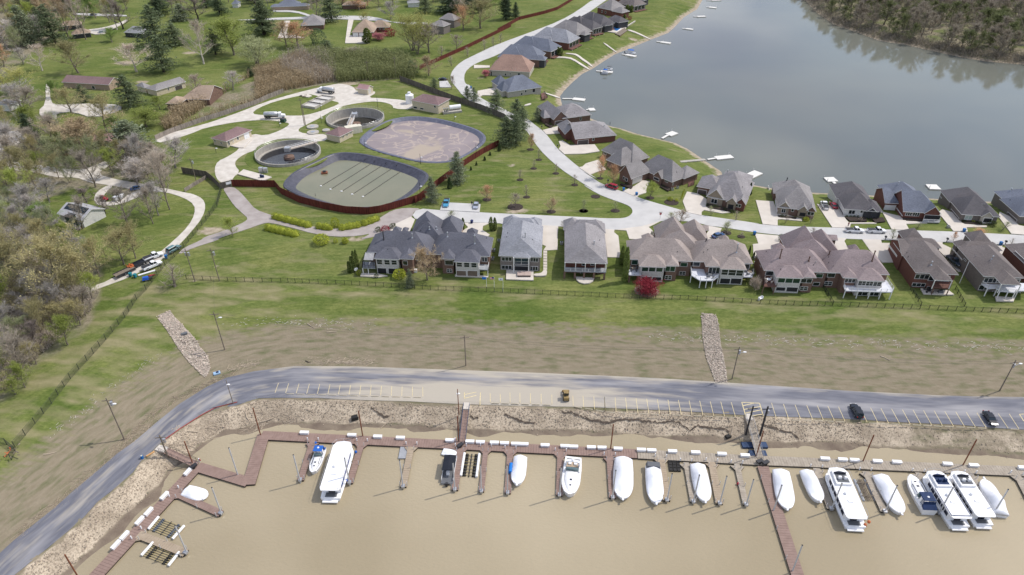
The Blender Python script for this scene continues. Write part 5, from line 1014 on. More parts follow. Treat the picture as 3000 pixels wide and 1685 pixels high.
# ---- poles
def ztop(f,u): d=ray(u); return HH+d.z*(f.y/d.y)
def pole(label,c,foot,top,r=.16,m=M_wood,arm=None,lamp=None,can=0,name='utility_pole',cat='utility pole',group=None,z=None,cross=True,m2=None):
    f=G(S(c,foot)) if z is None else P(S(c,foot),z); zt=ztop(f,S(c,top)); H=max(2,zt-f.z); e=empty(name,f,0,label,cat,group)
    MB().tube((0,0,-.3),(0,0,H),r,r*.7,n=8).build('pole',m,e)
    if cross: MB().cbox((0,0,H-.9),(2.4,.14,.16),arm or .1).build('crossarm',m,e)
    for k in range(can): MB().tube((.45*(1 if k==0 else -1),.35,H-2.6),(.45*(1 if k==0 else -1),.35,H-1.5),.32,n=10).build('transformer',M_metal,e)
    if lamp: 
        MB().tube((0,0,H-2.2),(lamp[0],lamp[1],H-1.5),.05,n=5).build('lamp_arm',M_metal,e); MB().sphere((lamp[0],lamp[1],H-1.5),(.5,.25,.15)).build('lamp_head',M_white,e)
    return e,Vector((f.x,f.y,f.z+H-.7))
pl=[]
pl.append(pole('utility pole with a lamp just above the rock chute on the left','D4',(510,1045),(410,688),lamp=(1.6,-.4)))
pl.append(pole('lone utility pole in the middle of the levee, above the parking stalls','F',(1172,920),(1168,843)))
pl.append(pole('utility pole with lamp and transformer right of the long rock chute','D5',(572,610),(630,388),lamp=(1.5,-.3),can=1))
pl.append(pole('leaning-looking utility pole with a lamp at the right edge of the levee','D5',(2408,692),(2535,480),lamp=(2.0,.4),can=1))
pole('utility pole with lamp and transformer beside the lane at lower left','C1',(902,465),(775,163),lamp=(1.6,-.3),can=1)
pu=pole('utility pole with two transformers, farthest left along the back fence','D4',(230,402),(138,92),can=2)
pv=pole('utility pole with a crossarm, second along the back fence','D4',(460,395),(370,88),can=1)
pole('thin light pole at the bend of the car park','C1',(1690,205),(1640,32),r=.11,cross=False,name='light_pole',cat='light pole',lamp=(.2,0))
pole('service pole cluster beside the left gangway','C1',(1222,600),(1158,432),r=.2,can=1)
pole('left one of the two stout service posts beside the blue-floated gangway','C4',(1800,500),(1882,165),r=.26,m=M_dmetal,cross=True,name='service_post',cat='post',z=-9.6)
pole('right one of the two stout service posts beside the blue-floated gangway','C4',(1972,510),(2055,170),r=.3,m=M_dmetal,cross=True,name='service_post',cat='post',z=-9.6,can=1)
pole('tall pole with transformer by the works gate','A5',(1662,372),(1622,180),can=1)
pole('left pole of the pair beside the works gravel road','A6',(845,482),(822,255),r=.18); pole('right pole of the pair beside the works gravel road','A6',(855,486),(835,300),r=.18,cross=False)
pole('pole in front of the evergreen thicket, nearer the shed','A2',(1060,590),(1045,430)); pole('pole in front of the evergreen thicket, left of the other','A2',(852,600),(846,460))
pole('white flagpole on the lawn left of the curved white deck','B8',(1348,1085),(1500,752),r=.09,m=M_white,cross=False,name='flagpole',cat='flagpole')
for i,(c,f,t,w) in enumerate([('A6',(985,365),(975,290),'beside the concrete basin'),('A6',(990,468),(980,395),'left of the upper clarifier'),('A6',(820,826),(810,740),'in front of the left clarifier'),('A6',(1360,682),(1352,605),'at the left tip of the crusted pond'),('A6',(1440,502),(1430,430),'at the right rim of the upper clarifier'),
   ('A6',(1830,812),(1822,725),'between the two ponds'),('A6',(945,1122),(938,1062),'near the curve of the red fence'),('A6',(1825,1052),(1818,970),'at the right end of the green pond'),('A6',(1468,340),(1465,238),'with an orange box, above the upper clarifier'),('B1',(705,712),(703,620),'by the right end of the crusted pond'),('B1',(475,367),(475,300),'in front of the blower skid'),('A6',(435,815),(430,740),'at the left rim of the left clarifier'),('A6',(98,720),(90,650),'in front of the tan service building'),('A6',(635,495),(630,440),'beside the lower tanker truck')]):
    pole('thin dark site lamp '+w,c,f,t,r=.09,m=M_dmetal,cross=False,name='site_lamp',cat='lamp post',group='lamp posts of the treatment works',lamp=(.5,0))
def wire(label,a,b,sag=1.5,off=0.0):
    m=MB(); n=12; pts=[]
    for i in range(n+1): t=i/n; p=a.lerp(b,t); p.z-=sag*4*t*(1-t); pts.append(p+Vector((off,0,0)))
    for p,q in zip(pts,pts[1:]): m.tube(p,q,.022,n=3,cap=False)
    tag(m.build('power_line',M_dmetal),label,'power line','power lines over the levee')
tp=[x[1] for x in pl]
for k,o in enumerate((-1,1)):
    wire('thin dark power line strung along the levee poles, %s strand, left span'%('near' if k else 'far'),tp[0]+Vector((0,o*.5,0)),tp[1]+Vector((0,o*.5,0)))
    wire('thin dark power line strung along the levee poles, %s strand, middle span'%('near' if k else 'far'),tp[1]+Vector((0,o*.5,0)),tp[2]+Vector((0,o*.5,0)))
    wire('thin dark power line strung along the levee poles, %s strand, right span'%('near' if k else 'far'),tp[2]+Vector((0,o*.5,0)),tp[3]+Vector((0,o*.5,0)))
wire('power line dropping from the back fence pole down the levee',pv[1],tp[0]); wire('short power line between the two back fence poles',pu[1],pv[1],.6)
# chainsaw-thin conduit marks: stop sign, mailboxes and small lawn signs
for i,(c,x,y,w) in enumerate([('B8',218,435,'at the corner left of the brown-roofed brick house'),('B8',1150,465,'by the driveway between the two brown-roofed houses'),('B8',2035,505,'beside the blue bin at the right'),('B1',1400,465,'on the lawn of the brown-brick house'),('B1',1567,668,'on the lawn in front of the long red-brick house'),('B2',292,680,'just behind the red minivan')]):
    p=G(S(c,(x,y))); e=empty('mailbox',p,0,'dark kerbside mailbox '+w,'mailbox','mailboxes along the street'); MB().box(-.08,-.08,-.1,.08,.08,1.1).build('post',M_dmetal,e); MB().box(-.25,-.3,1.1,.25,.35,1.6).build('box',M_dmetal,e)
p=G(S('B6',(685,225))); e=empty('stop_sign',p,0,'red stop sign on a post where the bend meets the straight street','sign'); MB().tube((0,0,0),(0,0,2.1),.05,n=5).build('post',M_metal,e)
V=[(.45*math.cos(R(22.5+45*i)),-.06,2.3+.45*math.sin(R(22.5+45*i))) for i in range(8)]; mesh('sign_face',V,[tuple(range(8))],mat('sign_red',(.5,.03,.03),.5),e); MB().box(-.6,-.03,2.8,.6,.03,2.95).build('street_name_blade',M_dmetal,e)
cu=bpy.data.curves.new('STOP','FONT'); cu.body='STOP'; cu.size=.3; cu.align_x='CENTER'; cu.materials.append(M_white); o=bpy.data.objects.new('tmp',cu); COL.objects.link(o); me_=bpy.data.meshes.new_from_object(o); bpy.data.objects.remove(o); o=link(bpy.data.objects.new('lettering',me_),e); o.location=(0,-.07,2.2); o.rotation_euler=(R(90),0,0)
# ================================================================ MARINA
ZD=ZW+.5
M_bdk=mat('brown_composite_decking',(.215,.145,.12),.8,scale=.7,col2=(.285,.20,.17),stretch=(1,1,1),detail=6); M_gdk=mat('grey_weathered_planks',(.27,.23,.185),.9,scale=.8,col2=(.40,.35,.285),detail=6)
M_tdk=mat('tan_weathered_planks',(.30,.235,.17),.9,scale=.8,col2=(.38,.31,.23),detail=6); M_fl=mat('black_dock_float',(.018,.017,.016),.6,var=.2); M_pvc=mat('galvanised_pile',(.50,.50,.50),.5,var=.12,scale=1)
M_bluef=mat('dark_blue_float',(.025,.05,.11),.5,var=.2)
def px3(c,p,z=ZD): return P(S(c,p),z)
class Dock:
    def __init__(s,label,o): s.e=empty('floating_dock',(o.x,o.y,ZD),0,label,'dock'); s.o=Vector((o.x,o.y,ZD)); s.main=[]
    def strip(s,a,b,w,m,name='walkway',dz=0.0,plank=True):
        d=(b-a); L=d.length; d.normalize(); n=Vector((-d.y,d.x,0)); w/=2
        q=[a-n*w,b-n*w,b+n*w,a+n*w]; f=MB().prism([((p-s.o).x,(p-s.o).y) for p in q],-.5,-.19+dz); f.build('dock_float',M_fl,s.e)
        w+=.06; mb=MB(); k=max(2,int(L/.62))      # deck boards in bays with open joints
        for i in range(k):
            t0=L*i/k; t1=L*(i+1)/k-.035; z=dz+rnd.uniform(-.006,.006); qq=[a+d*t0-n*w-s.o,a+d*t1-n*w-s.o,a+d*t1+n*w-s.o,a+d*t0+n*w-s.o]; mb.prism([(p.x,p.y) for p in qq],-.19+dz,z)
        o=mb.build(name,m,s.e); return o
    def gusset(s,c,d,m):
        # d: direction of the finger away from the walkway
        n=Vector((-d.y,d.x,0)); a=c-s.o; pts=[a-n*1.6,a+n*1.6,a+n*.5+d*1.5,a-n*.5+d*1.5]; MB().prism([(p.x,p.y) for p in pts],-.5,-.2).build('dock_float',M_fl,s.e); MB().prism([(p.x,p.y) for p in pts],-.195,.012).build('gusset_deck',m,s.e)
    def finger(s,a,b,w,m):
        w*=1.15
        d=(b-a); L=d.length; d.normalize(); n=Vector((-d.y,d.x,0)); s.strip(a,b,w,m,'finger_pier',dz=.004); s.gusset(a+d*.6,d,m)
        for t in (1.2,L*.55,L-.5):
            for q in (-1,1):
                c=a+d*t+n*q*(w/2+.1)-s.o; MB().tube((c.x,c.y,-.3),(c.x,c.y,1.05),.07,n=6).build('bumper_post',M_pvc,s.e)
        c=b-s.o; MB().cbox((c.x,c.y,-.1),(.9,.7,.5),math.atan2(d.y,d.x)).build('pile_bracket',M_metal,s.e)
        for q in (-1,1):
            c=a+n*q*1.3-d*.35-s.o; MB().box(c.x-.1,c.y-.1,0,c.x+.1,c.y+.1,.85).build('power_pedestal',M_white,s.e)
l=Dock('brown-decked left marina dock, a zigzag walkway with finger piers',px3('C2',(290,515)))
l.strip(px3('C1',(630,1520)),px3('C1',(1440,645)),2.7,M_bdk); l.strip(px3('C1',(1430,660)),px3('C1',(1800,772)),2.5,M_bdk,dz=.006)
l.strip(P(S('C1',(1800,790)),ZD),px3('C2',(300,500)),2.8,M_bdk,dz=.012); l.strip(px3('C2',(270,515)),P(S('C4',(480,740)),ZD),2.6,M_bdk,dz=.018)
for c,a,b,w,m in [('C1',(1270,850),(1600,1000),1.3,M_bdk),('C1',(1000,1150),(1345,1285),1.4,M_tdk),('C2',(895,590),(745,1062),1.2,M_bdk),('C2',(1490,600),(1340,1095),1.2,M_bdk),('C2',(2090,640),(1990,1140),1.2,M_tdk),
    ('C3',(620,660),(548,1178),1.25,M_bdk),('C3',(925,665),(870,1198),.95,M_bdk),('C3',(1222,690),(1188,1218),1.15,M_bdk),('C3',(1830,720),(1815,1245),1.2,M_bdk),('C4',(150,770),(185,1275),1.25,M_bdk)]:
    l.finger(px3(c,a),px3(c,b),w,m)
r=Dock('grey-planked right marina dock with finger piers and one long brown pier running off the bottom',px3('C4',(1965,830)))
r.strip(P(S('C4',(488,741)),ZD),px3('C4',(1950,820)),2.7,M_gdk); r.strip(px3('C4',(1955,820)),px3('C6',(0,452)),2.7,M_gdk,dz=.006); r.strip(px3('C6',(5,452)),px3('C6',(2300,552)),2.7,M_gdk,dz=.012)
for c,a,b,w,m in [('C4',(770,790),(842,1305),1.35,M_tdk),('C4',(1075,845),(1162,1325),1.0,M_gdk),('C4',(1385,840),(1480,1345),1.3,M_tdk),('C4',(1690,865),(1800,1360),1.0,M_gdk),('C5',(520,600),(635,922),1.3,M_gdk),('C6',(150,540),(380,1030),1.3,M_gdk),('C6',(790,555),(1040,1050),1.2,M_gdk),('C6',(1420,575),(1700,1040),1.1,M_gdk),('C6',(1985,585),(2240,1080),1.2,M_gdk)]:
    r.finger(px3(c,a),px3(c,b),w,m)
r.strip(px3('C5',(95,585)),px3('C5',(420,1600)),2.4,M_bdk,'long_pier',dz=.02)
a_,b_=px3('C5',(95,585)),px3('C5',(420,1600)); dd=(b_-a_).normalized(); nn=Vector((-dd.y,dd.x,0))
for t in (3.5,10,17,24): c=a_+dd*t-nn*1.3-r.o; MB().tube((c.x,c.y,-.3),(c.x,c.y,1.05),.07,n=6).build('bumper_post',M_pvc,r.e)
# gangways
def gangway(label,a,b,w,m,rail,floats=()):
    e=empty('gangway',a,0,label,'gangway'); d=b-a; L=d.length; u=d.normalized(); n=Vector((-u.y,u.x,0)).normalized()*w/2; mb=MB(); k=int(L/.8)
    for i in range(k):
        p=u*L*i/k; q=u*(L*(i+1)/k-.04); mb.add([p-n,q-n,q+n,p+n]+[v-Vector((0,0,.12)) for v in (p-n,q-n,q+n,p+n)],[(0,1,2,3),(7,6,5,4),(0,4,5,1),(1,5,6,2),(2,6,7,3),(3,7,4,0)])
    mb.build('gangway_deck',m,e); mb=MB()
    for s_ in (-1,1):
        for z in (.55,1.05): mb.tube(n*s_+Vector((0,0,z)),d+n*s_+Vector((0,0,z)),.04,n=4)
        for i in range(0,k+1,2): p=d*i/k+n*s_; mb.tube(p,p+Vector((0,0,1.05)),.04,n=4)
    mb.build('railing',rail,e)
    for t,wf in floats:
        p=d*t; MB().cbox((p.x,p.y,-(p.z+a.z-ZW)*0+ (ZW-.2-a.z)),(wf,1.7,.75)).build('pontoon_float',M_bluef,e)
    f=d*0; MB().cbox((f.x,f.y,-.5),(w+.8,1.6,.52),math.atan2(u.y,u.x)).build('landing_slab',M_drive,e)
gangway('brown gangway from the lane to the left dock',P(S('C1',(1170,528)),ZP),px3('C1',(1430,650))+Vector((0,0,.1)),1.7,M_bdk,M_dmetal)
gangway('brown gangway with a pale upper landing, near the middle of the left dock',P(S('C3',(690,160)),ZP),px3('C3',(640,600))+Vector((0,0,.1)),1.5,M_bdk,M_bluef)
gangway('grey boarded gangway on dark blue pontoon floats',P(S('C4',(1830,285)),ZP),px3('C4',(1970,795))+Vector((0,0,.1)),1.6,M_gdk,M_gdeck,((.62,6.0),(.86,4.0)))
# dock boxes
box0=None; nb=[0]
def dbox(c,x,y,ang,lab,s=1.0):
    global box0
    p=P(S(c,(x,y)),ZD+.7)
    if box0 is None:
        e=empty('dock_box',(0,0,0),0,'x','dock box'); m=MB(); m.loft([[(xx,-.34,0),(xx,.34,0),(xx,.38,.55),(xx,-.38,.55)] for xx in (-1.0,1.0)]); m.build('chest',M_white,e)
        m=MB(); m.loft([[(xx,-.43,.555),(xx,.43,.555),(xx,.40,.66),(xx,.0,.74),(xx,-.40,.66)] for xx in (-1.06,1.06)]); m.build('lid',M_white,e); box0=e; o=e
    else: o=copy_tree(box0)
    o.location=(p.x,p.y,ZD); o.rotation_euler=(0,0,ang); tag(o,lab,'dock box','white dock boxes along the walkways')
A1_=px3('C1',(630,1520)); A2_=px3('C1',(1440,645)); angA=math.atan2(A2_.y-A1_.y,A2_.x-A1_.x)
for i,(x,y) in enumerate([(1358,690),(1188,865),(1073,980),(1008,1045),(898,1153),(835,1220)]): dbox('C1',x,y,angA,'white dock box on the lower-left diagonal walkway, %s from its top'%['first','second','third','fourth','fifth','sixth'][i])
refs=['right of the rusty corner pile','behind the bow of the long white yacht','right of the rusty pile by the yacht','above the pale floating platform']
for (x,y),w in zip([(790,475),(1367,505),(1680,523),(1955,538)],refs): dbox('C2',x,y,R(-2),'white dock box on the brown walkway '+w)
refs=['left of the middle gangway, beside the red extinguisher','first right of the middle gangway','second right of the middle gangway','fourth left of the white-wrapped boat with the blue drum','third left of the wrapped boat with the blue drum','left half of the touching pair right of the middle gangway','right half of the touching pair right of the middle gangway','alone between the wrapped boat and the open cruiser','left one of the pair above the open white cruiser','right one of the pair above the open white cruiser','second left of the brown dock end pile','just left of the rusty pile near the brown dock end']
for (x,y),w in zip([(487,568),(730,583),(857,590),(1027,597),(1150,603),(1285,611),(1387,615),(1642,628),(1882,639),(1988,645),(2203,653),(2332,658)],refs): dbox('C3',x,y,R(-2),'white dock box '+w)
refs=['just right of the rusty pile near the brown dock end','left one of the pair above the dark-sterned wrapped boat','right one of the pair above the dark-sterned wrapped boat','above the black modular floats','above the wrapped boat with a tan stern','above the two tan fingers','just left of the blue-floated gangway']
for (x,y),w in zip([(253,670),(535,683),(660,690),(912,701),(1193,715),(1512,733),(1792,750)],refs): dbox('C4',x,y,R(-3),'white dock box '+w)
for c,x,y,w in [('C5',590,517,'above the two-deck houseboat, beside the blue bin'),('C5',730,524,'above the timber boat cradle, leftmost of three'),('C5',824,528,'above the timber boat cradle, middle of three'),('C6',297,407,'above the wrapped boat beside the timber cradle'),('C6',532,417,'left of the blue-canvas cruiser'),('C6',1146,440,'above the motor yacht with blue stripes'),('C6',1463,457,'above the right-hand motor yacht'),('C6',2060,485,'at the right edge of the photo')]: dbox(c,x,y,R(-4),'white dock box on the grey walkway '+w)
# piles
pile_names={}
def pile(c,f,t,kind,lab,r=.15,z=ZW):
    fo=P(S(c,f),ZD); zt=ztop(fo,S(c,t)); m={'rust':M_rust,'white':M_pvc}[kind]; e=empty('mooring_pile',(fo.x,fo.y,ZW),0,lab,'pile','rust-red mooring piles' if kind=='rust' else 'pale steel mooring piles')
    H=max(3,zt-ZW); MB().tube((0,0,-2),(0,0,H),r,n=10).build('shaft',m,e); MB().tube((0,0,H),(0,0,H+.12),r*1.1,r*.6,n=10).build('cap',M_dmetal if kind=='white' else M_rust,e)
for c,f,t,w in [('C2',(262,512),(180,190),'at the upper corner of the zigzag walkway'),('C2',(1500,527),(1467,225),'behind the long white yacht'),('C3',(597,590),(588,290),'beside the middle gangway'),('C3',(2435,682),(2480,390),'near the end of the brown dock'),('C4',(1925,772),(2015,470),'leaning across the blue-floated gangway'),('C6',(118,415),(258,105),'above the timber boat cradle'),('C6',(1327,466),(1505,160),'behind the motor yachts'),('C1',(1397,640),(1345,480),'at the foot of the left gangway'),('C1',(590,1500),(485,1300),'at the bottom of the photo, left')]: pile(c,f,t,'rust','rust-red steel pile '+w,.14)
for c,f,t,w in [('C1',(1722,718),(1665,525),'in the angle of the zigzag walkway'),('C1',(1602,995),(1537,812),'at the end of the finger with the white-tarped craft'),('C1',(1352,1280),(1275,1088),'at the end of the tan finger, lower left'),('C2',(742,1078),(668,755),'left of the blue-canvas runabout'),('C2',(1342,1112),(1270,795),'against the long white yacht'),('C2',(1988,1138),(1955,820),'at the end of the tan finger, centre left'),('C3',(548,1180),(535,850),'right of the black-topped pontoon boat'),('C3',(870,1200),(868,880),'at the end of the narrow finger, by the boat lift'),('C3',(1186,1218),(1187,880),'left of the wrapped boat with the blue drum'),('C3',(1818,1245),(1852,905),'left of the open white cruiser'),('C4',(182,1278),(238,945),'over the biggest wrapped boat'),('C4',(845,1305),(912,985),'right of the dark-sterned wrapped boat'),('C4',(1162,1328),(1240,1000),'over the wrapped boat with a tan stern'),('C4',(1482,1348),(1577,1015),'at the end of the second tan finger'),('C4',(1803,1362),(1910,1055),'at the end of the dark narrow finger'),('C5',(180,932),(252,735),'over the wrapped boat by the long pier'),('C5',(330,1412),(416,1210),'near the bottom end of the long pier'),('C5',(642,918),(728,720),'over the two-deck houseboat'),('C6',(385,1025),(545,712),'over the wrapped boat beside the timber cradle'),('C6',(1042,1045),(1230,740),'over the motor yacht with blue stripes'),('C6',(1707,1038),(1885,760),'over the rightmost wrapped boat')]: pile(c,f,t,'white','pale steel pile '+w,.15)
e,_=pole('rusty lamp pole with a pale lantern beside the middle gangway','C3',(598,262),(592,-40),r=.13,m=M_rust,cross=False,name='lamp_pole',cat='lamp post',z=-8.3,lamp=(0.1,.1))
# ---- boats
M_hull=mat('white_gelcoat',(.80,.80,.81),.25,var=.02,spec=.5); M_wrap=mat('white_shrink_wrap',(.80,.81,.85),.45,var=.05,scale=1.2,spec=.4); M_navy=mat('navy_canvas',(.012,.03,.09),.7,var=.2); M_blue=mat('blue_canvas',(.02,.11,.42),.7,var=.1); M_black=mat('black_canvas',(.01,.012,.02),.45,var=.3); M_greyc=mat('grey_canvas',(.12,.125,.135),.8,var=.1); M_teak=mat('cockpit_tan',(.42,.33,.24),.8,var=.1); M_win=mat('boat_tinted_window',(.01,.012,.03),.08,spec=.6)
def hw(t,B,bow=.42):     # half width along the boat, t from stern 0 to bow 1
    return B/2*(0.90+.10*min(t/.3,1))*(1 if t<1-bow else math.sqrt(max(0,1-((t-(1-bow))/bow)**2.1)))
def hull(mb,L,B,H,n=16,rise=.25,mi=0,bow=.42,x0=0):
    rg=[]
    for i in range(n+1):
        t=min(i/n,.996); w=max(hw(t,B,bow),.06); z=H*(1+rise*t*t); x=x0+L*t
        rg.append([(x-.25*w*0,-w,z),(x-(t**3)*L*.04,-w*.86,0),(x-(t**3)*L*.05,-w*.5,-.35),(x-(t**3)*L*.05,w*.5,-.35),(x-(t**3)*L*.04,w*.86,0),(x,w,z),(x,w*.9,z+.04),(x,-w*.9,z+.04)])
    mb.loft(rg,mi); return mb
def boat(label,c,stern,bow,B,kind,zpix=1.1,group=None,**k):
    a=P(S(c,stern),ZW+zpix); b=P(S(c,bow),ZW+zpix); d=b-a; L=d.length; e=empty('boat',(a.x,a.y,ZW),math.atan2(d.y,d.x),label,k.pop('cat','boat'),group); kind(e,L,B,**k); return e
def wrapped(e,L,B,H=1.0,hump=.55,top=1.25,tip=True,mw=None,seed=0):
    hull(MB(),L,B,H).build('hull',M_hull,e,smooth=False); rr=random.Random(seed); rg=[]; n=22
    for i in range(n+1):
        t=min(i/n,.992); w=max(hw(t,B)*1.03,.05); z0=H*(1+.25*t*t)-.25; tt=top*(math.sin(math.pi*min(1,.18+t*.9))**.6)*(1 if t<.1 else 1)+hump*math.exp(-((t-.35)/.16)**2)
        tt=max(.12,tt*(1-.75*max(0,(t-.8)/.2)**2)); x=L*t; j=lambda s=.09:rr.uniform(-s,s)
        rg.append([(x,-w,z0-.1),(x,-w*1.0,z0+.25),(x,-w*.78,z0+tt*.55+j()),(x,-w*.4,z0+tt*.88+j()),(x,j(.03),z0+tt+.12+j(.03)),(x,w*.4,z0+tt*.88+j()),(x,w*.78,z0+tt*.55+j()),(x,w*1.0,z0+.25),(x,w,z0-.1)])
    MB().loft(rg,closed=True).build('shrink_wrap',mw or M_wrap,e,smooth=True)
    if tip: MB().box(L-.25,-.18,H*1.1,L+.55,.18,H*1.1+.28).build('bow_pulpit',M_wrap,e)
def cruiser(e,L,B,canvas=None,H=1.25):
    hull(MB(),L,B,H,rise=.3).build('hull',M_hull,e); n=14
    # raised foredeck and cabin trunk
    rg=[]
    for i in range(n+1):
        t=.42+.5*i/n; w=max(hw(t,B)*.78*(1-(i/n)**3*.6),.08); z=H*(1+.3*t*t); h=.55*(1-(i/n)**2)+.06; x=L*t; rg.append([(x,-w,z),(x,-w*.8,z+h*.8),(x,0,z+h),(x,w*.8,z+h*.8),(x,w,z)])
    MB().loft(rg).build('cabin',M_hull,e,smooth=True)
    w=hw(.4,B)*.88; z=H*1.03
    MB().box(L*.06,-w*.85,z-.55,L*.4,w*.85,z+.03).build('cockpit_floor',M_teak if canvas is None else M_hull,e)
    cm=MB(); cm.box(L*.02,-w,z,L*.40,-w*.82,z+.42); cm.box(L*.02,w*.82,z,L*.40,w,z+.42); cm.box(L*.0,-w,z,L*.05,w,z+.4); cm.build('coaming',M_hull,e)
    MB().loft([[(L*.34,-w*.85,z+.45),(L*.34,w*.85,z+.45),(L*.40,w*.78,z+.55),(L*.40,-w*.78,z+.55)],[(L*.37,-w*.7,z+1.35),(L*.37,w*.7,z+1.35),(L*.40,w*.66,z+1.3),(L*.40,-w*.66,z+1.3)]]).build('windscreen',mat('pale_screen',(.10,.16,.17),.1,spec=.6),e)
    # arch / hardtop
    rg=[[(L*.20+.6*q,y,z+zz) for y,zz in ((-w*.95,.3),(-w*.8,1.7),(0,1.95),(w*.8,1.7),(w*.95,.3),(w*.75,.3),(w*.66,1.5),(0,1.75),(-w*.66,1.5),(-w*.75,.3))] for q in (0,1)]
    MB().loft(rg).build('radar_arch',M_hull,e); MB().sphere((L*.22,0,z+2.05),(.28,.28,.16)).build('radar',M_white,e)
    for y in (-.35,.35): MB().box(L*.12,y*w-.35,z-.4,L*.2,y*w+.35,z+.35).build('seat',M_hull,e)
    MB().box(L*.62,-.25,z+.62,L*.66,.25,z+.67).build('hatch',M_win,e); MB().box(L*.76,-.22,z+.5,L*.79,.22,z+.55).build('hatch',M_win,e)
    if canvas is not None:
        MB().loft([[(L*.12,-w*.9,z+1.9),(L*.12,w*.9,z+1.9),(L*.12,w*.8,z+2.02),(L*.12,-w*.8,z+2.02)],[(L*.36,-w*.9,z+1.9),(L*.36,w*.9,z+1.9),(L*.36,w*.8,z+2.0),(L*.36,-w*.8,z+2.0)]]).build('canopy',canvas,e)
        MB().loft([[(-.02,-w,z+.45),(-.02,w,z+.45),(L*.1,w*.9,z+1.2),(L*.1,-w*.9,z+1.2)],[(L*.1,-w*.95,z+.45),(L*.1,w*.95,z+.45),(L*.11,w*.85,z+1.85),(L*.11,-w*.85,z+1.85)]]).build('cockpit_cover',canvas,e)
        for y in (-1,1): MB().box(L*.45,y*w*.62-.05,z+.35,L*.7,y*w*.62+.05,z+.6).build('side_window',M_win,e)
    rl=MB(); pts=[(L*t,s_*hw(t,B)*.93,H*(1+.3*t*t)+.55) for s_ in (-1,1) for t in (.5,.6,.7,.8,.9,.97)]
    for q in (pts[:6],pts[6:]):
        for a,b in zip(q,q[1:]): rl.tube(a,b,.025,n=4)
        for a in q: rl.tube((a[0],a[1],a[2]-.55),a,.02,n=4)
    rl.build('bow_rail',M_metal,e)
def houseboat(e,L,B,stripe=M_win,fly=True,blue=None,tan=False):
    hull(MB(),L,B,1.0,rise=.15,bow=.22).build('hull',M_hull,e)
    w=B/2*.86; m=MB(); m.loft([[(x,-w,1.0),(x,w,1.0),(x,w*.97,3.0),(x,-w*.97,3.0)] for x in (L*.10,L*.80)]); m.build('cabin',M_hull,e)
    wd=MB()
    for s_ in (-1,1):
        for i in range(6): x=L*(.14+.105*i); y=s_*w*.99; wd.box(x,min(y,y+s_*.04),1.75,x+L*.085,max(y,y+s_*.04),2.55)
    for k,s_ in enumerate((-1,1)):
        for i in range(6): x=L*(.14+.105*i); y=s_*w*.99; MB().box(x,min(y,y+s_*.04),1.7,x+L*.085,max(y,y+s_*.04),2.6).build('cabin_window',stripe,e)
    m=MB(); r_=[(L*.02,-w*.9),(L*.06,-w*1.06),(L*.86,-w*1.06),(L*.93,-w*.75),(L*.95,0),(L*.93,w*.75),(L*.86,w*1.06),(L*.06,w*1.06),(L*.02,w*.9)]; m.prism(r_,3.02,3.2); m.build('upper_deck',M_hull,e)
    if fly:
        m=MB(); m.prism([(L*.60,-w*.8),(L*.86,-w*.75),(L*.9,0),(L*.86,w*.75),(L*.60,w*.8)],3.2,3.75); m.build('flybridge_coaming',M_hull,e)
        MB().prism([(L*.63,-w*.62),(L*.82,-w*.6),(L*.85,0),(L*.82,w*.6),(L*.63,w*.62)],3.755,3.78).build('helm_floor',blue or M_greyc,e)
        for y in (-.3,.3): MB().box(L*.68,y*w-.3,3.78,L*.71,y*w+.3,4.5).build('helm_seat',M_hull if blue is None else blue,e)
        MB().loft([[(L*.80,-w*.62,3.8),(L*.80,w*.62,3.8),(L*.82,w*.62,3.8),(L*.82,-w*.62,3.8)],[(L*.78,-w*.55,4.35),(L*.78,w*.55,4.35),(L*.79,w*.55,4.35),(L*.79,-w*.55,4.35)]]).build('fly_screen',M_win,e)
    rl=MB(); q=[(x,y,3.2) for x,y in r_]
    for a,b in zip(q,q[1:]): rl.tube((a[0],a[1],4.0),(b[0],b[1],4.0),.03,n=4); rl.tube((a[0],a[1],3.2),(a[0],a[1],4.0),.03,n=4)
    for i in range(8):
        for s_ in (-1,1): x=L*(.06+.1*i); rl.tube((x,s_*w*1.06,3.2),(x,s_*w*1.06,4.0),.025,n=4)
    rl.build('upper_rail',M_metal,e)
    MB().box(-L*.05,-w*.8,.35,.1,w*.8,.6).build('swim_platform',M_hull,e); MB().box(L*.02,-w*.6,1.05,L*.095,w*.6,1.12).build('stern_deck',M_greyc,e); MB().box(L*.0985,-w*.35,1.1,L*.0995,w*.35,2.6).build('stern_door',M_win,e)
    MB().box(L*.3,-.5,3.2,L*.34,.5,3.38).build('roof_vent',M_hull,e); MB().sphere((L*.45,w*.2,3.45),(.35,.35,.3)).build('satellite_dome',M_white,e)
    MB().tube((L*.58,-w*.9,3.2),(L*.55,-w*.9,6.3),.03,n=4).build('antenna',M_white,e)
    if blue is not None:
        for s_ in (-1,1): MB().box(L*.06,s_*w*.98-.08,3.205,L*.58,s_*w*.98+.08,3.24).build('blue_stripe',blue,e)
        MB().box(L*.06,-w*.9,3.205,L*.075,w*.9,3.24).build('blue_stripe',blue,e)
        MB().box(L*.86,-w*.5,3.205,L*.88,w*.5,3.25).build('blue_stripe',blue,e)
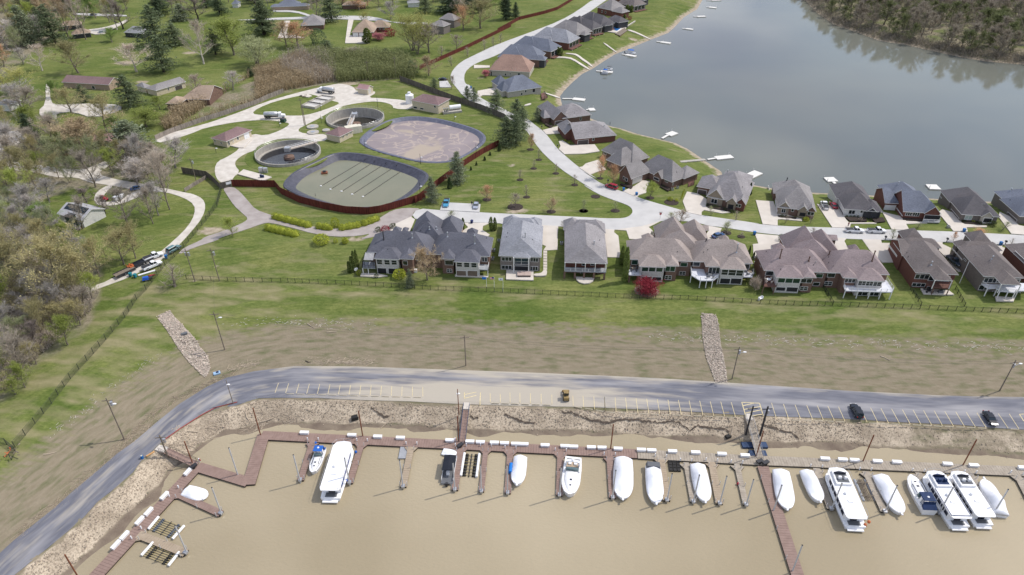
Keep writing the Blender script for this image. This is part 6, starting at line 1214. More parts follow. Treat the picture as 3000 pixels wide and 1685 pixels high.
def pontoon(e,L,B,top=M_black,cover=None):
    for s_ in (-1,1): m=MB(); m.tube((0,s_*B*.32,.1),(L*.92,s_*B*.32,.1),.33,n=10); m.tube((L*.92,s_*B*.32,.1),(L,s_*B*.32,.3),.33,.08,n=10); m.build('pontoon',M_metal,e)
    MB().box(0,-B/2,.45,L,B/2,.55).build('deck',M_greyc,e); m=MB()
    for x0,y0,x1,y1 in ((L*.1,-B/2,L,-B/2+.06),(L*.1,B/2-.06,L,B/2),(L-.06,-B/2+.06,L,B/2-.06)): m.box(x0,y0,.55,x1,y1,1.15)
    m.build('side_panels',M_hull,e)
    for y in (-1,1): MB().box(L*.7,y*B*.3-.3,.55,L*.95,y*B*.3+.3,1.0).build('bench',M_hull,e)
    MB().box(L*.3,-B*.1,.55,L*.38,B*.15,1.5).build('console',M_hull,e)
    if top: 
        MB().loft([[(x,-B*.5,2.5+.1*math.sin(x)),(x,0,2.62),(x,B*.5,2.5),(x,B*.5,2.42),(x,-B*.5,2.42)] for x in (L*.28,L*.5,L*.86)]).build('canopy',top,e); m=MB()
        for x in (L*.3,L*.84):
            for y in (-B*.47,B*.47): m.tube((x,y,.6),(x,y,2.45),.03,n=4)
        m.build('canopy_frame',M_metal,e)
    MB().box(-.55,-.25,.1,-.05,.25,1.1).build('outboard',M_dmetal,e)
boat('small white runabout with bright blue canvas, tied left of the long yacht','C2',(1000,680),(890,975),2.7,cruiser,H=.9,canvas=M_blue,cat='motorboat',zpix=.9)
boat('long white flat-topped yacht with a thin blue side stripe, largest boat at left','C2',(1100,1245),(1290,600),4.9,houseboat,stripe=mat('blue_side_window',(.03,.08,.25),.15,spec=.6),fly=False,cat='yacht',zpix=2.0)
wr='white shrink-wrapped boats in their slips'
boat('white shrink-wrapped boat with a bright blue drum against its side','C3',(1345,775),(1300,1110),3.3,wrapped,seed=1,group=wr)
boat('open white express cruiser with a glazed windscreen and two deck hatches','C3',(1985,790),(1935,1240),4.2,cruiser,cat='motorboat',zpix=1.4)
boat('biggest white shrink-wrapped boat, at the end of the brown dock','C4',(320,790),(312,1275),4.4,wrapped,seed=2,hump=.8,top=1.6,group=wr,zpix=1.4)
boat('white shrink-wrapped boat with a dark grey canvas stern','C4',(675,890),(715,1340),3.7,wrapped,seed=3,group=wr); 
boat('white shrink-wrapped boat with a tan patch at its stern','C4',(1215,870),(1308,1320),3.7,wrapped,seed=4,hump=.7,group=wr)
boat('white shrink-wrapped boat just right of the long brown pier','C4',(2225,945),(2300,1410),4.0,wrapped,seed=5,group=wr)
boat('smaller white shrink-wrapped boat left of the two-deck houseboat','C5',(440,620),(548,862),3.4,wrapped,seed=6,group=wr)
boat('white two-deck houseboat with a cluttered helm deck and dark side windows','C5',(838,1040),(655,600),4.9,houseboat,cat='houseboat',zpix=2.0)
boat('white shrink-wrapped boat right of the timber cradle','C6',(330,590),(580,1050),3.9,wrapped,seed=7,group=wr)
boat('white cruiser with navy blue canvas over its cockpit','C6',(925,1030),(690,590),3.4,cruiser,canvas=M_navy,H=1.1,cat='motorboat')
boat('white motor yacht with navy stripes and a navy seat cover','C6',(1310,1170),(930,545),4.8,houseboat,blue=M_navy,cat='yacht',zpix=2.0)
boat('white motor yacht with thin dark rails, second from the right','C6',(1600,1150),(1220,550),4.6,houseboat,cat='yacht',zpix=2.0)
boat('rightmost white shrink-wrapped boat, bow towards the dock','C6',(1790,1060),(1585,640),3.6,wrapped,seed=8,hump=.9,top=1.5,group=wr)
boat('pontoon boat with a black canopy and outboard','C3',(450,1095),(505,775),2.7,pontoon,cat='pontoon boat',zpix=.8)
e=boat('small white tarped craft between the pontoon boat and the walkway','C3',(400,710),(570,745),2.0,wrapped,H=.5,hump=.1,top=.5,tip=False,zpix=.5)
boat('white-tarped jet skis on a black drive-on float, lower left','C1',(1340,830),(1500,880),3.2,wrapped,H=.5,hump=.3,top=.8,tip=False,cat='watercraft',zpix=.5)
# canvas stern block and blue drum
p=P(S('C4',(680,880)),ZW+1.6); MB().cbox((0,0,0),(3.3,1.6,1.0),R(-6),top=.85).build('stern_canvas',M_greyc,loc=(p.x,p.y,ZW+1.0)); tag(bpy.data.objects['stern_canvas'],'dark grey canvas cover over the stern of a wrapped boat','cover')
p=P(S('C3',(1225,905)),ZD+.8); q=empty('drum_float',(p.x,p.y,ZD),R(85),'bright blue drum lying on the finger beside a wrapped boat','drum'); MB().tube((-1.3,0,.5),(1.3,0,.5),.45,n=14).build('barrel',mat('bright_blue_plastic',(.01,.17,.55),.4),q); MB().tube((1.3,0,.5),(1.35,0,.5),.2,n=8).build('bung',M_navy,q)
# boat lifts and modular floats
def lift(label,c,pts,tubes,m=M_white,dark=M_fl):
    q=[P(S(c,p),ZW+.3) for p in pts]; o=q[0]; e=empty('boat_lift',(o.x,o.y,ZW),0,label,'boat lift'); q=[v-o for v in q]   # q: near-left, near-right, far-right, far-left
    n=8
    for s_,t in ((0,.0),(1,.0)):
        a=q[0].lerp(q[1],s_); b=q[3].lerp(q[2],s_); MB().tube(a+Vector((0,0,.35)),b+Vector((0,0,.35)),.3,n=8).build('side_tube',m,e)
    for f in (.2,.8):
        for i in range(n):
            a=q[0].lerp(q[1],f); b=q[3].lerp(q[2],f); c0=a.lerp(b,i/n+.02); c1=a.lerp(b,(i+1)/n-.02); MB().tube(c0,c1,.42,n=8).build('float_cell',dark,e)
    for i in range(7):
        t=(i+.5)/7; a=q[0].lerp(q[3],t); b=q[1].lerp(q[2],t); MB().tube(a+Vector((0,0,.2)),b+Vector((0,0,.2)),.07,n=5).build('cross_bar',mat('brass_bar',(.40,.33,.16),.5),e)
    MB().tube(q[0].lerp(q[1],.5)+Vector((0,0,.15)),q[3].lerp(q[2],.5)+Vector((0,0,.15)),.14,n=6).build('centre_beam',M_dmetal,e)
lift('boat lift with white side tubes and black float cells, right of the pontoon boat','C3',[(620,1010),(810,1025),(845,745),(665,735)],0)
lift('empty boat lift with two white tubes, upper one of the pair at lower left','C1',[(1075,1115),(1250,1185),(1335,1090),(1150,1025)],0,dark=mat('slate_float',(.07,.085,.11),.5))
lift('empty boat lift with two white tubes, lower one of the pair at lower left','C1',[(1025,1305),(1220,1380),(1300,1280),(1110,1210)],0)
a=[P(S('C4',p),ZW+.3) for p in ((870,945),(1015,950),(1000,815),(850,808))]; e=empty('modular_float',(a[0].x,a[0].y,ZW),0,'black modular float rafts under the grey walkway','float')
for k in range(3):
    for j in range(4): c0=a[0].lerp(a[1],.17+.33*k).lerp(a[3].lerp(a[2],.17+.33*k),.12+.25*j)-a[0]; MB().cbox((c0.x,c0.y,-.1),(.75,1.0,.5)).build('float_cell',M_fl,e)
a=[P(S('C6',p),ZW+.4) for p in ((125,890),(285,890),(150,630),(10,630))]; e=empty('timber_cradle',(a[0].x,a[0].y,ZW),0,'floating timber boat cradle with crossed poles and grey pontoons','boat cradle'); a=[v-a[0] for v in a]
for t in (.05,.95): MB().tube(a[0].lerp(a[1],t),a[3].lerp(a[2],t),.32,n=8).build('pontoon',M_gdeck,e)
for t in (.3,.4,.5,.62,.75): MB().tube(a[0].lerp(a[1],t)+Vector((0,0,.3)),a[3].lerp(a[2],t)+Vector((0,0,.3)),.09,n=5).build('timber',M_wood,e)
for t in (.2,.8): MB().tube(a[0].lerp(a[3],t)+Vector((0,0,.45)),a[1].lerp(a[2],t)+Vector((0,0,.45)),.1,n=5).build('crossbeam',M_wood,e)
MB().tube(a[0].lerp(a[3],.3)+Vector((0,0,.6)),a[1].lerp(a[2],.9)+Vector((0,0,.6)),.07,n=5).build('brace',M_wood,e)
a=[P(S('C2',p),ZW+.25) for p in ((1930,800),(2035,800),(2060,650),(1960,645))]; e=empty('floating_platform',(a[0].x,a[0].y,ZW),0,'pale grey floating platform beside the tan finger','float')
MB().prism([((v-a[0]).x,(v-a[0]).y) for v in a],.05,.35).build('deck',M_gdeck,e); MB().prism([((v-a[0]).x*.8+.3,(v-a[0]).y*.8+.3) for v in a],-.2,.05).build('float_cell',M_fl,e)
for c,x,y,w,s_ in [('C3',1570,735,'tied under the walkway between two slips',(1.4,.6,.5)),('C2',1405,318,'washed up on the rocks above the yacht',(1.7,1.3,.8)),('C4',1580,540,'washed up on the mud left of the blue-floated gangway',(1.4,1.0,.5))]:
    p=G(S(c,(x,y))); z=max(p.z,ZW); o=MB().cbox((0,0,0),s_,.4,top=.85).build('black_float',M_fl,loc=(p.x,p.y,z)); tag(o,'black plastic dock float '+w,'float','stray black dock floats')
# ---- lake docks
def lakedock(lab,c,a,b,d,w,m=M_white,rw=1.1):
    A,B_,D_=[P(S(c,p),ZL+.45) for p in (a,b,d)]; e=empty('lake_dock',(B_.x,B_.y,ZL),0,lab,'dock','small white docks on the lake'); A-=B_; D_-=B_; u=D_.normalized(); n=Vector((-u.y,u.x,0))*w/2
    MB().prism([(v.x,v.y) for v in (-n,D_-n,D_+n,n)],.05,.45).build('platform',M_wdk,e)
    v=A.normalized(); n2=Vector((-v.y,v.x,0))*rw/2
    if A.length>1: MB().prism([(q.x,q.y) for q in (v*.2-n2,A-n2,A+n2,v*.2+n2)],.2,.42).build('ramp',M_wdk,e)
    for q in (D_*.15+n,D_*.9+n): MB().tube((q.x,q.y,-1),(q.x,q.y,1.6),.1,n=6).build('pile',M_pvc,e)
M_wdk=mat('white_dock_decking',(.66,.64,.60),.7,var=.05)
for lab,c,a,b,d,w in [('white lake dock farthest up the shore','A3',(1730,0),(1770,2),(1840,0),2.6),('white lake dock with a hull shape, second from the top','A3',(1730,52),(1750,53),(1805,58),3.2),('white lake dock with a raised box, third from the top','A3',(1630,122),(1660,124),(1722,122),3.2),('white lake dock pointing out from the pool house','A3',(1548,214),(1575,215),(1628,222),2.6),
  ('white lake dock alone below the long garden path','A3',(1352,312),(1385,316),(1458,326),3.0),('white lake dock with a blue-covered boat behind it','A3',(1090,408),(1120,412),(1195,425),3.0),('white lake dock with two boats moored round it','A3',(895,535),(930,538),(1020,545),3.0),('white lake dock beside the pale stone house, kayak on it','A3',(640,745),(720,745),(810,755),3.4),
  ('white lake dock peeping from behind the brown-brick house','A3',(820,828),(840,828),(885,825),3.6),('white lake dock on the open bank behind the red-brick house','A3',(1395,1045),(1440,1020),(1495,1000),3.6),('longest white lake dock, at the end of the stone steps','A3',(1740,1205),(1800,1195),(1925,1182),3.4),('white lake dock behind the stone-fronted house','A3',(2025,1350),(2050,1335),(2125,1300),4.0),
  ('white lake dock behind the white-brick house','B3',(800,285),(775,262),(730,222),4.2),('white lake dock behind the dark grey-brick house','B3',(1745,345),(1740,335),(1695,290),4.2)]: lakedock(lab,c,a,b,d,w)
boat('small pontoon boat with a blue cover, moored left of the second lake dock pair','A3',(935,552),(985,556),2.4,pontoon,top=M_blue,cat='pontoon boat',zpix=ZL-ZW+.4); bpy.data.objects[-1] if False else None
boat('small boat with a dark canopy behind the same lake dock','A3',(965,525),(1015,530),2.4,pontoon,top=M_greyc,cat='pontoon boat',zpix=ZL-ZW+.4)
boat('blue-covered boat behind a white lake dock, midway up the shore','A3',(1115,398),(1190,408),2.4,pontoon,top=M_blue,cat='pontoon boat',zpix=ZL-ZW+.4)
for o in bpy.data.objects:
    if o.name.startswith('boat') and o.get('label') and ('lake dock' in o['label']): o.location.z=ZL
# ================================================================ VEGETATION
def leafm(name,c,var=.35,rough=.8):
    m=bpy.data.materials.new('foliage_'+name); m.use_nodes=True; n=m.node_tree; b=n.nodes['Principled BSDF']; b.inputs['Roughness'].default_value=rough; b.inputs['Specular IOR Level'].default_value=.15
    oi=n.nodes.new('ShaderNodeObjectInfo'); g=n.nodes.new('ShaderNodeNewGeometry'); ad=n.nodes.new('ShaderNodeMath'); ad.operation='ADD'; n.links.new(g.outputs['Random Per Island'],ad.inputs[0]); n.links.new(oi.outputs['Random'],ad.inputs[1])
    fr=n.nodes.new('ShaderNodeMath'); fr.operation='MULTIPLY'; fr.inputs[1].default_value=.5; n.links.new(ad.outputs[0],fr.inputs[0])
    r=n.nodes.new('ShaderNodeValToRGB'); r.color_ramp.elements[0].color=(*[x*(1-var) for x in c],1); r.color_ramp.elements[1].color=(c[0]*(1+var*1.25),c[1]*(1+var),c[2]*(1+var),1)
    r.color_ramp.elements[0].position=.1; r.color_ramp.elements[1].position=.9
    n.links.new(fr.outputs[0],r.inputs[0]); n.links.new(r.outputs[0],b.inputs['Base Color'])
    t=n.nodes.new('ShaderNodeBsdfTranslucent'); n.links.new(r.outputs[0],t.inputs[0]); mx=n.nodes.new('ShaderNodeMixShader'); mx.inputs[0].default_value=.25; out=n.nodes['Material Output']
    n.links.new(b.outputs[0],mx.inputs[1]); n.links.new(t.outputs[0],mx.inputs[2]); n.links.new(mx.outputs[0],out.inputs[0]); return m
LF={k:leafm(k,c) for k,c in {'bare':(.40,.36,.295),'greybare':(.44,.42,.385),'darkbare':(.29,.25,.225),'olive':(.36,.335,.17),'tan':(.44,.355,.225),'orange':(.56,.36,.21),'yellow':(.37,.38,.13),'yellowgreen':(.28,.34,.085),
'fresh':(.19,.28,.08),'pale':(.33,.37,.20),'pine':(.16,.205,.11),'darkpine':(.09,.13,.07),'greypine':(.21,.25,.155),'cone':(.05,.085,.03),'crimson':(.25,.035,.05),'pink':(.50,.20,.22),'sycamore':(.52,.46,.38),'hedge':(.35,.40,.055),'shrub':(.06,.085,.03),'reed':(.47,.38,.24),'bamboo':(.20,.225,.10),'wood':(.25,.23,.18),'woodgreen':(.20,.23,.10),'arbor':(.15,.20,.055)}.items()}
M_bark=mat('grey_brown_bark',(.19,.16,.13),.95,var=.3,scale=2); M_wbark=mat('pale_sycamore_bark',(.52,.47,.40),.9,var=.2,scale=1.5); M_dbark=mat('dark_bark',(.055,.045,.038),.95,var=.2)
def sliver(V,F,p,d,l,w,R_):
    d=d.normalized(); t=Vector((R_.gauss(0,1),R_.gauss(0,1),R_.gauss(0,1))); u=d.cross(t); 
    if u.length<1e-4: return
    u.normalize(); u*=w/2; k=len(V); V+= [p-u,p+u,p+d*l]; F.append((k,k+1,k+2))
def leaf(V,F,p,s,R_):
    a=Vector((R_.gauss(0,1),R_.gauss(0,1),R_.gauss(0,1))).normalized()*s; b=Vector((R_.gauss(0,1),R_.gauss(0,1),R_.gauss(0,1))).normalized()*s; k=len(V); V+=[p-a*.5,p+a*.5,p+b*.75]; F.append((k,k+1,k+2))
def make_decid(seed,H=12,W=10,twigs=9,leaves=0,ls=.38,stems=1,twl=1.1,tww=.075,up=.55,low=.22,levels=4):
    """deciduous tree: leaders with ascending limbs, each with side branches, then fine twigs and buds"""
    R_=random.Random(seed); tr=MB(); V=[];F=[]; ends=[]; tww*=.62
    def limb(p,d,l,r,lev,nseg=3):
        q=p
        for k in range(nseg):
            d=(d+Vector((R_.gauss(0,.10),R_.gauss(0,.10),.10*up*2))).normalized(); q2=q+d*l/nseg; r2=r*.74
            tr.tube(q,q2,r,r2,n=5 if lev==0 else 3,cap=False)
            if lev>=1: ends.append((q,q2,d,lev))
            if lev<3 and (levels>2 or lev<2):
                for _ in range(2 if lev else 1+(k>0)):
                    a=R_.uniform(0,6.28); t=Vector((math.cos(a),math.sin(a),R_.uniform(-.1,.5))); nd=(d*.75+t*.75).normalized(); limb(q.lerp(q2,R_.uniform(.3,1)),nd,l*(.42 if lev else .34)*R_.uniform(.7,1.2),r2*.5,lev+1 if lev else 1,2 if lev else 3)
            q=q2; r=r2
    for s_ in range(stems):
        a=6.28*s_/max(1,stems)+R_.uniform(0,1); lean=.34 if stems>1 else .04; d=Vector((math.cos(a)*lean,math.sin(a)*lean,1)).normalized(); q=Vector((0,0,-.3)); r=(H*.017+.05)/math.sqrt(stems); n=7; az=R_.uniform(0,6.28)
        for k in range(n):
            d=(d+Vector((R_.gauss(0,.07),R_.gauss(0,.07),.08))).normalized(); q2=q+d*H*.86/n; tr.tube(q,q2,r,r*.84,n=6,cap=False)
            if (k+1)/n>low:
                for _ in range(2 if k<n-1 else 4):
                    az+=2.4+R_.uniform(-.4,.4); f=(k+1)/n; el=.35+.75*f; ll=W*.5*(math.sin(math.pi*min(.93,.28+.62*f))**.8)*R_.uniform(.8,1.15)
                    limb(q.lerp(q2,R_.uniform(.2,1)),Vector((math.cos(az)*math.cos(el),math.sin(az)*math.cos(el),math.sin(el))),ll,r*.5,1,3)
            q=q2; r*=.84
    R_.shuffle(ends); ends=ends[:420]
    for p,q,d,lv in ends:
        for j in range(twigs): t=R_.uniform(.1,1.1); sliver(V,F,p.lerp(q,t),d+Vector((R_.gauss(0,.5),R_.gauss(0,.5),R_.gauss(.2,.45))),twl*R_.uniform(.5,1.5),tww,R_)
        for j in range(leaves): t=R_.uniform(0,1.25); c=p.lerp(q,t)+Vector((R_.gauss(0,.4),R_.gauss(0,.4),R_.gauss(0,.35))); leaf(V,F,c,ls*.72*R_.uniform(.6,1.3),R_)
    return norm(tr,V,F,H,W)
def norm(tr,V,F,H,W):
    zs=max(v[2] for v in V); xs=sorted(math.hypot(v[0],v[1]) for v in V); rx=xs[int(len(xs)*.96)]; sz=H/zs; sx=(W/2)/rx
    tr.V=[(x*sx,y*sx,z*sz) for x,y,z in tr.V]; V=[(v[0]*sx,v[1]*sx,v[2]*sz) for v in V]; return tr,V,F
def make_pine(seed,H=14,W=8,start=.12,taper=1.0,dens=1.0,ns=.34,whorls=17):
    R_=random.Random(seed); tr=MB(); V=[];F=[]; tr.tube((0,0,-.3),(0,0,H*.97),H*.018+.05,.04,n=6,cap=False)
    for w in range(whorls):
        f=w/(whorls-1); z=H*(start+(1-start)*f*.97); rad=W/2*((1-f)**(.72*taper))*R_.uniform(.75,1.08)+.25; nb=6 if f<.8 else 4
        for i in range(nb):
            a=R_.uniform(0,6.28); r=rad*R_.uniform(.65,1.1); up=.12+.5*f; q=Vector((math.cos(a)*r,math.sin(a)*r,z+up*r*.5-.08*r)); p=Vector((0,0,z)); tr.tube(p,q,.05,.015,n=3,cap=False)
            for j in range(int((9+r*7)*dens)):
                t=R_.uniform(.2,1.05); c=p.lerp(q,t)+Vector((R_.gauss(0,.22+.12*r*t),R_.gauss(0,.22+.12*r*t),R_.gauss(0,.2))); 
                for _ in range(2): leaf(V,F,c+Vector((R_.gauss(0,.15),R_.gauss(0,.15),R_.gauss(0,.12))),ns*R_.uniform(.7,1.5),R_)
    return tr,V,F
def make_blob(seed,H,W,n,ls,shape='cone'):
    R_=random.Random(seed); tr=MB(); tr.tube((0,0,-.2),(0,0,H*.6),.07,.03,n=5,cap=False); V=[];F=[]
    lob=[(R_.uniform(0,6.28),R_.uniform(.1,.9),R_.uniform(.8,1.2)) for _ in range(9)]
    for _ in range(n):
        f=R_.random(); a=R_.uniform(0,6.28); 
        rr={'cone':(1-f)**.75*min(1,f*6+.45),'col':min(1,f*5+.4)*(1-f**4)**.6,'round':math.sqrt(max(0,1-(2*f*.92-.84)**2))}[shape]
        k=1+.18*sum(math.cos(a-la)*math.exp(-((f-lf)/.2)**2)*lm for la,lf,lm in lob); r=W/2*rr*k*R_.uniform(.72,1.03)
        leaf(V,F,Vector((math.cos(a)*r,math.sin(a)*r,f*H)),ls*R_.uniform(.6,1.4),R_)
    return tr,V,F
# templates: (trunk mesh, crown mesh, H, W, bark)
TPL={}
def tpl(key,gen,H,W,leafmat,bark=M_bark):
    tr,V,F=gen; a=bpy.data.meshes.new('trunk'); a.from_pydata(tr.V,[],tr.F); a.materials.append(bark); b=bpy.data.meshes.new('crown'); b.from_pydata([tuple(v) for v in V],[],F); b.materials.append(leafmat)
    TPL.setdefault(key,[]).append((a,b,H,W))
for s_ in (1,2,3): tpl('bare',make_decid(s_,12,11,twigs=8),12,11,LF['bare'])
for s_ in (11,12): tpl('greybare',make_decid(s_,12,11,twigs=8),12,11,LF['greybare'],mat('grey_bark',(.22,.20,.18),.9,var=.2))
for s_ in (21,22): tpl('darkbare',make_decid(s_,13,9,twigs=6,up=.9),13,9,LF['darkbare'],M_dbark)
for s_ in (31,32,33): tpl('olive',make_decid(s_,12,12,twigs=7,leaves=7,ls=.30),12,12,LF['olive'])
for s_ in (41,42): tpl('tan',make_decid(s_,12,12,twigs=8,leaves=7,ls=.30),12,12,LF['tan'])
for s_ in (51,52): tpl('orange',make_decid(s_,8,7,twigs=3,leaves=6,ls=.24,tww=.05,levels=3,twl=.8),8,7,LF['orange'])
for s_ in (61,62): tpl('yellowgreen',make_decid(s_,12,12,twigs=4,leaves=15,ls=.34),12,12,LF['yellowgreen'])
tpl('yellow',make_decid(66,13,13,twigs=6,leaves=11,ls=.30,stems=3,low=.22),13,13,LF['yellow'])
for s_ in (71,72): tpl('fresh',make_decid(s_,11,10,twigs=4,leaves=13,ls=.34),11,10,LF['fresh'])
for s_ in (76,77): tpl('pale',make_decid(s_,11,11,twigs=6,leaves=10,ls=.32,stems=2),11,11,LF['pale'])
for s_ in (81,82): tpl('sycamore',make_decid(s_,15,12,twigs=6,leaves=2,ls=.3,low=.28),15,12,LF['sycamore'],M_wbark)
for s_ in (91,92,93): tpl('pine',make_pine(s_),14,8,LF['pine'],M_dbark)
for s_ in (94,95): tpl('darkpine',make_pine(s_,14,7,dens=1.2),14,7,LF['darkpine'],M_dbark)
for s_ in (96,97): tpl('greypine',make_pine(s_,10,7,start=.05,dens=1.1),10,7,LF['greypine'])
tpl('cone',make_blob(101,4,1.8,1500,.26),4,1.8,LF['cone']); tpl('arbor',make_blob(102,5,1.4,2000,.26,'col'),5,1.4,LF['arbor']); tpl('crimson',make_decid(103,3.4,5,twigs=1,leaves=14,ls=.3,stems=3,levels=3,low=.12),3.4,5,LF['crimson'],M_dbark)
tpl('shrub',make_blob(104,1.6,1.8,500,.2,'round'),1.6,1.8,LF['shrub']); tpl('hedgeball',make_blob(105,1.5,1.8,800,.17,'round'),1.5,1.8,LF['hedge']); tpl('pink',make_decid(106,5,5,twigs=4,leaves=12,ls=.26,levels=3),5,5,LF['pink'])
tpl('roundgreen',make_blob(107,6,5,1800,.3,'round'),6,5,LF['darkpine'],M_dbark); tpl('sapling',make_decid(108,5,3,twigs=2,levels=2,tww=.03,twl=.8,up=.9),5,3,LF['bare']); tpl('palesapling',make_decid(109,5,3.5,twigs=2,leaves=5,ls=.15,levels=2,tww=.03,twl=.8,up=.8),5,3.5,LF['pale'])
tpl('deadbush',make_decid(110,2.4,4,twigs=9,levels=2,tww=.05,twl=.9,up=.3,stems=4,low=.2),2.4,4,LF['bare']); tpl('redshrub',make_blob(111,2,3,700,.25,'round'),2,3,LF['crimson'])
tid=[0]
def put(p,H,W,kind,label,name='tree',cat='tree',group=None,rz=None):
    t=TPL[kind][tid[0]%len(TPL[kind])]; tid[0]+=1; e=empty(name,(p.x,p.y,p.z-.05),rnd.uniform(0,6.28) if rz is None else rz,label,cat,group); e.scale=(W/t[3],W/t[3],H/t[2])
    link(bpy.data.objects.new('trunk',t[0]),e); link(bpy.data.objects.new('crown',t[1]),e); return e
PH={'bare':'bare brown-twigged tree','greybare':'bare grey-twigged tree','darkbare':'dark bare tree','olive':'olive-budding tree','tan':'tan-budding tree','orange':'orange-budded young tree','yellowgreen':'yellow-green leafing tree','yellow':'many-stemmed yellow-green willow','fresh':'fresh green tree','pale':'pale green hazy tree','sycamore':'tall white-barked sycamore','pine':'dark green pine','darkpine':'very dark evergreen','greypine':'grey-green bushy pine','cone':'small cone-shaped evergreen','arbor':'slim upright evergreen','crimson':'crimson maple','shrub':'low dark shrub','hedgeball':'round clipped yellow-green shrub','pink':'pink-blossomed small tree','roundgreen':'round dark evergreen','sapling':'thin bare sapling','palesapling':'thin pale-leafing sapling','deadbush':'tangled leafless bush','redshrub':'dark red shrub'}
def tree(c,x,y,top,w,kind,where,name=None,dx=0):
    if 'pine' in kind: w*=1.22
    u=S(c,(x,y)); p=G(u); d=ray(u); t=(p.z-HH)/d.z; H=max(1.0,(ztop(p,S(c,(x+dx,top)))-p.z)); W=w/CR[c][2]*t/FPX
    small=kind in('shrub','hedgeball','deadbush','redshrub'); put(p,H,W,kind,PH[kind]+' '+where,name or ('shrub' if small else 'pine_tree' if 'pine' in kind else 'tree'),'shrub' if small else 'tree')
for t in [('D2',600,1000,600,360,'sycamore','on the lawn left of the big olive tree'),('D2',1110,1030,520,640,'olive','with a broad crown just above the plum-roofed ranch house'),('D2',330,905,640,280,'greybare','leaning on the lawn near the left edge'),('D2',790,620,60,420,'pine','in front of the brown house, top left'),('D2',420,640,90,380,'greypine','near the top left corner'),
 ('D2',975,540,-120,420,'tan','standing in front of the brown house roof'),('D2',1215,560,-150,360,'bare','just right of the brown house'),('D2',1550,320,-80,320,'olive','between the top-left road and driveway'),('D2',1360,250,-50,300,'fresh','beside the top-left road'),('D2',1655,420,-120,240,'sycamore','with a leaning trunk at the top-left driveway'),('D2',1740,410,-20,330,'darkbare','beside the small grey house'),
 ('D2',1935,1015,560,560,'sycamore','over the sandy patch of lawn'),('D2',1590,600,390,240,'fresh','on the lawn below the driveway car'),('D2',250,1330,930,640,'yellow','at the left above the gravel turning'),('D2',330,1560,1130,640,'greybare','above the small white house at the left edge'),('D2',110,700,200,560,'greybare','massed at the left edge'),('D2',60,950,570,260,'orange','cut by the left edge of the photo'),
 ('D3',300,640,70,500,'pine','tallest of the dark clump at top centre-left'),('D3',390,1020,500,420,'pine','with low skirts, alone on the lawn'),('D3',560,640,330,330,'pine','right of the tallest pine'),('D3',330,230,-100,340,'darkpine','at the top edge, centre-left'),('D3',640,290,50,280,'greypine','at the top road'),('D3',870,270,-100,360,'darkbare','with purple-brown limbs at the top edge'),
 ('D3',950,905,240,430,'sycamore','leaning on the open lawn, pale bark'),('D3',1120,770,400,300,'pine','right of the leaning sycamore'),('D3',1380,780,160,620,'yellowgreen','with the widest crown at top centre-left'),('D3',1690,905,470,500,'pale','on the lawn left of the reed bank'),('D3',1820,480,20,380,'pine','left of the budding pair near the brick house'),('D3',1180,210,-60,240,'darkpine','at the top edge left of the white house'),
 ('D3',1610,1080,945,120,'darkpine','small, just above the reed bank'),('D3',1370,1270,970,320,'greybare','behind the reed bank'),('D3',880,1400,1040,320,'bare','growing through the tan-roofed house view'),('A1',990,810,570,220,'pine','between the ranch house and the L-shaped house'),('A1',1000,1160,910,330,'greypine','largest, beside the gravel road junction'),
 ('A1',270,1110,860,150,'darkpine','narrow, beside the left gravel road'),('A1',640,1190,850,540,'tan','in front of the pinkish-roofed house'),('A1',540,860,640,260,'olive','over the gravel turning circle'),('A1',810,1010,690,350,'olive','right of the gravel turning circle'),('A1',1210,830,710,160,'yellowgreen','against the tan hip roof'),('A1',1110,960,800,300,'yellowgreen','below the tan-roofed house'),('A1',640,770,640,130,'pine','below the plum ranch house'),
 ('A1',430,740,590,130,'fresh','at the left end of the ranch house'),('A1',780,1160,1040,70,'pine','at the gable of the pinkish-roofed house'),('A1',115,1320,1000,260,'bare','left of the gravel crossroads'),('A1',1240,1420,1120,350,'bare','above the gravel bend'),('A1',1330,1270,1030,260,'greybare','at the edge of the works lawn'),('A1',1040,1400,1170,300,'greybare','in the brush right of the crossroads'),('A1',880,1010,860,150,'fresh','behind the pinkish-roofed house'),
 ('A1',200,880,640,350,'bare','beside the gravel turning at left'),('A1',60,1440,1200,300,'olive','at the left end of the gravel road'),
 ('A5',1440,620,90,200,'bare','first of the row beside the looping gravel driveway'),('A5',1345,670,330,200,'greybare','second of the row beside the looping gravel driveway'),('A5',1090,750,430,330,'bare','above the fenced garden'),('A5',1300,740,400,180,'bare','on the lawn edge beside the stump'),('A5',895,650,480,150,'darkbare','by the red vehicle'),('A5',1150,1035,700,260,'olive','twin trunks in the middle of the left lawn'),('A5',1050,1085,760,380,'olive','leaning, nearest the white pickups'),
 ('A5',375,760,560,320,'fresh','left of the solar-panelled house'),('A5',735,560,420,200,'darkbare','bushy, behind the solar-panelled house'),('A5',1480,1275,1070,270,'sapling','inside the corner of the chain-link fence'),('A5',150,1340,800,560,'olive','massive trunk at the left edge'),('A5',705,785,500,200,'bare','at the corner of the solar-panelled house'),('A5',420,560,330,260,'greybare','behind the solar-panelled house, left'),('A5',560,1380,760,600,'olive','in the wood above the gravel track'),('A5',230,1150,780,500,'bare','in the wood left of centre'),
 ('A5',1400,1290,1100,0.1,'sapling','tiny')][:-1]: tree(*t)
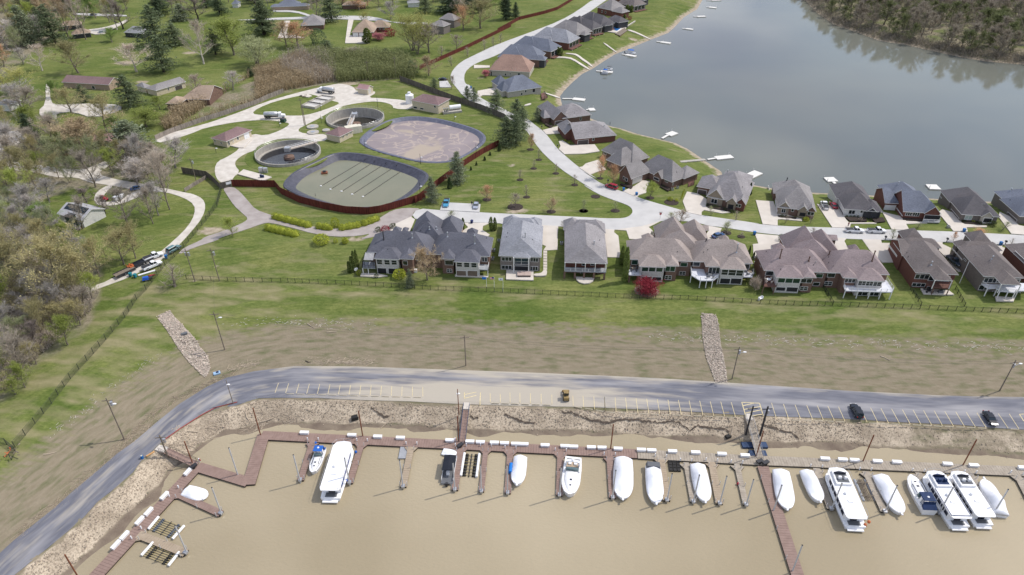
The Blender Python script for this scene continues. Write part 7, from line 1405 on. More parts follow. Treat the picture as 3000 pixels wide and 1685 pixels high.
for t in [('A2',230,350,130,210,'tan','left of the pair by the grey hip-roofed house'),('A2',325,362,145,270,'orange','right of the pair by the grey hip-roofed house'),('A2',465,337,215,115,'roundgreen','beside the grey hip-roofed house'),('A2',575,162,-50,190,'pine','at the top road, right of the grey house'),('A2',465,137,-50,190,'bare','at the top road behind the grey hip roof'),('A2',550,415,305,160,'pine','small, above the reed bank'),('A2',740,425,335,180,'deadbush','above the bamboo thicket'),
 ('A2',845,325,212,62,'arbor','at the double garage of the big brick house'),('A2',1015,272,215,90,'redshrub','at the right end of the big brick house'),('A2',930,300,240,130,'pink','in front of the big brick house'),('A2',1185,385,65,340,'yellow','tallest, between the brick house and the grey house'),('A2',1225,410,130,250,'yellow','close in front of the tallest willow'),('A2',1310,398,160,250,'bare','spreading, right of the willows'),('A2',1025,148,-10,180,'greybare','at the top road, centre'),('A2',825,172,78,100,'yellow','small, behind the big brick house'),
 ('A2',985,425,365,85,'darkpine','small, right of the leafless bush'),('A2',60,265,-10,210,'pine','left of the driveway of the grey hip-roofed house'),('A2',30,510,290,280,'pale','at the left of the reed bank lawn'),('A2',1570,228,25,150,'orange','right of the white sunroom'),('A2',1700,215,-40,280,'olive','at the top, inside the long red fence'),('A2',1405,428,335,80,'sapling','in the corner of the long red fence'),('A2',1520,378,250,110,'bare','along the long red fence'),('A2',1310,575,410,190,'tan','at the foot of the long red fence'),
 ('A2',1480,500,410,70,'sapling','first outside the long red fence'),('A2',1600,432,345,65,'sapling','second outside the long red fence'),('A2',1730,378,285,65,'sapling','third outside the long red fence'),('A2',1795,352,260,55,'sapling','fourth outside the long red fence'),('A2',1850,328,240,55,'sapling','fifth outside the long red fence'),('A2',1285,95,-30,120,'pine','at the top edge, right of the pale roof'),('A2',1470,95,-40,220,'darkpine','behind the grey two-storey house'),('A2',1890,150,-60,110,'darkpine','inside the long red fence at the top'),
 ('A2',1350,668,588,85,'pine','small, beside the parking pad on the curve'),('A2',1600,745,650,70,'pine','left of the close pair by the curve'),('A2',1650,765,660,80,'pine','right of the close pair by the curve'),('A2',1480,680,560,70,'bare','beside the street curve'),('A2',650,60,-40,160,'tan','at the top edge behind the low brown house'),('A2',780,75,-40,160,'orange','at the top edge, right of the low brown house'),('A2',1180,560,460,120,'pine','at the right end of the bamboo thicket'),
 ('A3',140,848,680,135,'pine','beside the street below the pale stone house'),('A3',295,935,750,160,'pine','tallest of the clump above the red fence end'),('A3',335,1000,800,120,'pine','right side of the clump above the red fence end'),('A3',215,1095,885,180,'pine','left front of the clump above the red fence end'),('A3',290,1085,865,160,'pine','right front of the clump above the red fence end'),('A3',450,915,815,70,'greypine','against the brown-brick house'),('A3',60,582,520,70,'pink','left of the terracotta-roofed house'),('A3',220,145,-20,75,'darkpine','at the top beside the long red fence'),('A3',285,142,15,65,'darkpine','right of the other at the top of the red fence'),
 ('A3',585,415,355,32,'arbor','first of three behind the pale blue-grey house'),('A3',605,420,355,32,'arbor','second of three behind the pale blue-grey house'),('A3',625,425,360,32,'arbor','third of three behind the pale blue-grey house'),('A3',1130,95,35,28,'arbor','left of the pair near the top lakeside houses'),('A3',1160,95,40,28,'arbor','right of the pair near the top lakeside houses'),('A3',1105,140,105,30,'arbor','beside the pool terrace'),('A3',1150,150,120,28,'redshrub','beside the pool terrace'),
 ('B1',510,1025,700,200,'greypine','larger, growing through the red fence'),('B1',240,1235,975,160,'greypine','smaller, at the lower end of the red fence'),('B1',425,1092,975,62,'cone','tall, on the sapling lawn by the red fence'),('B1',950,697,615,42,'cone','first, just below the pine clump'),('B1',852,742,702,34,'cone','second down the red fence'),('B1',795,795,752,34,'cone','third down the red fence'),('B1',708,848,805,28,'cone','fourth down the red fence'),('B1',650,898,858,30,'cone','fifth down the red fence'),
 ('B1',820,1215,1035,150,'orange','above the parked grey sedan'),('B1',1120,1290,1135,130,'bare','with a brushy crown on the triangular lawn'),('B1',1500,1342,1180,150,'tan','near the straight street, triangular lawn'),('B1',1240,1188,1030,90,'sapling','in the middle of the triangular lawn'),('B1',1170,1005,870,80,'sapling','left of the middle of the triangular lawn'),('B1',1315,885,770,70,'sapling','near the top of the triangular lawn'),('B1',1370,792,650,65,'sapling','along the curving street, highest'),('B1',1550,937,810,70,'sapling','along the curving street, second'),('B1',1750,1058,925,95,'sapling','along the curving street, third'),('B1',1280,685,485,115,'orange','tall, beside the pine clump'),('B1',1845,1335,1195,85,'palesapling','near the straight street end of the lawn'),
 ('B2',370,970,840,70,'palesapling','at the tip of the triangular lawn'),('B2',210,628,365,140,'orange','left of the pair by the red minivan'),('B2',360,695,445,160,'orange','right of the pair by the red minivan'),('B2',740,835,632,155,'yellowgreen','in front of the long grey double house'),('B2',1790,795,670,55,'cone','dark, right of the stone-fronted house'),('B2',1060,1110,945,180,'bare','behind the taupe double house'),('B2',960,1060,960,120,'palesapling','behind the taupe double house, left'),('B2',1545,1205,1065,120,'palesapling','beside the straight street, lawn behind the taupe house'),('B2',1705,1245,1180,60,'sapling','beside the straight street by a blue bin'),('B2',1385,1015,900,80,'palesapling','in front of the stone-fronted house'),('B2',1650,1070,950,90,'sapling','front lawn of the stone-fronted house'),
 ('B3',560,655,560,60,'sapling','front lawn of the twin-gabled house'),('B3',325,655,560,60,'sapling','left front lawn of the twin-gabled house'),('B3',1330,810,700,100,'palesapling','at the street by the brown-roofed brick house'),('B3',1905,828,728,65,'orange','small, at the street by the flagpole house'),('B3',2150,775,700,145,'orange','spreading, on the lawn across from the flagpole house'),('B3',2450,865,785,65,'sapling','far right along the street'),('B3',1030,640,585,60,'sapling','in front of the white-brick house'),('B3',1570,700,640,90,'palesapling','in front of the red-brick house'),('B3',2370,720,620,110,'palesapling','in front of the dark grey-brick house'),('B3',590,750,690,110,'sapling','behind the mauve double house'),
 ('B4',1300,1240,690,480,'tan','leaning in its stone ring before the slate double house'),('B4',1040,1355,1075,140,'greypine','thin-trunked, by the levee fence'),('B4',125,1125,955,60,'arbor','first of four left of the slate double house'),('B4',168,1120,880,60,'arbor','second of four left of the slate double house'),('B4',208,1110,800,60,'arbor','third of four left of the slate double house'),('B4',245,1060,780,55,'arbor','fourth of four left of the slate double house'),('B4',875,1200,1083,200,'hedgeball','large, at the foot of the slate double house'),('B4',265,1165,1085,80,'hedgeball','beside the satellite dish'),('B4',530,1205,1140,65,'shrub','in front of the slate double house'),
 ('B4',2262,490,285,62,'arbor','left of the pair by the street'),('B4',2318,490,295,52,'arbor','right of the pair by the street'),('B4',1840,478,300,48,'arbor','alone at the garage of the slate double house'),('B4',665,492,428,150,'redshrub','behind the slate double house'),('B4',560,510,435,80,'shrub','behind the slate double house'),('B4',785,450,385,100,'shrub','beside the driveway of the slate double house'),('B4',1650,300,165,180,'palesapling','at the street beside the blue pickup'),('B4',60,680,600,100,'hedgeball','alone on the verge of the lane'),
 ('B6',485,1335,1075,370,'crimson','in a mulch ring behind the taupe double house'),('B6',150,1160,640,90,'arbor','tall ivy-dark, left of the taupe double house'),('B6',105,900,620,70,'arbor','narrow, left of the taupe double house'),('B6',2110,1280,1040,170,'deadbush','between the two double houses'),('B6',1690,430,245,180,'palesapling','by the blue car behind the taupe house'),('B6',590,450,400,90,'shrub','on the corner lawn'),('B6',2030,740,620,50,'cone','between the two double houses, left'),('B6',2100,800,700,45,'cone','between the two double houses, right'),
 ('B7',700,440,340,80,'roundgreen','at the garage corner of the mauve double house'),('B5',1275,355,225,85,'sapling','between the two hip-roofed houses'),('D4',1420,40,-40,150,'hedgeball','largest of three on the verge below the lane'),('D4',1557,35,-5,45,'hedgeball','middle of three on the verge below the lane'),('D4',1645,38,-8,60,'hedgeball','right of three on the verge below the lane'),('A6',1110,1345,1268,75,'hedgeball','in the gap of the lane hedge'),('A6',235,1420,1240,170,'yellowgreen','small, on the corner by the lane junction'),
 ('D6',480,990,760,200,'yellowgreen','bright, at the wood edge beside the levee'),('D6',180,1290,1100,190,'yellowgreen','at the lower wood edge'),('D6',250,1060,860,230,'darkbare','at the wood edge above the fence'),('D6',40,1120,800,260,'bare','in the lower left wood'),('D6',600,780,560,280,'bare','where the gravel track leaves the wood'),('D6',110,1340,1230,160,'yellowgreen','lowest at the left edge')]: tree(*t)
# hedges along the lane
def hedge(label,c,a,b,w,h,k=LF['hedge']):
    A=G(S(c,a)); B=G(S(c,b)); d=B-A; L=d.length; R_=random.Random(int(L*100)); V=[];F=[]; u=d.normalized(); n=Vector((-u.y,u.x,0)).normalized(); e=empty('hedge',A,0,label,'hedge')
    for i in range(int(L*300)):
        t=R_.uniform(0,1); a_=R_.uniform(-.25,math.pi+.25); end=min(1,min(t,1-t)*L/1.0); end=math.sqrt(max(.05,1-(1-end)**2)); bl=1+.12*math.sin(t*L*2.1)+.08*math.sin(t*L*5.3)
        p=d*t+n*math.cos(a_)*w/2*end*bl*R_.uniform(.85,1)+Vector((0,0,max(.05,math.sin(a_)*h*end*bl*R_.uniform(.85,1)))); leaf(V,F,p,R_.uniform(.12,.3),R_)
    rg=[]; nn_=max(6,int(L/1.2))
    for i in range(nn_+1):
        t=i/nn_; end=math.sqrt(max(.08,1-(1-min(1,min(t,1-t)*L/1.0))**2))*.9*(1+.1*math.sin(t*L*2.1)); rg.append([d*t+n*math.cos(a_)*w/2*end+Vector((0,0,math.sin(a_)*h*end)) for a_ in (0,.5,1.1,1.57,2.04,2.64,3.14)])
    MB().loft(rg).build('inner_foliage',k,e,smooth=True); mesh('foliage',V,F,k,e); m=MB(); 
    for i in range(int(L/1.2)): p=d*((i+.5)/max(1,int(L/1.2))); m.tube(p,p+Vector((0,0,h*.6)),.06,n=4)
    m.build('stems',M_dbark,e)
hedge('long clipped yellow-green hedge on the far side of the lane, left stretch','A6',(575,1265),(905,1350),2.8,2.0); hedge('short clipped yellow-green hedge in the middle of the lane','A6',(945,1350),(1085,1372),2.6,2.0); hedge('clipped yellow-green hedge rising towards the red fence, right stretch, lower half','A6',(1135,1372),(1330,1340),2.8,2.0); hedge('clipped yellow-green hedge rising towards the red fence, right stretch, upper half','A6',(1325,1340),(1480,1280),2.8,2.0); hedge('clipped yellow-green hedge on the near side of the lane','A6',(515,1360),(795,1425),2.8,2.0)
# mulch rings under lawn trees
for c,x,y,r in [('B1',820,1212,1.5),('B1',1120,1290,2.6),('B1',1500,1340,1.5),('B1',1240,1186,1.2),('B1',1170,1003,1.2),('B1',1315,883,1.2),('B1',1370,790,1.2),('B1',1550,935,1.2),('B1',1750,1057,1.2),('B1',1280,682,1.4),('B1',1845,1333,1.4),('B1',1970,1180,1.6),('B2',35,970,1.5),('B2',370,968,1.5),('B2',210,626,1.2),('B2',740,832,1.4),('B2',1545,1203,1.6),('B2',1705,1243,1.2),('B6',485,1300,3.4),('B2',965,880,2.4),('B3',1030,638,1.5)]:
    p=GS(c,x,y); patch('mulch_ring',[(p.x+r*math.cos(a)*1.1,p.y+r*math.sin(a)) for a in [i*.5236 for i in range(12)]],M_mulch if (c,x)!=('B6',485) else mat('pale_mulch',(.22,.16,.12),.95,scale=2,var=.3),w=True,sm=0,off=.09)
for c,pts in [('B3',[(880,605),(1075,610),(1090,645),(930,645)]),('B3',[(1130,620),(1240,610),(1265,650),(1170,660)]),('B3',[(250,590),(430,610),(420,622),(260,605)]),('B3',[(1425,615),(1620,628),(1610,642),(1430,632)]),('B3',[(1980,640),(2150,650),(2160,680),(2010,668)]),('B2',[(1340,900),(1500,940),(1600,960),(1590,985),(1350,945)]),('B1',[(1430,400),(1520,440),(1500,460),(1440,430)]),('B2',[(430,690),(560,715),(540,745),(420,700)]),('B2',[(850,700),(960,750),(930,770),(840,720)])]: patch('planting_bed',S(c,*pts),M_mulch,sm=0)
for i,(c,x,y,w_) in enumerate([('B3',900,605,22),('B3',935,605,22),('B3',970,605,22),('B3',1005,606,22),('B3',1130,635,28),('B3',2000,650,45),('B3',2090,652,35),('B3',2150,668,50),('B3',2265,680,80),('B3',290,600,40),('B3',330,605,30),('B3',515,630,60),('B2',1425,940,60),('B2',1530,970,35),('B2',1605,985,50),('B2',1350,920,40),('B2',490,690,40),('B2',880,720,40),('B1',1650,595,25),('B1',1690,620,25),('B2',950,855,60),('B2',1020,865,35)]):
    tree(c,x,y,y-w_*.55,w_,'hedgeball' if (c,x) in(('B3',2090),('B3',515),('B2',950),('B2',1020),('B1',1650),('B1',1690)) else 'shrub','in a front planting bed, number %d from the left'%i if False else 'in the front planting bed of a lakeside house')
for o in bpy.data.objects:
    if o.get('label','').endswith('planting bed of a lakeside house'): o['group']='shrubs in front planting beds'
# ---- woods: countable trees scattered through the left and top neighbourhoods
taken=[(o.location.x,o.location.y) for o in bpy.data.objects if o.parent is None and o.get('category') in('tree','house')]
NOGO=[wpoly('A5',(400,450),(780,450),(1300,380),(1000,600),(850,800),(500,830)),wpoly('A1',(280,560),(940,560),(940,820),(560,900),(280,950)),[Vector(p) for p in lake_w]]
def clear(x,y,m): return all((x-a)**2+(y-b)**2>m*m for a,b in taken)
def onroad(x,y):
    return any(bv.ray_cast(Vector((x,y,60)),Vector((0,0,-1)))[0] is not None for bv in ROADBV)
ROADBV=[]
for o in bpy.data.objects:
    if o.name.split('.')[0] in('gravel_road','gravel_driveway','street_lane','gravel_yard','driveway','street','access_lane'): ROADBV.append(BVHTree.FromPolygons([v.co for v in o.data.vertices],[p.vertices[:] for p in o.data.polygons]))
def scatter(poly,n,kinds,hr,label,group,seed,m=5.5,wr=.8):
    R_=random.Random(seed); xs=[p[0] for p in poly]; ys=[p[1] for p in poly]; k=0; tries=0
    while k<n and tries<n*30:
        tries+=1; x=R_.uniform(min(xs),max(xs)); y=R_.uniform(min(ys),max(ys))
        if not inside(np.array([x]),np.array([y]),poly)[0] or not clear(x,y,m) or onroad(x,y) or any(inside(np.array([x]),np.array([y]),q)[0] for q in NOGO): continue
        kd=R_.choice(kinds); H=R_.uniform(*hr)*1.12; cx=sum(xs)/len(xs); cy=sum(ys)/len(ys); put(Vector((x,y,T(x,y))),H,H*R_.uniform(.62,.92),kd,label%PH[kd]+', %s %s part'%('far' if y>cy else 'near','left' if x<cx else 'right'),'tree','tree',group); taken.append((x,y)); k+=1
wl_low=wpoly('D6',(-40,-60),(120,60),(420,200),(560,300),(700,420),(760,520),(700,640),(690,740),(560,900),(420,1000),(330,1090),(220,1180),(120,1290),(0,1400),(-40,1420),(-60,400))
scatter(wl_low,62,['bare','olive','greybare','greybare','olive','pale','yellowgreen'],(7,13),'%s in the wood below the gravel track','trees of the lower left wood',1,4.2)
scatter(wpoly('A5',(-60,-100),(300,-50),(1000,60),(1300,300),(1000,420),(600,500),(300,560),(200,1000),(-60,900)),30,['bare','olive','yellowgreen','greybare','pale'],(9,15),'%s around the gravel crossroads at the left','trees round the gravel crossroads',2,7)
scatter(wpoly('A1',(-60,-15),(430,-15),(430,150),(260,420),(120,700),(-60,800)),30,['pale','greybare','olive','pine','yellowgreen','tan','olive'],(11,18),'%s in the wooded top left corner','trees in the top left corner',3,7.5)
scatter(wpoly('A1',(430,-12),(1938,-12),(1938,60),(1200,110),(430,90)),22,['pine','bare','olive','fresh','darkbare','greybare','darkpine'],(11,18),'%s along the top edge of the photo, left half','trees along the top edge, left half',4,9)
scatter(wpoly('A2',(0,-12),(1950,-12),(1900,40),(1600,90),(1200,80),(700,60),(0,60)),24,['bare','olive','pine','darkpine','greybare','orange','fresh'],(10,17),'%s along the top edge of the photo, centre','trees along the top edge, centre',5,9)
scatter(wpoly('A2',(1300,-40),(1900,-40),(1700,110),(1560,140)),9,['olive','bare','darkpine','fresh'],(10,15),'%s behind the white-sunroom house','trees behind the sunroom house',6,7)
scatter(wpoly('A5',(1000,200),(1300,150),(1480,330),(1500,420),(1250,430),(1050,330)),14,['bare','greybare','deadbush','bare'],(6,10),'%s in the brush beside the works entrance','brush by the works entrance',7,3.5)
# ---- reed bank and bamboo thicket behind the works: countless stems
def thicket(name,label,poly,n,hr,mats_,seed,leaves=3,lw=.22):
    R_=random.Random(seed); xs=[p[0] for p in poly]; ys=[p[1] for p in poly]; V=[];F=[]; k=0
    X_=np.array([R_.uniform(min(xs),max(xs)) for _ in range(n*4)]); Y_=np.array([R_.uniform(min(ys),max(ys)) for _ in range(n*4)]); I=inside(X_,Y_,poly)
    for x,y in list(zip(X_[I],Y_[I]))[:n]:
        h=R_.uniform(*hr)*(.55+.75*float(vnoise(np.array([x]),np.array([y]),5.)[0])); b=Vector((x,y,T(x,y))); d=Vector((R_.gauss(0,.22),R_.gauss(0,.22),1)).normalized()
        sliver(V,F,b,d,h,.30,R_); tp=b+d*h
        for _ in range(leaves): c=b+d*h*R_.uniform(.35,1.02)+Vector((R_.gauss(0,.35),R_.gauss(0,.35),0)); sliver(V,F,c,Vector((R_.gauss(0,1),R_.gauss(0,1),R_.gauss(.2,.7))),R_.uniform(.5,1.3),lw,R_)
    o=mesh(name,V,F,mats_); tag(o,label,'reeds','',kind='stuff'); 
    if 'group' in o: del o['group']
thicket('reed_bank','bank of tan dry reeds behind the old timber fence',wpoly('A1',(1250,1000),(1230,930),(1320,860),(1480,800),(1640,730),(1800,640),(1938,560),(1938,785),(1700,862),(1500,925),(1290,1000))+wpoly('A2',(0,540),(100,510),(300,440),(380,430),(600,600),(560,620),(210,690),(0,770)),7500,(3.0,6.0),LF['reed'],1)
thicket('bamboo_thicket','dense thicket of dark green bamboo behind the tanker truck',wpoly('A2',(370,430),(520,420),(800,440),(1100,450),(1220,500),(1200,600),(1060,600),(800,615),(620,625),(560,560)),6000,(5,8.5),LF['bamboo'],2,4,.26)
thicket('brush_bank','grey-brown leafless brush between the reeds and the bamboo',wpoly('A2',(180,470),(330,420),(520,430),(600,520),(600,620),(450,640),(220,560)),3000,(4,8),LF['bare'],3,4,.14)
thicket('undergrowth','grey-brown leafless undergrowth of the lower left wood',wpoly('D6',(-200,560),(300,560),(640,640),(660,740),(520,860),(380,990),(260,1090),(90,1290),(-300,1400)),6500,(1.0,3.2),LF['bare'],4,3,.10)
# ---- far wood across the lake: one mass
R_=random.Random(99); sets=[make_decid(200+i,13,9,twigs=4,leaves=0 if i<3 else 3,ls=.6,levels=2,tww=.22,twl=1.5) for i in range(5)]
fw=wpoly('A4',(560,-20),(640,80),(760,175),(900,220),(1100,295),(1300,325),(1500,370),(1700,415),(1900,450),(2196,478),(2500,500),(2800,200),(2600,-200),(1200,-420),(300,-420),(450,-150))
xs=[p[0] for p in fw]; ys=[p[1] for p in fw]
acc={'wood':([],[]),'woodgreen':([],[]),'trunk':([],[])}; cnt={k:0 for k in acc}
pts=[]; 
for _ in range(14000):
    x=R_.uniform(min(xs),max(xs)); y=R_.uniform(min(ys),max(ys))
    if inside(np.array([x]),np.array([y]),fw)[0] and all((x-a)**2+(y-b)**2>17 for a,b in pts): pts.append((x,y))
    if len(pts)>=1000: break
for x,y in pts:
    i=R_.randrange(5); tr,V,F=sets[i]; s_=R_.uniform(.75,1.35); sw=s_*R_.uniform(.9,1.3); a=R_.uniform(0,6.28); ca,sa=math.cos(a)*sw,math.sin(a)*sw; z0=T(x,y)
    key='woodgreen' if (i>=2 and R_.random()<.85) else 'wood'
    for kk,VV,FF in ((key,V,F),('trunk',tr.V,tr.F)):
        A=np.array([tuple(v) for v in VV],dtype=float); B=np.stack([x+A[:,0]*ca-A[:,1]*sa,y+A[:,0]*sa+A[:,1]*ca,z0+A[:,2]*s_],1); acc[kk][0].append(B); n0=cnt[kk]; acc[kk][1].extend([tuple(q+n0 for q in f) for f in FF]); cnt[kk]+=len(B)
for key,nm,lb in (('wood','bare_wood_crowns','grey-brown leafless far wood across the lake'),('woodgreen','leafing_wood_crowns','olive-green leafing trees mixed through the far wood'),('trunk','wood_trunks','trunks and limbs of the far wood across the lake')):
    V=np.concatenate(acc[key][0]).tolist(); o=mesh(nm,V,acc[key][1],LF[key] if key in LF else M_bark); tag(o,lb,'wood',None,'stuff')
V=[];F=[]
for i in range(15000):
    k=R_.randrange(len(fw)-6) if R_.random()<.5 else None
    if k is not None and k<11: p=Vector(fw[k]).lerp(Vector(fw[k+1]),R_.random())+Vector((R_.gauss(2,3),R_.gauss(3,3))); x,y=p
    else: x,y=R_.choice(pts); x+=R_.gauss(0,4); y+=R_.gauss(0,4)
    sliver(V,F,Vector((x,y,T(x,y)+R_.uniform(0,1.5))),Vector((R_.gauss(0,1),R_.gauss(0,1),R_.gauss(1,.6))),R_.uniform(1,3.2),.35,R_)
o=mesh('far_undergrowth',V,F,LF['wood']); tag(o,'tangled undergrowth along the far lake bank','undergrowth',None,'stuff')
# ================================================================ VEHICLES, PEOPLE, SMALL THINGS
def paint(n,c,r=.3,mt=0.0): return mat('paint_'+n,c,r,var=.03,spec=.5,metal=mt)
PT={'white':paint('white',(.74,.75,.76)),'red':paint('red',(.32,.012,.03)),'blue':paint('blue',(.05,.25,.42)),'silver':paint('silver',(.30,.33,.40)),'black':paint('black',(.012,.014,.02),.2),'teal':paint('teal',(.10,.19,.21)),'dark':paint('dark',(.04,.055,.08)),'maroon':paint('maroon',(.22,.015,.03)),'navy':paint('navy',(.03,.08,.20))}
M_tyre=mat('tyre',(.02,.02,.02),.9); M_cglass=mat('car_glass',(.02,.03,.035),.06,spec=.7)
def wheels(e,xs,W,r=.38,m=M_tyre,w=.26):
    for x in xs:
        for s_ in (-1,1):
            o=MB().tube((x,s_*(W/2-w),r),(x,s_*(W/2+.01),r),r,n=12).build('wheel',m,e); MB().tube((x,s_*(W/2+.005),r),(x,s_*(W/2+.025),r),r*.55,n=8).build('rim',M_metal,o)
def sect(x,w,z0,z1,c=.12): return [(x,-w+c*.5,z0),(x,w-c*.5,z0),(x,w,z0+.18),(x,w,z1-c*1.2),(x,w-c,z1),(x,-w+c,z1),(x,-w,z1-c*1.2),(x,-w,z0+.18)]
def car(e,col,kind='sedan'):
    L,W,H={'sedan':(4.8,1.85,1.45),'suv':(4.9,1.95,1.75),'van':(5.1,1.98,1.78),'pickup':(6.0,2.0,1.9),'suvpickup':(5.8,2.0,1.85)}[kind]; w=W/2; hl=L/2; b={'sedan':.92,'suv':1.02,'van':1.0,'pickup':1.18,'suvpickup':1.12}[kind]
    prof=[(-hl,.80,.45,b*.82),(-hl+.15,.94,.30,b*.95),(-hl*.5,1,.28,b),(0,1,.28,b),(hl*.45,1,.28,b*.98),(hl*.8,.96,.30,b*.88),(hl-.1,.86,.35,b*.76),(hl,.74,.45,b*.66)]
    MB().loft([sect(x,w*k,z0,z1) for x,k,z0,z1 in prof]).build('body',col,e,smooth=False)
    x0,x1={'sedan':(-hl*.72,hl*.42),'suv':(-hl*.93,hl*.40),'van':(-hl*.94,hl*.55),'pickup':(-hl*.12,hl*.50),'suvpickup':(-hl*.15,hl*.48)}[kind]; rk=.55 if kind!='van' else .75; ro=.5 if kind=='sedan' else .22
    g=MB().loft([[(x,-ww,z),(x2,-ww2,z2),(x2,ww2,z2),(x,ww,z)] for x,ww,z,x2,ww2,z2 in ((x0,w*.9,b-.02,x0+ro,w*.76,H-.05),(x1,w*.9,b-.05,x1-rk,w*.76,H-.06))]).build('windows',M_cglass,e)
    MB().loft([[(x,-w*.74,H-.07),(x,w*.74,H-.07),(x,w*.66,H),(x,-w*.66,H)] for x in (x0+ro+.02,x1-rk+.02)]).build('roof',col,e)
    pl_=MB(); 
    for x in ((x0+ro+(x1-rk-x0-ro)*.45),): 
        for s_ in (-1,1): pl_.box(x-.05,s_*w*.84-.08,b,x+.05,s_*w*.84+.08,H-.04)
    pl_.build('pillars',col,e)
    if kind in('pickup','suvpickup'):
        MB().box(-hl+.12,-w+.13,b-.35,x0-.15,w-.13,b+.015).build('bed',M_dmetal,e)
    for s_ in (-1,1):
        MB().box(hl-.14,s_*w*.62-.18,.62,hl+.012,s_*w*.62+.18,.78).build('headlight',mat('lamp_lens',(.6,.6,.62),.1,spec=.6),e); MB().box(-hl-.02,s_*w*.7-.1,.7,-hl+.1,s_*w*.7+.1,.95).build('tail_light',mat('tail_lens',(.35,.01,.01),.2),e)
        MB().box(x1-.25,s_*(w+.09)-.08,b-.05,x1-.05,s_*(w+.09)+.08,b+.13).build('mirror',col,e)
    wheels(e,(-L*.30,L*.31),W)
def vehicle(label,c,rear,front,kind,col,cat,name,z=None,group=None,fn=None):
    a=G(S(c,rear)) if z is None else P(S(c,rear),z); b=G(S(c,front)) if z is None else P(S(c,front),z); m=(a+b)/2; d=b-a
    e=empty(name,(m.x,m.y,(max(T(m.x,m.y),T(a.x,a.y),T(b.x,b.y)) if z is None else z)+.14),math.atan2(d.y,d.x),label,cat,group); (fn or car)(e,PT[col] if isinstance(col,str) else col,kind); return e
V_=[('left one of the two white pickup trucks parked nose to tail on the street','B3',(882,738),(1060,746),'pickup','white','pickup truck','pickup_truck'),('right one of the two white pickup trucks parked nose to tail on the street','B3',(1084,742),(1272,748),'pickup','white','pickup truck','pickup_truck'),
('red minivan parked at the kerb of the curving street','B2',(388,748),(272,712),'van','red','minivan','minivan'),('bright blue pickup in the small pad beside the red fence','B1',(398,1222),(380,1312),'pickup','blue','pickup truck','pickup_truck'),('silver-blue sedan in the small pad, a person standing beside it','B1',(710,1258),(695,1328),'sedan','silver','car','parked_car'),
('white pickup in the driveway of the white-brick house','B3',(708,545),(668,468),'pickup','white','pickup truck','pickup_truck'),('maroon car beside the white pickup in the driveway','B3',(790,528),(755,480),'sedan','maroon','car','parked_car'),('glossy dark pickup between the two brown-roofed houses','B8',(1165,710),(1340,880),'suvpickup','dark','pickup truck','pickup_truck'),
('green-grey SUV nose up the gravel road by the chain-link fence','A5',(1432,1000),(1522,945),'suv','teal','SUV','parked_car'),('white pickup hitched to a black flat trailer, left lawn road','A5',(1262,1052),(1348,1018),'pickup','white','pickup truck','pickup_truck'),('white pickup parked nearest the chain-link fence corner','A5',(1228,1142),(1362,1082),'pickup','white','pickup truck','pickup_truck'),
('small blue car on the gravel road at the left','A5',(1145,456),(1190,448),'sedan','navy','car','parked_car'),('grey-blue car on the driveway by the brown house, top left','D2',(1385,480),(1500,462),'sedan','silver','car','parked_car'),('dark car on the pad beside the curving street','A2',(1438,612),(1393,606),'sedan','black','car','parked_car'),('blue car half hidden behind the taupe double house','B6',(1510,505),(1610,475),'sedan','navy','car','parked_car'),
('dark car on the road behind the brown house, top left','D2',(1300,222),(1350,222),'sedan','dark','car','parked_car'),('black car in the driveway of the house at the far right','B8',(2270,830),(2330,870),'sedan','black','car','parked_car')]
for v in V_: vehicle(*v)
vehicle('black SUV parked across the stall lines of the car park','D5',(1445,892),(1398,798),'suv','black','SUV','parked_car',z=ZP+.0); vehicle('dark green-black car with a bright bonnet in the car park at right','D5',(2312,858),(2362,932),'sedan','black','car','parked_car',z=ZP+.0)
def tanker(e,col,kind):
    L=9.5; hl=L/2; MB().box(-hl,-.5,.75,hl-.3,.5,1.05).build('chassis',M_dmetal,e)
    m=MB(); rg=[[(x,1.15*r*math.cos(a),2.1+1.0*r*math.sin(a)) for a in [6.283*i/14 for i in range(14)]] for x,r in ((-hl,.75),(-hl+.15,1),(hl-3.3,1),(hl-3.15,.75))]; m.loft(rg).build('tank',M_metal,e,smooth=True)
    MB().box(-hl+.4,-.25,3.08,hl-3.6,.25,3.16).build('walkway',M_white,e)
    MB().loft([sect(x,w_,.75,z) for x,w_,z in ((hl-3.0,1.1,2.75),(hl-1.75,1.1,2.75),(hl-1.55,1.08,2.0))]).build('cab',M_white,e); MB().box(hl-1.78,-.95,2.02,hl-1.60,.95,2.6).build('windscreen',M_cglass,e)
    MB().loft([sect(x,w_,.75,z) for x,w_,z in ((hl-1.54,.9,1.95),(hl-.1,.8,1.75),(hl,.7,1.6))]).build('bonnet',M_white,e); wheels(e,(-hl+1.0,-hl+2.3,hl-.9),2.4,.52)
vehicle('stainless tanker truck with a white cab on the lower gravel road','A6',(522,430),(672,424),'t','white','tanker truck','tanker_truck',fn=tanker); vehicle('stainless tanker truck with a white cab, below the bamboo thicket','A6',(1090,218),(968,205),'t','white','tanker truck','tanker_truck',fn=tanker)
p=at('A6',668,455); e=empty('dumpster',p,R(-20),'dark green skip at the nose of the lower tanker truck','skip'); MB().loft([sect(x,.9,.1,1.5) for x in (-1.1,1.1)]).build('body',mat('green_paint',(.03,.07,.05),.6),e); MB().box(-1.0,-.8,1.51,1.0,.8,1.56).build('lid',M_dmetal,e)
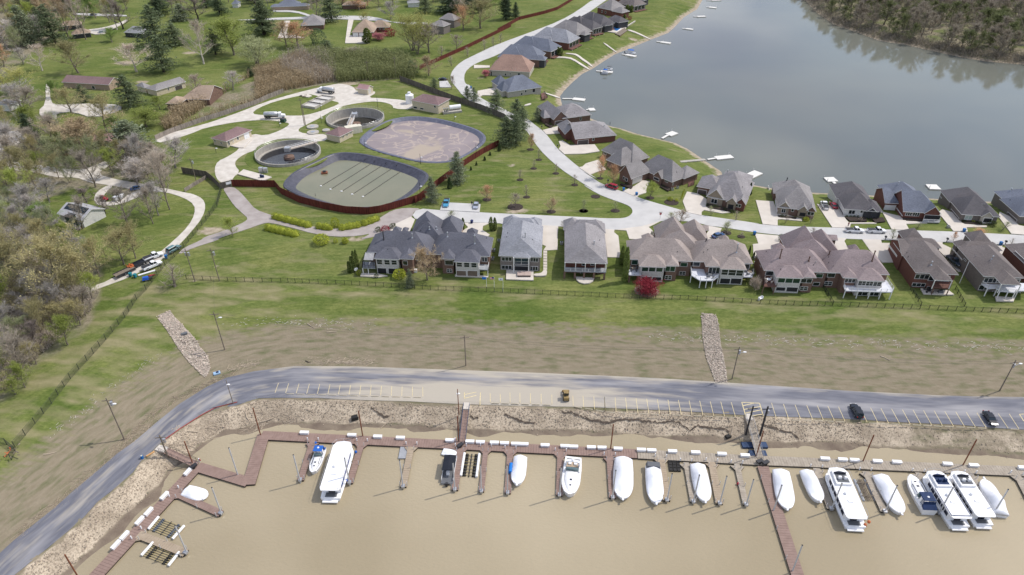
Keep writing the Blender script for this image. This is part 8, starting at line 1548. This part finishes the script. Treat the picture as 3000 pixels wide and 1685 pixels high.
def loader(e,col,kind):
    y=mat('loader_yellow',(.27,.19,.08),.6,var=.3); MB().loft([sect(x,w_,.5,z) for x,w_,z in ((-1.9,.75,1.5),(-.3,.8,1.6),(.4,.6,1.3),(1.6,.5,1.1))]).build('body',y,e); MB().loft([[(x,-.7,1.5),(x,.7,1.5),(x,.62,2.6),(x,-.62,2.6)] for x in (-.9,.5)]).build('cab',M_cglass,e); MB().box(-1.0,-.72,2.62,.6,.72,2.72).build('cab_roof',y,e)
    MB().loft([[(2.3,y_,.1),(2.9,y_,.15),(2.4,y_,.9)] for y_ in (-1.1,1.1)]).build('bucket',M_rust,e); MB().box(1.2,-.9,.6,2.5,-.7,1.0).build('arm',y,e); MB().box(1.2,.7,.6,2.5,.9,1.0).build('arm',y,e); wheels(e,(-1.3,1.2),1.9,.55)
e=vehicle('small yellow-brown loader standing on the silted middle of the car park','C3',(1895,115),(1890,20),'l','white','loader','loader',z=ZP+.0,fn=loader); e.scale=(.82,.82,.82)
def trailer(e,col,kind):
    L=6.5; MB().box(-L/2,-1.1,.55,L/2,1.1,.68).build('deck',col,e); m=MB()
    for s_ in (-1,1): m.box(-L/2,s_*1.14-.04,.5,L/2,s_*1.14+.04,.95)
    m.build('side_rail',M_dmetal,e); MB().tube((L/2,0,.5),(L/2+1.4,0,.5),.06,n=5).build('drawbar',M_dmetal,e); wheels(e,(-.6,.3),2.5,.36)
vehicle('black flat trailer behind the hitched white pickup','A5',(1180,1095),(1268,1050),'t',M_black,'trailer','trailer',fn=trailer); vehicle('timber-decked trailer at the tail of the line on the gravel track','A5',(1015,1190),(1120,1135),'t',M_wood,'trailer','trailer',fn=trailer)
def mower(e,col,kind):
    MB().cbox((0,0,.4),(1.6,.9,.5),top=.8).build('body',col,e); MB().cbox((.2,0,.9),(.7,.6,.5),top=.7).build('engine',col,e); MB().tube((-.6,0,.7),(-.9,0,1.6),.08,n=5).build('boom',col,e); wheels(e,(-.55,.55),1.1,.3)
M_or=mat('orange_paint',(.50,.14,.05),.6); vehicle('orange brush machine standing on the timber-decked trailer','A5',(1100,1135),(1150,1108),'m',M_or,'machine','brush_machine',fn=mower); vehicle('red utility vehicle on the looping gravel driveway','A5',(925,552),(850,540),'m',PT['red'],'utility vehicle','utility_vehicle',fn=mower).scale=(1.8,1.6,1.4)
vehicle('red brush on the trailer front, orange machine beside it','A5',(1090,1125),(1120,1112),'m',M_or,'machine','brush_machine',fn=mower)
a=G(S('A5',(975,550))); b=G(S('A5',(1060,515))); d=b-a; e=empty('covered_boat',(a.x,a.y,a.z+.6),math.atan2(d.y,d.x),'white tarped boat on the looping gravel driveway','boat'); wrapped(e,d.length,2.4,H=.8,hump=.3,top=.8,tip=False)
a=G(S('A5',(1175,1185))); b=G(S('A5',(1318,1140))); d=b-a; q=empty('pipe',a,math.atan2(d.y,d.x),'long white pipe lying between the pickup and the bins','pipe'); MB().tube((0,0,.3),(d.length,0,.3),.28,n=8).build('pipe_run',M_white,q)
a=G(S('A5',(1255,1188))); b=G(S('A5',(1320,1178))); d=b-a; q=empty('kayak',a,math.atan2(d.y,d.x),'red kayak lying by the chain-link fence corner','kayak'); MB().loft([[(d.length*t,-.35*w_,.35),(d.length*t,0,.1),(d.length*t,.35*w_,.35),(d.length*t,0,.45)] for t,w_ in ((0,.05),(.3,1),(.7,1),(1,.05))]).build('hull',PT['red'],q)
p=GS('A5',1240,1222); q=empty('covered_cart',p,.4,'cart under a bright blue tarpaulin by the chain-link fence corner','cart'); MB().cbox((0,0,.5),(2.0,1.3,.8),top=.7).build('tarpaulin',PT['navy'] if False else mat('blue_tarp',(.02,.10,.50),.6),q); MB().cbox((1.4,0,.5),(1.0,1.2,.5)).build('tray',M_dmetal,q); wheels(q,(0,),1.3,.3)
binb=mat('blue_bin_plastic',(.02,.14,.38),.5); bint=mat('teal_bin_plastic',(.02,.20,.25),.5); bind=mat('dark_blue_bin_plastic',(.01,.02,.10),.5)
for c,x,y,w_,m in [('A5',1110,1185,'left of the pair behind the trailer',bint),('A5',1150,1195,'right of the pair behind the trailer',bint),('A5',1412,1035,'below the green-grey SUV',binb),('B2',458,757,'just right of the red minivan',binb),('B2',595,806,'at the mouth of the driveway right of the minivan',binb),('B2',1843,1222,'on the verge beside the taupe double house driveway',binb),('B4',1970,385,'on the street edge behind the slate double house',bind),('B3',2003,738,'at the kerb of the dark grey-brick house',binb),('B3',2348,862,'at the right end of the street beside a mailbox',binb),('A2',1628,672,'on the inside of the street curve',binb),('A1',990,0,'x',binb)][:-1]:
    p=GS(c,x,y); e=empty('wheelie_bin',p,rnd.uniform(-.4,.4),'blue wheelie bin '+w_,'bin','wheelie bins'); MB().box(-.33,-.36,.08,.33,.36,1.15,top=1.12).build('body',m,e); MB().box(-.4,-.44,1.155,.4,.46,1.24).build('lid',m,e); MB().tube((-.3,-.42,.12),(.3,-.42,.12),.12,n=8).build('wheels',M_tyre,e)
# people
def person(label,c,x,y,top,legs,skin=(.45,.28,.2)):
    p=GS(c,x,y); p.z+=.12; e=empty('person',p,R(200),label,'person')
    J=[(0,0,.98,.16),(0,0,1.2,.15),(0,0,1.42,.17),(0,0,1.56,.06),(0,.01,1.66,.095),(0,.01,1.76,.07),(-.1,0,.92,.11),(-.11,.02,.5,.075),(-.12,0,.09,.05),(-.12,.14,.05,.045),(.1,0,.92,.11),(.12,.05,.5,.075),(.13,0,.09,.05),(.13,.14,.05,.045),(-.2,0,1.42,.065),(-.27,.02,1.15,.05),(-.25,.14,.9,.04),(-.25,.2,.82,.035),(.2,0,1.42,.065),(.28,.0,1.15,.05),(.26,.12,.9,.04),(.26,.18,.82,.035)]
    E_=[(0,1),(1,2),(2,3),(3,4),(4,5),(0,6),(6,7),(7,8),(8,9),(0,10),(10,11),(11,12),(12,13),(2,14),(14,15),(15,16),(16,17),(2,18),(18,19),(19,20),(20,21)]
    me=bpy.data.meshes.new('body'); me.from_pydata([j[:3] for j in J],E_,[]); o=bpy.data.objects.new('body',me); COL.objects.link(o); md=o.modifiers.new('s','SKIN'); 
    for i,j in enumerate(J): me.skin_vertices[0].data[i].radius=(j[3],j[3]) 
    me.skin_vertices[0].data[0].use_root=True; sd=o.modifiers.new('b','SUBSURF'); sd.levels=1; sd.render_levels=1
    dg=bpy.context.evaluated_depsgraph_get(); m2=bpy.data.meshes.new_from_object(o.evaluated_get(dg)); bpy.data.objects.remove(o)
    for m in (mat('top_'+str(top),top,.9),mat('legs_'+str(legs),legs,.9),mat('skin',skin,.7),mat('hair',(.03,.02,.015),.9),M_dmetal): m2.materials.append(m)
    for f in m2.polygons: z=f.center.z; hx=abs(f.center.x); f.material_index=4 if z<.1 else (1 if z<.98 and hx<.22 else (2 if z<.92 or (1.55<z<1.72 and f.center.y>-.03) else (3 if z>=1.6 else 0)))
    o=bpy.data.objects.new('body',m2); link(o,e)
try:
    me_t=bpy.data.meshes.new('t'); 
    person('person in dark clothes standing beside the silver-blue sedan','B1',660,1275,(.03,.03,.04),(.02,.02,.03)); person('person in a dark red top at the tailgate of the left street pickup','B3',912,690,(.22,.04,.05),(.03,.035,.06))
except Exception as ex: print('person',ex)
# flags
for i,(x,ytop,yb,w_) in enumerate([(2145,1190,1340,'plain bright blue flag'),(2308,1190,1415,'red and white striped flag'),(2440,1205,1420,'white flag with a small blue device')]):
    f=G(S('B4',(x if i else 2192,yb))); zt=ztop(f,S('B4',((2192,2315,2440)[i],ytop))); H=max(3,zt-f.z); e=empty('flag',f,0,w_+' on a thin pole behind the slate double house','flag','three flags by the levee fence'); MB().tube((0,0,0),(0,0,H),.05,n=5).build('pole',M_white,e)
    if i==1:
        for k in range(7): MB().box(-1.25,-.02,H-.1-.12*(k+1),-.05,.02,H-.1-.12*k-.005).build('stripe',mat('flag_red',(.5,.02,.04),.8) if k%2==0 else M_white,e)
        MB().box(-.6,-.03,H-.58,-.05,.03,H-.1).build('canton',mat('flag_navy',(.02,.03,.18),.8),e)
    else:
        s=(-1,1)[0]; MB().box(-1.25,-.02,H-.95,-.05,.02,H-.1).build('cloth',mat('flag_blue',(.02,.16,.55),.8) if i==0 else M_white,e)
        if i==2: MB().box(-.85,-.03,H-.65,-.45,.03,H-.4).build('device',mat('flag_device',(.03,.08,.3),.8),e)
# household things
for c,x,y,w_ in [('B5',240,700,'upper left of the pale grey house'),('B5',222,828,'lower left of the pale grey house'),('B5',320,560,'against the pale grey house wall'),('B5',1262,595,'left of the long-porch house'),('B6',2130,900,'between the double houses, lower'),('B6',2120,820,'between the double houses, upper'),('B4',2285,930,'at the right end of the slate double house'),('B2',975,750,'beside the long grey double house'),('B2',1030,730,'second beside the long grey double house'),('B8',400,790,'left of the brown-roofed red-brick house'),('B3',1855,700,'on the lawn of the dark grey-brick house')]:
    p=GS(c,x,y); e=empty('air_conditioner',p,0,'pale outdoor air-conditioning unit '+w_,'air conditioner','outdoor cooling units beside the houses'); MB().cbox((0,0,0),(.9,.9,.85)).build('casing',M_metal,e); MB().tube((0,0,.855),(0,0,.9),.38,n=12).build('fan_grille',M_dmetal,e)
p=P(S('B5',(697,1075)),-2.5); e=empty('hot_tub',p,0,'covered hot tub on the patio of the pale grey house','hot tub'); MB().box(-2.0,-1.1,0,2.0,1.1,.85).build('shell',mat('brown_shell',(.10,.075,.065),.7),e); MB().box(-2.05,-1.15,.855,-.02,1.15,1.0).build('cover',mat('tan_cover',(.42,.33,.29),.7),e); MB().box(.02,-1.15,.855,2.05,1.15,1.0).build('cover',mat('tan_cover',(.4,.3,.26)),e)
p=P(S('B4',(230,1140)),-2.4); e=empty('satellite_dish',p,R(30),'white satellite dish at the left end of the slate double house','dish'); MB().tube((0,0,0),(0,0,1.2),.05,n=5).build('mast',M_metal,e); MB().loft([[(r*math.cos(a),y,1.6+r*math.sin(a)) for a in [6.28*i/14 for i in range(14)]] for r,y in ((.2,0),(.6,-.15),(.62,-.14))]).build('reflector',M_white,e)
p=GS('B4',1125,1120); e=empty('utility_box',p,0,'white utility box under the leaning tree','box'); MB().cbox((0,0,0),(.9,.6,1.0)).build('casing',M_white,e); MB().cbox((0,0,1.0),(1.0,.7,.08)).build('lid',M_white,e)
def table_set(label,c,x,y,z,m1,m2):
    p=P(S(c,(x,y)),z); e=empty('patio_set',p,.3,label,'patio furniture'); MB().tube((0,0,.7),(0,0,.76),.65,n=14).build('table_top',m1,e); MB().tube((0,0,0),(0,0,.7),.06,n=6).build('table_leg',m1,e)
    for k in range(4):
        a=1.57*k+.4; cx,cy=1.1*math.cos(a),1.1*math.sin(a); q=MB(); q.cbox((cx,cy,.4),(.55,.55,.08),a); q.cbox((cx*1.22,cy*1.22,.45),(.08,.55,.5),a); 
        q.cbox((cx,cy,0),(.4,.4,.4),a); q.build('chair',m2,e)
table_set('round table and chairs on the left white deck of the taupe double house','B6',290,985,.12,M_wood,M_greyc); table_set('blue-grey table set on the angled white deck','B6',1440,1085,.12,M_greyc,M_greyc); table_set('patio table on the right small deck of the taupe double house','B6',2040,1040,.12,M_wood,M_greyc); table_set('cushioned furniture on the brown deck of the mauve double house','B7',520,1050,.12,M_hull,mat('cream_cushion',(.55,.48,.42),.9)); table_set('dark table set on the patio of the brown-roofed red-brick house','B8',870,1220,-2.5,M_dmetal,M_dmetal); table_set('furniture on the tiled terrace beside the pool','D1',1110,400,.3,M_wood,M_dmetal)
p=P(S('B8',(1050,1240)),-2.5); e=empty('grill',p,0,'covered grey grill on the patio of the brown-roofed red-brick house','grill'); MB().cbox((0,0,0),(1.4,.8,1.1),top=.85).build('cover',M_greyc,e); MB().cbox((0,0,1.1),(.3,.2,.08)).build('handle',M_dmetal,e)
p=GS('B7',400,1330); e=empty('garden_swing',p,.6,'white swing bench by the levee fence between the double houses','bench'); MB().cbox((0,0,.4),(1.6,.6,.1)).build('seat',M_white,e); MB().cbox((0,.3,.5),(1.6,.08,.5)).build('backrest',M_white,e); MB().cbox((-.8,0,0),(.08,.6,1.0)).build('arm',M_white,e); MB().cbox((.8,0,0),(.08,.6,1.0)).build('arm',M_white,e)
# pool, its terrace wall, stone steps, yellow shrubs in a row
q=[P(S('D1',u),.35) for u in ((1010,458),(1075,425),(1175,440),(1115,485))]; e=empty('swimming_pool',q[0],0,'bright blue swimming pool in a white terrace by the lake','pool'); q=[(v-q[0]) for v in q]
MB().prism([(v.x,v.y) for v in q],-.2,.02).build('water',mat('pool_water',(.03,.16,.42),.08,spec=.6),e); c_=sum(q,Vector())/4; qq=[c_+(v-c_)*1.14 for v in q]; MB().prism([(v.x,v.y) for v in qq],-.25,-.02).build('coping',M_white,e)
e=empty('pool_deck_platform',P(S('D1',(1150,520)),.2),0,'timber deck on brick base beyond the swimming pool','deck'); u=[P(S('D1',v),.2)-e.location for v in ((1080,530),(1160,560),(1275,480),(1230,440))]; MB().prism([(v.x,v.y) for v in u],-.2,.1).build('deck',M_wood,e); MB().prism([(v.x*.95,v.y*.95) for v in u],-3.5,-.21).build('base',WL['brick'],e)
e=empty('retaining_wall',P(S('D1',(1250,430)),.2),0,'low grey retaining wall beyond the pool','wall'); b=P(S('D1',(1398,335)),.2)-e.location; n=Vector((-b.y,b.x,0)).normalized()*.25; MB().prism([(v.x,v.y) for v in (-n,b-n,b+n,n)],-2.5,.3).build('wall_body',M_cast,e); MB().prism([(v.x,v.y) for v in (-n*1.3,b-n*1.3,b+n*1.3,n*1.3)],.305,.4).build('coping',M_drive,e)
a=G(S('B2',(1075,455))); b=G(S('B2',(1340,432)))
for i in range(8):
    p=a.lerp(b,(i+.5)/8); p.z=T(p.x,p.y); e=MB().cbox((0,0,-.2),(2.6,1.6,.45),.2).build('stone_step',M_cast,loc=p); tag(e,'flat stone step on the grass bank leading down to the longest lake dock','stone step','stone steps down to the longest lake dock')
for i in range(6): x,y=1070+i*6,843-i*16; tree('B2',x,y,y-14,18,'hedgeball','%s of six in the drive-side row'%['first','second','third','fourth','fifth','sixth'][i])
# debris heap, crates, driftwood
e=empty('debris_heap',GS('C7',40,1390),0,'heap of boards and orange scrap inside the little fence at the left edge','scrap heap'); 
for k in range(16): a=Vector((rnd.gauss(0,2),rnd.gauss(0,1.6),rnd.uniform(.1,1))); MB().tube(a,a+Vector((rnd.gauss(0,1.3),rnd.gauss(0,1),rnd.uniform(-.2,.5))),.13,n=4).build('board',M_or if k%5==0 else M_wood,e)
p=GS('C7',1840,708); e=empty('crate',p,.5,'pale blue crate lying at the outer edge of the bend in the lane','crate'); MB().cbox((0,0,0),(1.7,1.1,.35)).build('tray',mat('pale_blue_plastic',(.30,.45,.62),.5),e); MB().cbox((.2,0,.36),(.6,.5,.2)).build('fitting',M_navy,e)
p=GS('C7',1565,378); o=MB().cbox((0,0,0),(1.6,.9,.6),.5).build('dark_box',M_greyc,loc=p); tag(o,'dark grey box stranded on the left rock chute','box')
M_drift=mat('driftwood',(.40,.33,.25),.9,var=.25,scale=2)
for i,(c,x1,y1,x2,y2,w_) in enumerate([('C7',1535,425,1595,475,'dark log across the left rock chute'),('C1',1355,405,1440,412,'log on the bank above the left cove, upper'),('C1',1310,420,1370,450,'log on the bank above the left cove, lower'),('C1',1470,440,1500,470,'short log just above the left cove water'),('C1',1780,270,1805,330,'pale log standing up the bank near the corner pile'),('C2',80,245,125,345,'pale log leaning down the rocks by the rusty corner pile'),('C2',260,365,470,285,'long thin log on the mud by the corner pile'),('C2',1720,440,1780,380,'log on the mud right of the yacht'),('C3',1530,565,1565,595,'short log floating behind the dock boxes'),('C4',1620,520,1640,410,'pale branch upright by the stray float'),('D4',1270,1150,1320,1165,'dark log at the top edge of the car park'),('D4',1290,800,1350,838,'curved stick on the levee'),('D4',1470,882,1560,878,'straight pale stick on the levee'),('D4',95,965,160,1010,'second dark log near the left rock chute'),('C1',315,575,410,555,'pale plank on the mud slope, far left'),('D5',1590,455,1655,485,'pale branch on the right part of the levee')]):
    a=G(S(c,(x1,y1))); b=G(S(c,(x2,y2))); 
    if i in(4,5,9): b.z+=0
    e=empty('driftwood_log',a,0,w_,'log','driftwood logs'); d=b-a; m=MB(); h=a.lerp(b,.5)-a+Vector((rnd.gauss(0,.15),rnd.gauss(0,.15),.12)); r=.09+.02*d.length; m.tube((0,0,.1),h,r,r*.85,n=6); m.tube(h,d+Vector((0,0,.1)),r*.85,r*.5,n=6); m.build('trunk',M_dbark if 'dark' in w_ else M_drift,e)
def sticks(name,label,lines,n,sp,seed,lr=(.3,1.6),m=M_drift):
    R_=random.Random(seed); V=MB(); segs=[]
    for c,pts in lines:
        q=[G(S(c,p)) for p in pts]
        for a,b in zip(q,q[1:]): segs.append((a,b,(b-a).length))
    tot=sum(s[2] for s in segs)
    for _ in range(n):
        r=R_.uniform(0,tot)
        for a,b,l in segs:
            if r<l: break
            r-=l
        p=a.lerp(b,min(1,r/l)); u=(b-a).normalized(); x,y=p.x-u.y*R_.gauss(0,sp),p.y+u.x*R_.gauss(0,sp); z=T(x,y); L=R_.uniform(*lr); an=math.atan2(u.y,u.x)+R_.gauss(0,.6)
        x2,y2=x+math.cos(an)*L,y+math.sin(an)*L; V.tube((x,y,z+.06),(x2,y2,T(x2,y2)+.08),.035+.02*R_.random(),n=3)
    o=V.build(name,m); tag(o,label,'driftwood',kind='stuff')
sticks('wrack_line','line of small driftwood along the outer edge of the lane and car park',[('D4',[(540,1235),(700,1195),(830,1172)]),('D4',[(1240,1150),(1500,1160),(1929,1150)]),('C7',[(1990,690),(1700,830),(1480,930),(1300,1060),(1120,1210),(950,1370)]),('C1',[(1150,330),(1000,440),(700,680),(400,930),(120,1170)])],900,.7,1)
sticks('stranded_driftwood','driftwood stranded on the bank around the left cove',[('C1',[(1180,470),(1300,400),(1450,340),(1600,330)]),('C1',[(1250,520),(1380,480),(1500,420)]),('C2',[(0,400),(150,440),(350,330),(700,320)])],330,1.1,2,(.4,2.4))
sticks('upper_wrack_line','thin scattered debris where the green levee grass meets the mud',[('D4',[(440,815),(780,775),(1250,785),(1929,810)]),('D5',[(0,325),(600,335),(1300,360),(2576,400)]),('C7',[(1560,430),(1300,580),(1000,790),(700,1020),(400,1250)])],420,.9,3,(.15,.9),mat('pale_litter',(.55,.50,.44),.9,var=.3))
def stones(name,label,pts_fn,n,sr,m,seed,parent=None):
    R_=random.Random(seed); V=[];F=[]
    ico=[Vector(v).normalized() for v in ((0,0,1),(.9,0,.3),(.28,.85,.3),(-.72,.53,.3),(-.72,-.53,.3),(.28,-.85,.3),(0,0,-1))]
    fc=[(0,1,2),(0,2,3),(0,3,4),(0,4,5),(0,5,1),(6,2,1),(6,3,2),(6,4,3),(6,5,4),(6,1,5)]
    for _ in range(n):
        x,y=pts_fn(R_); s_=R_.uniform(*sr)*(1 if R_.random()<.9 else 1.7); z=T(x,y)+(.04 if 'riprap' in name else .13)+s_*.1; k=len(V); a=R_.uniform(0,6.28); ca,sa=math.cos(a),math.sin(a); ax_=[R_.uniform(.7,1.3),R_.uniform(.6,1.1),R_.uniform(.5,.8)]
        for v in ico: X_,Y_,Z_=v.x*ax_[0]*s_,v.y*ax_[1]*s_,v.z*ax_[2]*s_; V.append((x+X_*ca-Y_*sa,y+X_*sa+Y_*ca,z+Z_))
        F+= [tuple(i+k for i in f) for f in fc]
    o=mesh(name,V,F,m); tag(o,label,'stones',kind='stuff')
def stm(name,c):
    m=leafm(name,c,.4,.95); return m
inw=[P(u,ZP).to_2d() for u in in_px]; segs=[(a,b,(b-a).length) for a,b in zip(inw,inw[1:]) if -190<a.x<170]; tots=sum(s[2] for s in segs)
def bankpt(R_):
    while True:
        r=R_.uniform(0,tots)
        for a,b,l in segs:
            if r<l: break
            r-=l
        p=a.lerp(b,r/l); u=(b-a).normalized(); o=abs(R_.gauss(0,1))*2+.5 if R_.random()<.35 else R_.uniform(.6,5.5)
        q=Vector((p.x,p.y))+Vector((-u.y,u.x))*o
        if q.y>p.y+.0 and abs(u.x)>.5: q=Vector((p.x,p.y))-Vector((-u.y,u.x))*o
        if p.x>85 and R_.random()<.75: continue
        if inside(np.array([q.x]),np.array([q.y]),basin_w)[0]: return q.x,q.y
stones('bank_riprap','loose tan stones covering the bank between car park and docks',bankpt,7500,(.07,.18),stm('riprap',(.46,.395,.31)),5)
for c,pts in rock_pts:
    pw=wpoly(c,*pts); xs=[p.x for p in pw]; ys=[p.y for p in pw]
    def f(R_,pw=pw,xs=xs,ys=ys):
        while True:
            x,y=R_.uniform(min(xs),max(xs)),R_.uniform(min(ys),max(ys))
            if inside(np.array([x]),np.array([y]),pw)[0]: return x,y
    stones('chute_stones','pale loose stones filling the %s rock chute'%('left' if c=='C7' else 'long right'),f,2200,(.08,.22),stm('chute'+c,(.47,.42,.355)),7)
# flat dark strips painting the shade of erosion scarps in the bank, silt socks
M_scarp=mat('scarp_shade_soil',(.085,.065,.05),.9,var=.3)  # wet soil and the scarp step's shade put into one dark brown
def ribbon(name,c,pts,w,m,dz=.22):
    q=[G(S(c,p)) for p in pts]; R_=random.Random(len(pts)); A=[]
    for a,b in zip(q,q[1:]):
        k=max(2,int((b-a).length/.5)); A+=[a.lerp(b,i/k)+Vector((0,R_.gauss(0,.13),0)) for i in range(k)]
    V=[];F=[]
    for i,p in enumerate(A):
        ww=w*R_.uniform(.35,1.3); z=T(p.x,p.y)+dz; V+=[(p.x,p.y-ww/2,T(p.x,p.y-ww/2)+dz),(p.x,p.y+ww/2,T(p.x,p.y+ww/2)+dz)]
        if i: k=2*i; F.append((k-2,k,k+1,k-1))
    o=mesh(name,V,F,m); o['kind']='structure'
for c,pts in [('C3',[(1850,240),(1960,250),(2100,310),(2250,350),(2400,375),(2481,365)]),('C4',[(0,345),(150,375),(250,335),(520,345),(700,370),(900,355),(1000,375),(1120,470),(1220,405),(1300,430),(1450,450),(1550,455),(1620,495)]),('C4',[(2020,405),(2200,460),(2350,490),(2470,600)]),('C3',[(1150,270),(1280,330),(1400,365),(1550,390)]),('C3',[(730,290),(780,320),(860,310)]),('C2',[(1600,190),(1700,270),(1760,300),(1850,285)])]: ribbon('scarp_shade_strip',c,pts,.42,M_scarp)
def sock(label,c,pts,m,r=.13):
    q=[G(S(c,p)) for p in pts]; e=empty('silt_sock',q[0],0,label,'silt sock'); mb=MB()
    for a,b in zip(q,q[1:]):
        n=max(1,int((b-a).length/3))
        for i in range(n):
            u,v=a.lerp(b,i/n),a.lerp(b,(i+1)/n); u.z=T(u.x,u.y)+.15; v.z=T(v.x,v.y)+.15; mb.tube(u-q[0],v-q[0],r,n=5)
    mb.build('tube',m,e)
sock('dull red silt sock along the inner edge of the lane bend','C1',[(1720,196),(1560,236),(1450,296),(1310,386),(1190,470)],mat('dull_red_fabric',(.30,.07,.06),.8)); sock('orange-tan silt sock left of the left gangway','C1',[(1120,555),(1060,590)],mat('orange_tan_fabric',(.50,.28,.12),.8),.2)
p=GS('C1',1033,602); e=empty('barrel',p,0,'small blue barrel at the lane edge left of the left gangway','barrel'); MB().tube((0,0,0),(0,0,.9),.32,n=10).build('drum',binb,e); MB().tube((0,0,.9),(0,0,.96),.2,n=8).build('cap',M_yline,e)
for c,x,y in (('C3',553,590),('C1',1447,625)):
    p=P(S(c,(x,y)),ZD); e=empty('extinguisher_post',p,0,'white post with a red fire extinguisher '+('left of the middle gangway' if c=='C3' else 'at the top of the diagonal walkway'),'post'); MB().box(-.12,-.12,0,.12,.12,1.1).build('post',M_white,e); MB().tube((.2,0,.3),(.2,0,.9),.12,n=8).build('extinguisher',PT['red'],e)
for n_,(c,x,y,w_) in enumerate([('C3',612,655,'in the corner left of the middle finger'),('C4',1962,850,'left of the two at the head of the long pier'),('C4',2035,865,'right of the two at the head of the long pier'),('C1',1405,668,'beside the foot of the left gangway')]):
    p=P(S(c,(x,y)),ZD); e=empty('dock_cart',p,rnd.uniform(0,1),'black dock cart '+w_,'cart','black carts on the docks'); MB().box(-.75,-.4,.3,.75,.4,.75,top=1.1).build('tub',M_dmetal,e); MB().tube((-.1,-.5,.25),(-.1,.5,.25),.25,n=8).build('wheels',M_tyre,e); MB().tube((.75,0,.7),(1.2,0,.95),.03,n=4).build('handle',M_metal,e)
# red and blue fenders
for c,x,y,z,m,w_ in [('C5',905,1048,1.0,M_or,'orange ball fender at the stern of the two-deck houseboat, lower'),('C5',935,1025,1.0,M_or,'orange ball fender at the stern of the two-deck houseboat, upper'),('C4',1706,1105,.4,PT['red'],'small red buoy beside the dark narrow finger'),('C2',1415,720,.7,M_blue,'blue fender on the finger side of the long yacht, upper'),('C2',1300,1065,.7,M_blue,'blue fender on the finger side of the long yacht, lower'),('C2',928,612,.5,M_blue,'blue coil at the root of the runabout finger')]:
    p=P(S(c,(x,y)),ZW+z); o=MB().sphere((0,0,0),(.35,.35,.4),10,6).build('fender',m,smooth=True,loc=p); tag(o,w_,'fender')
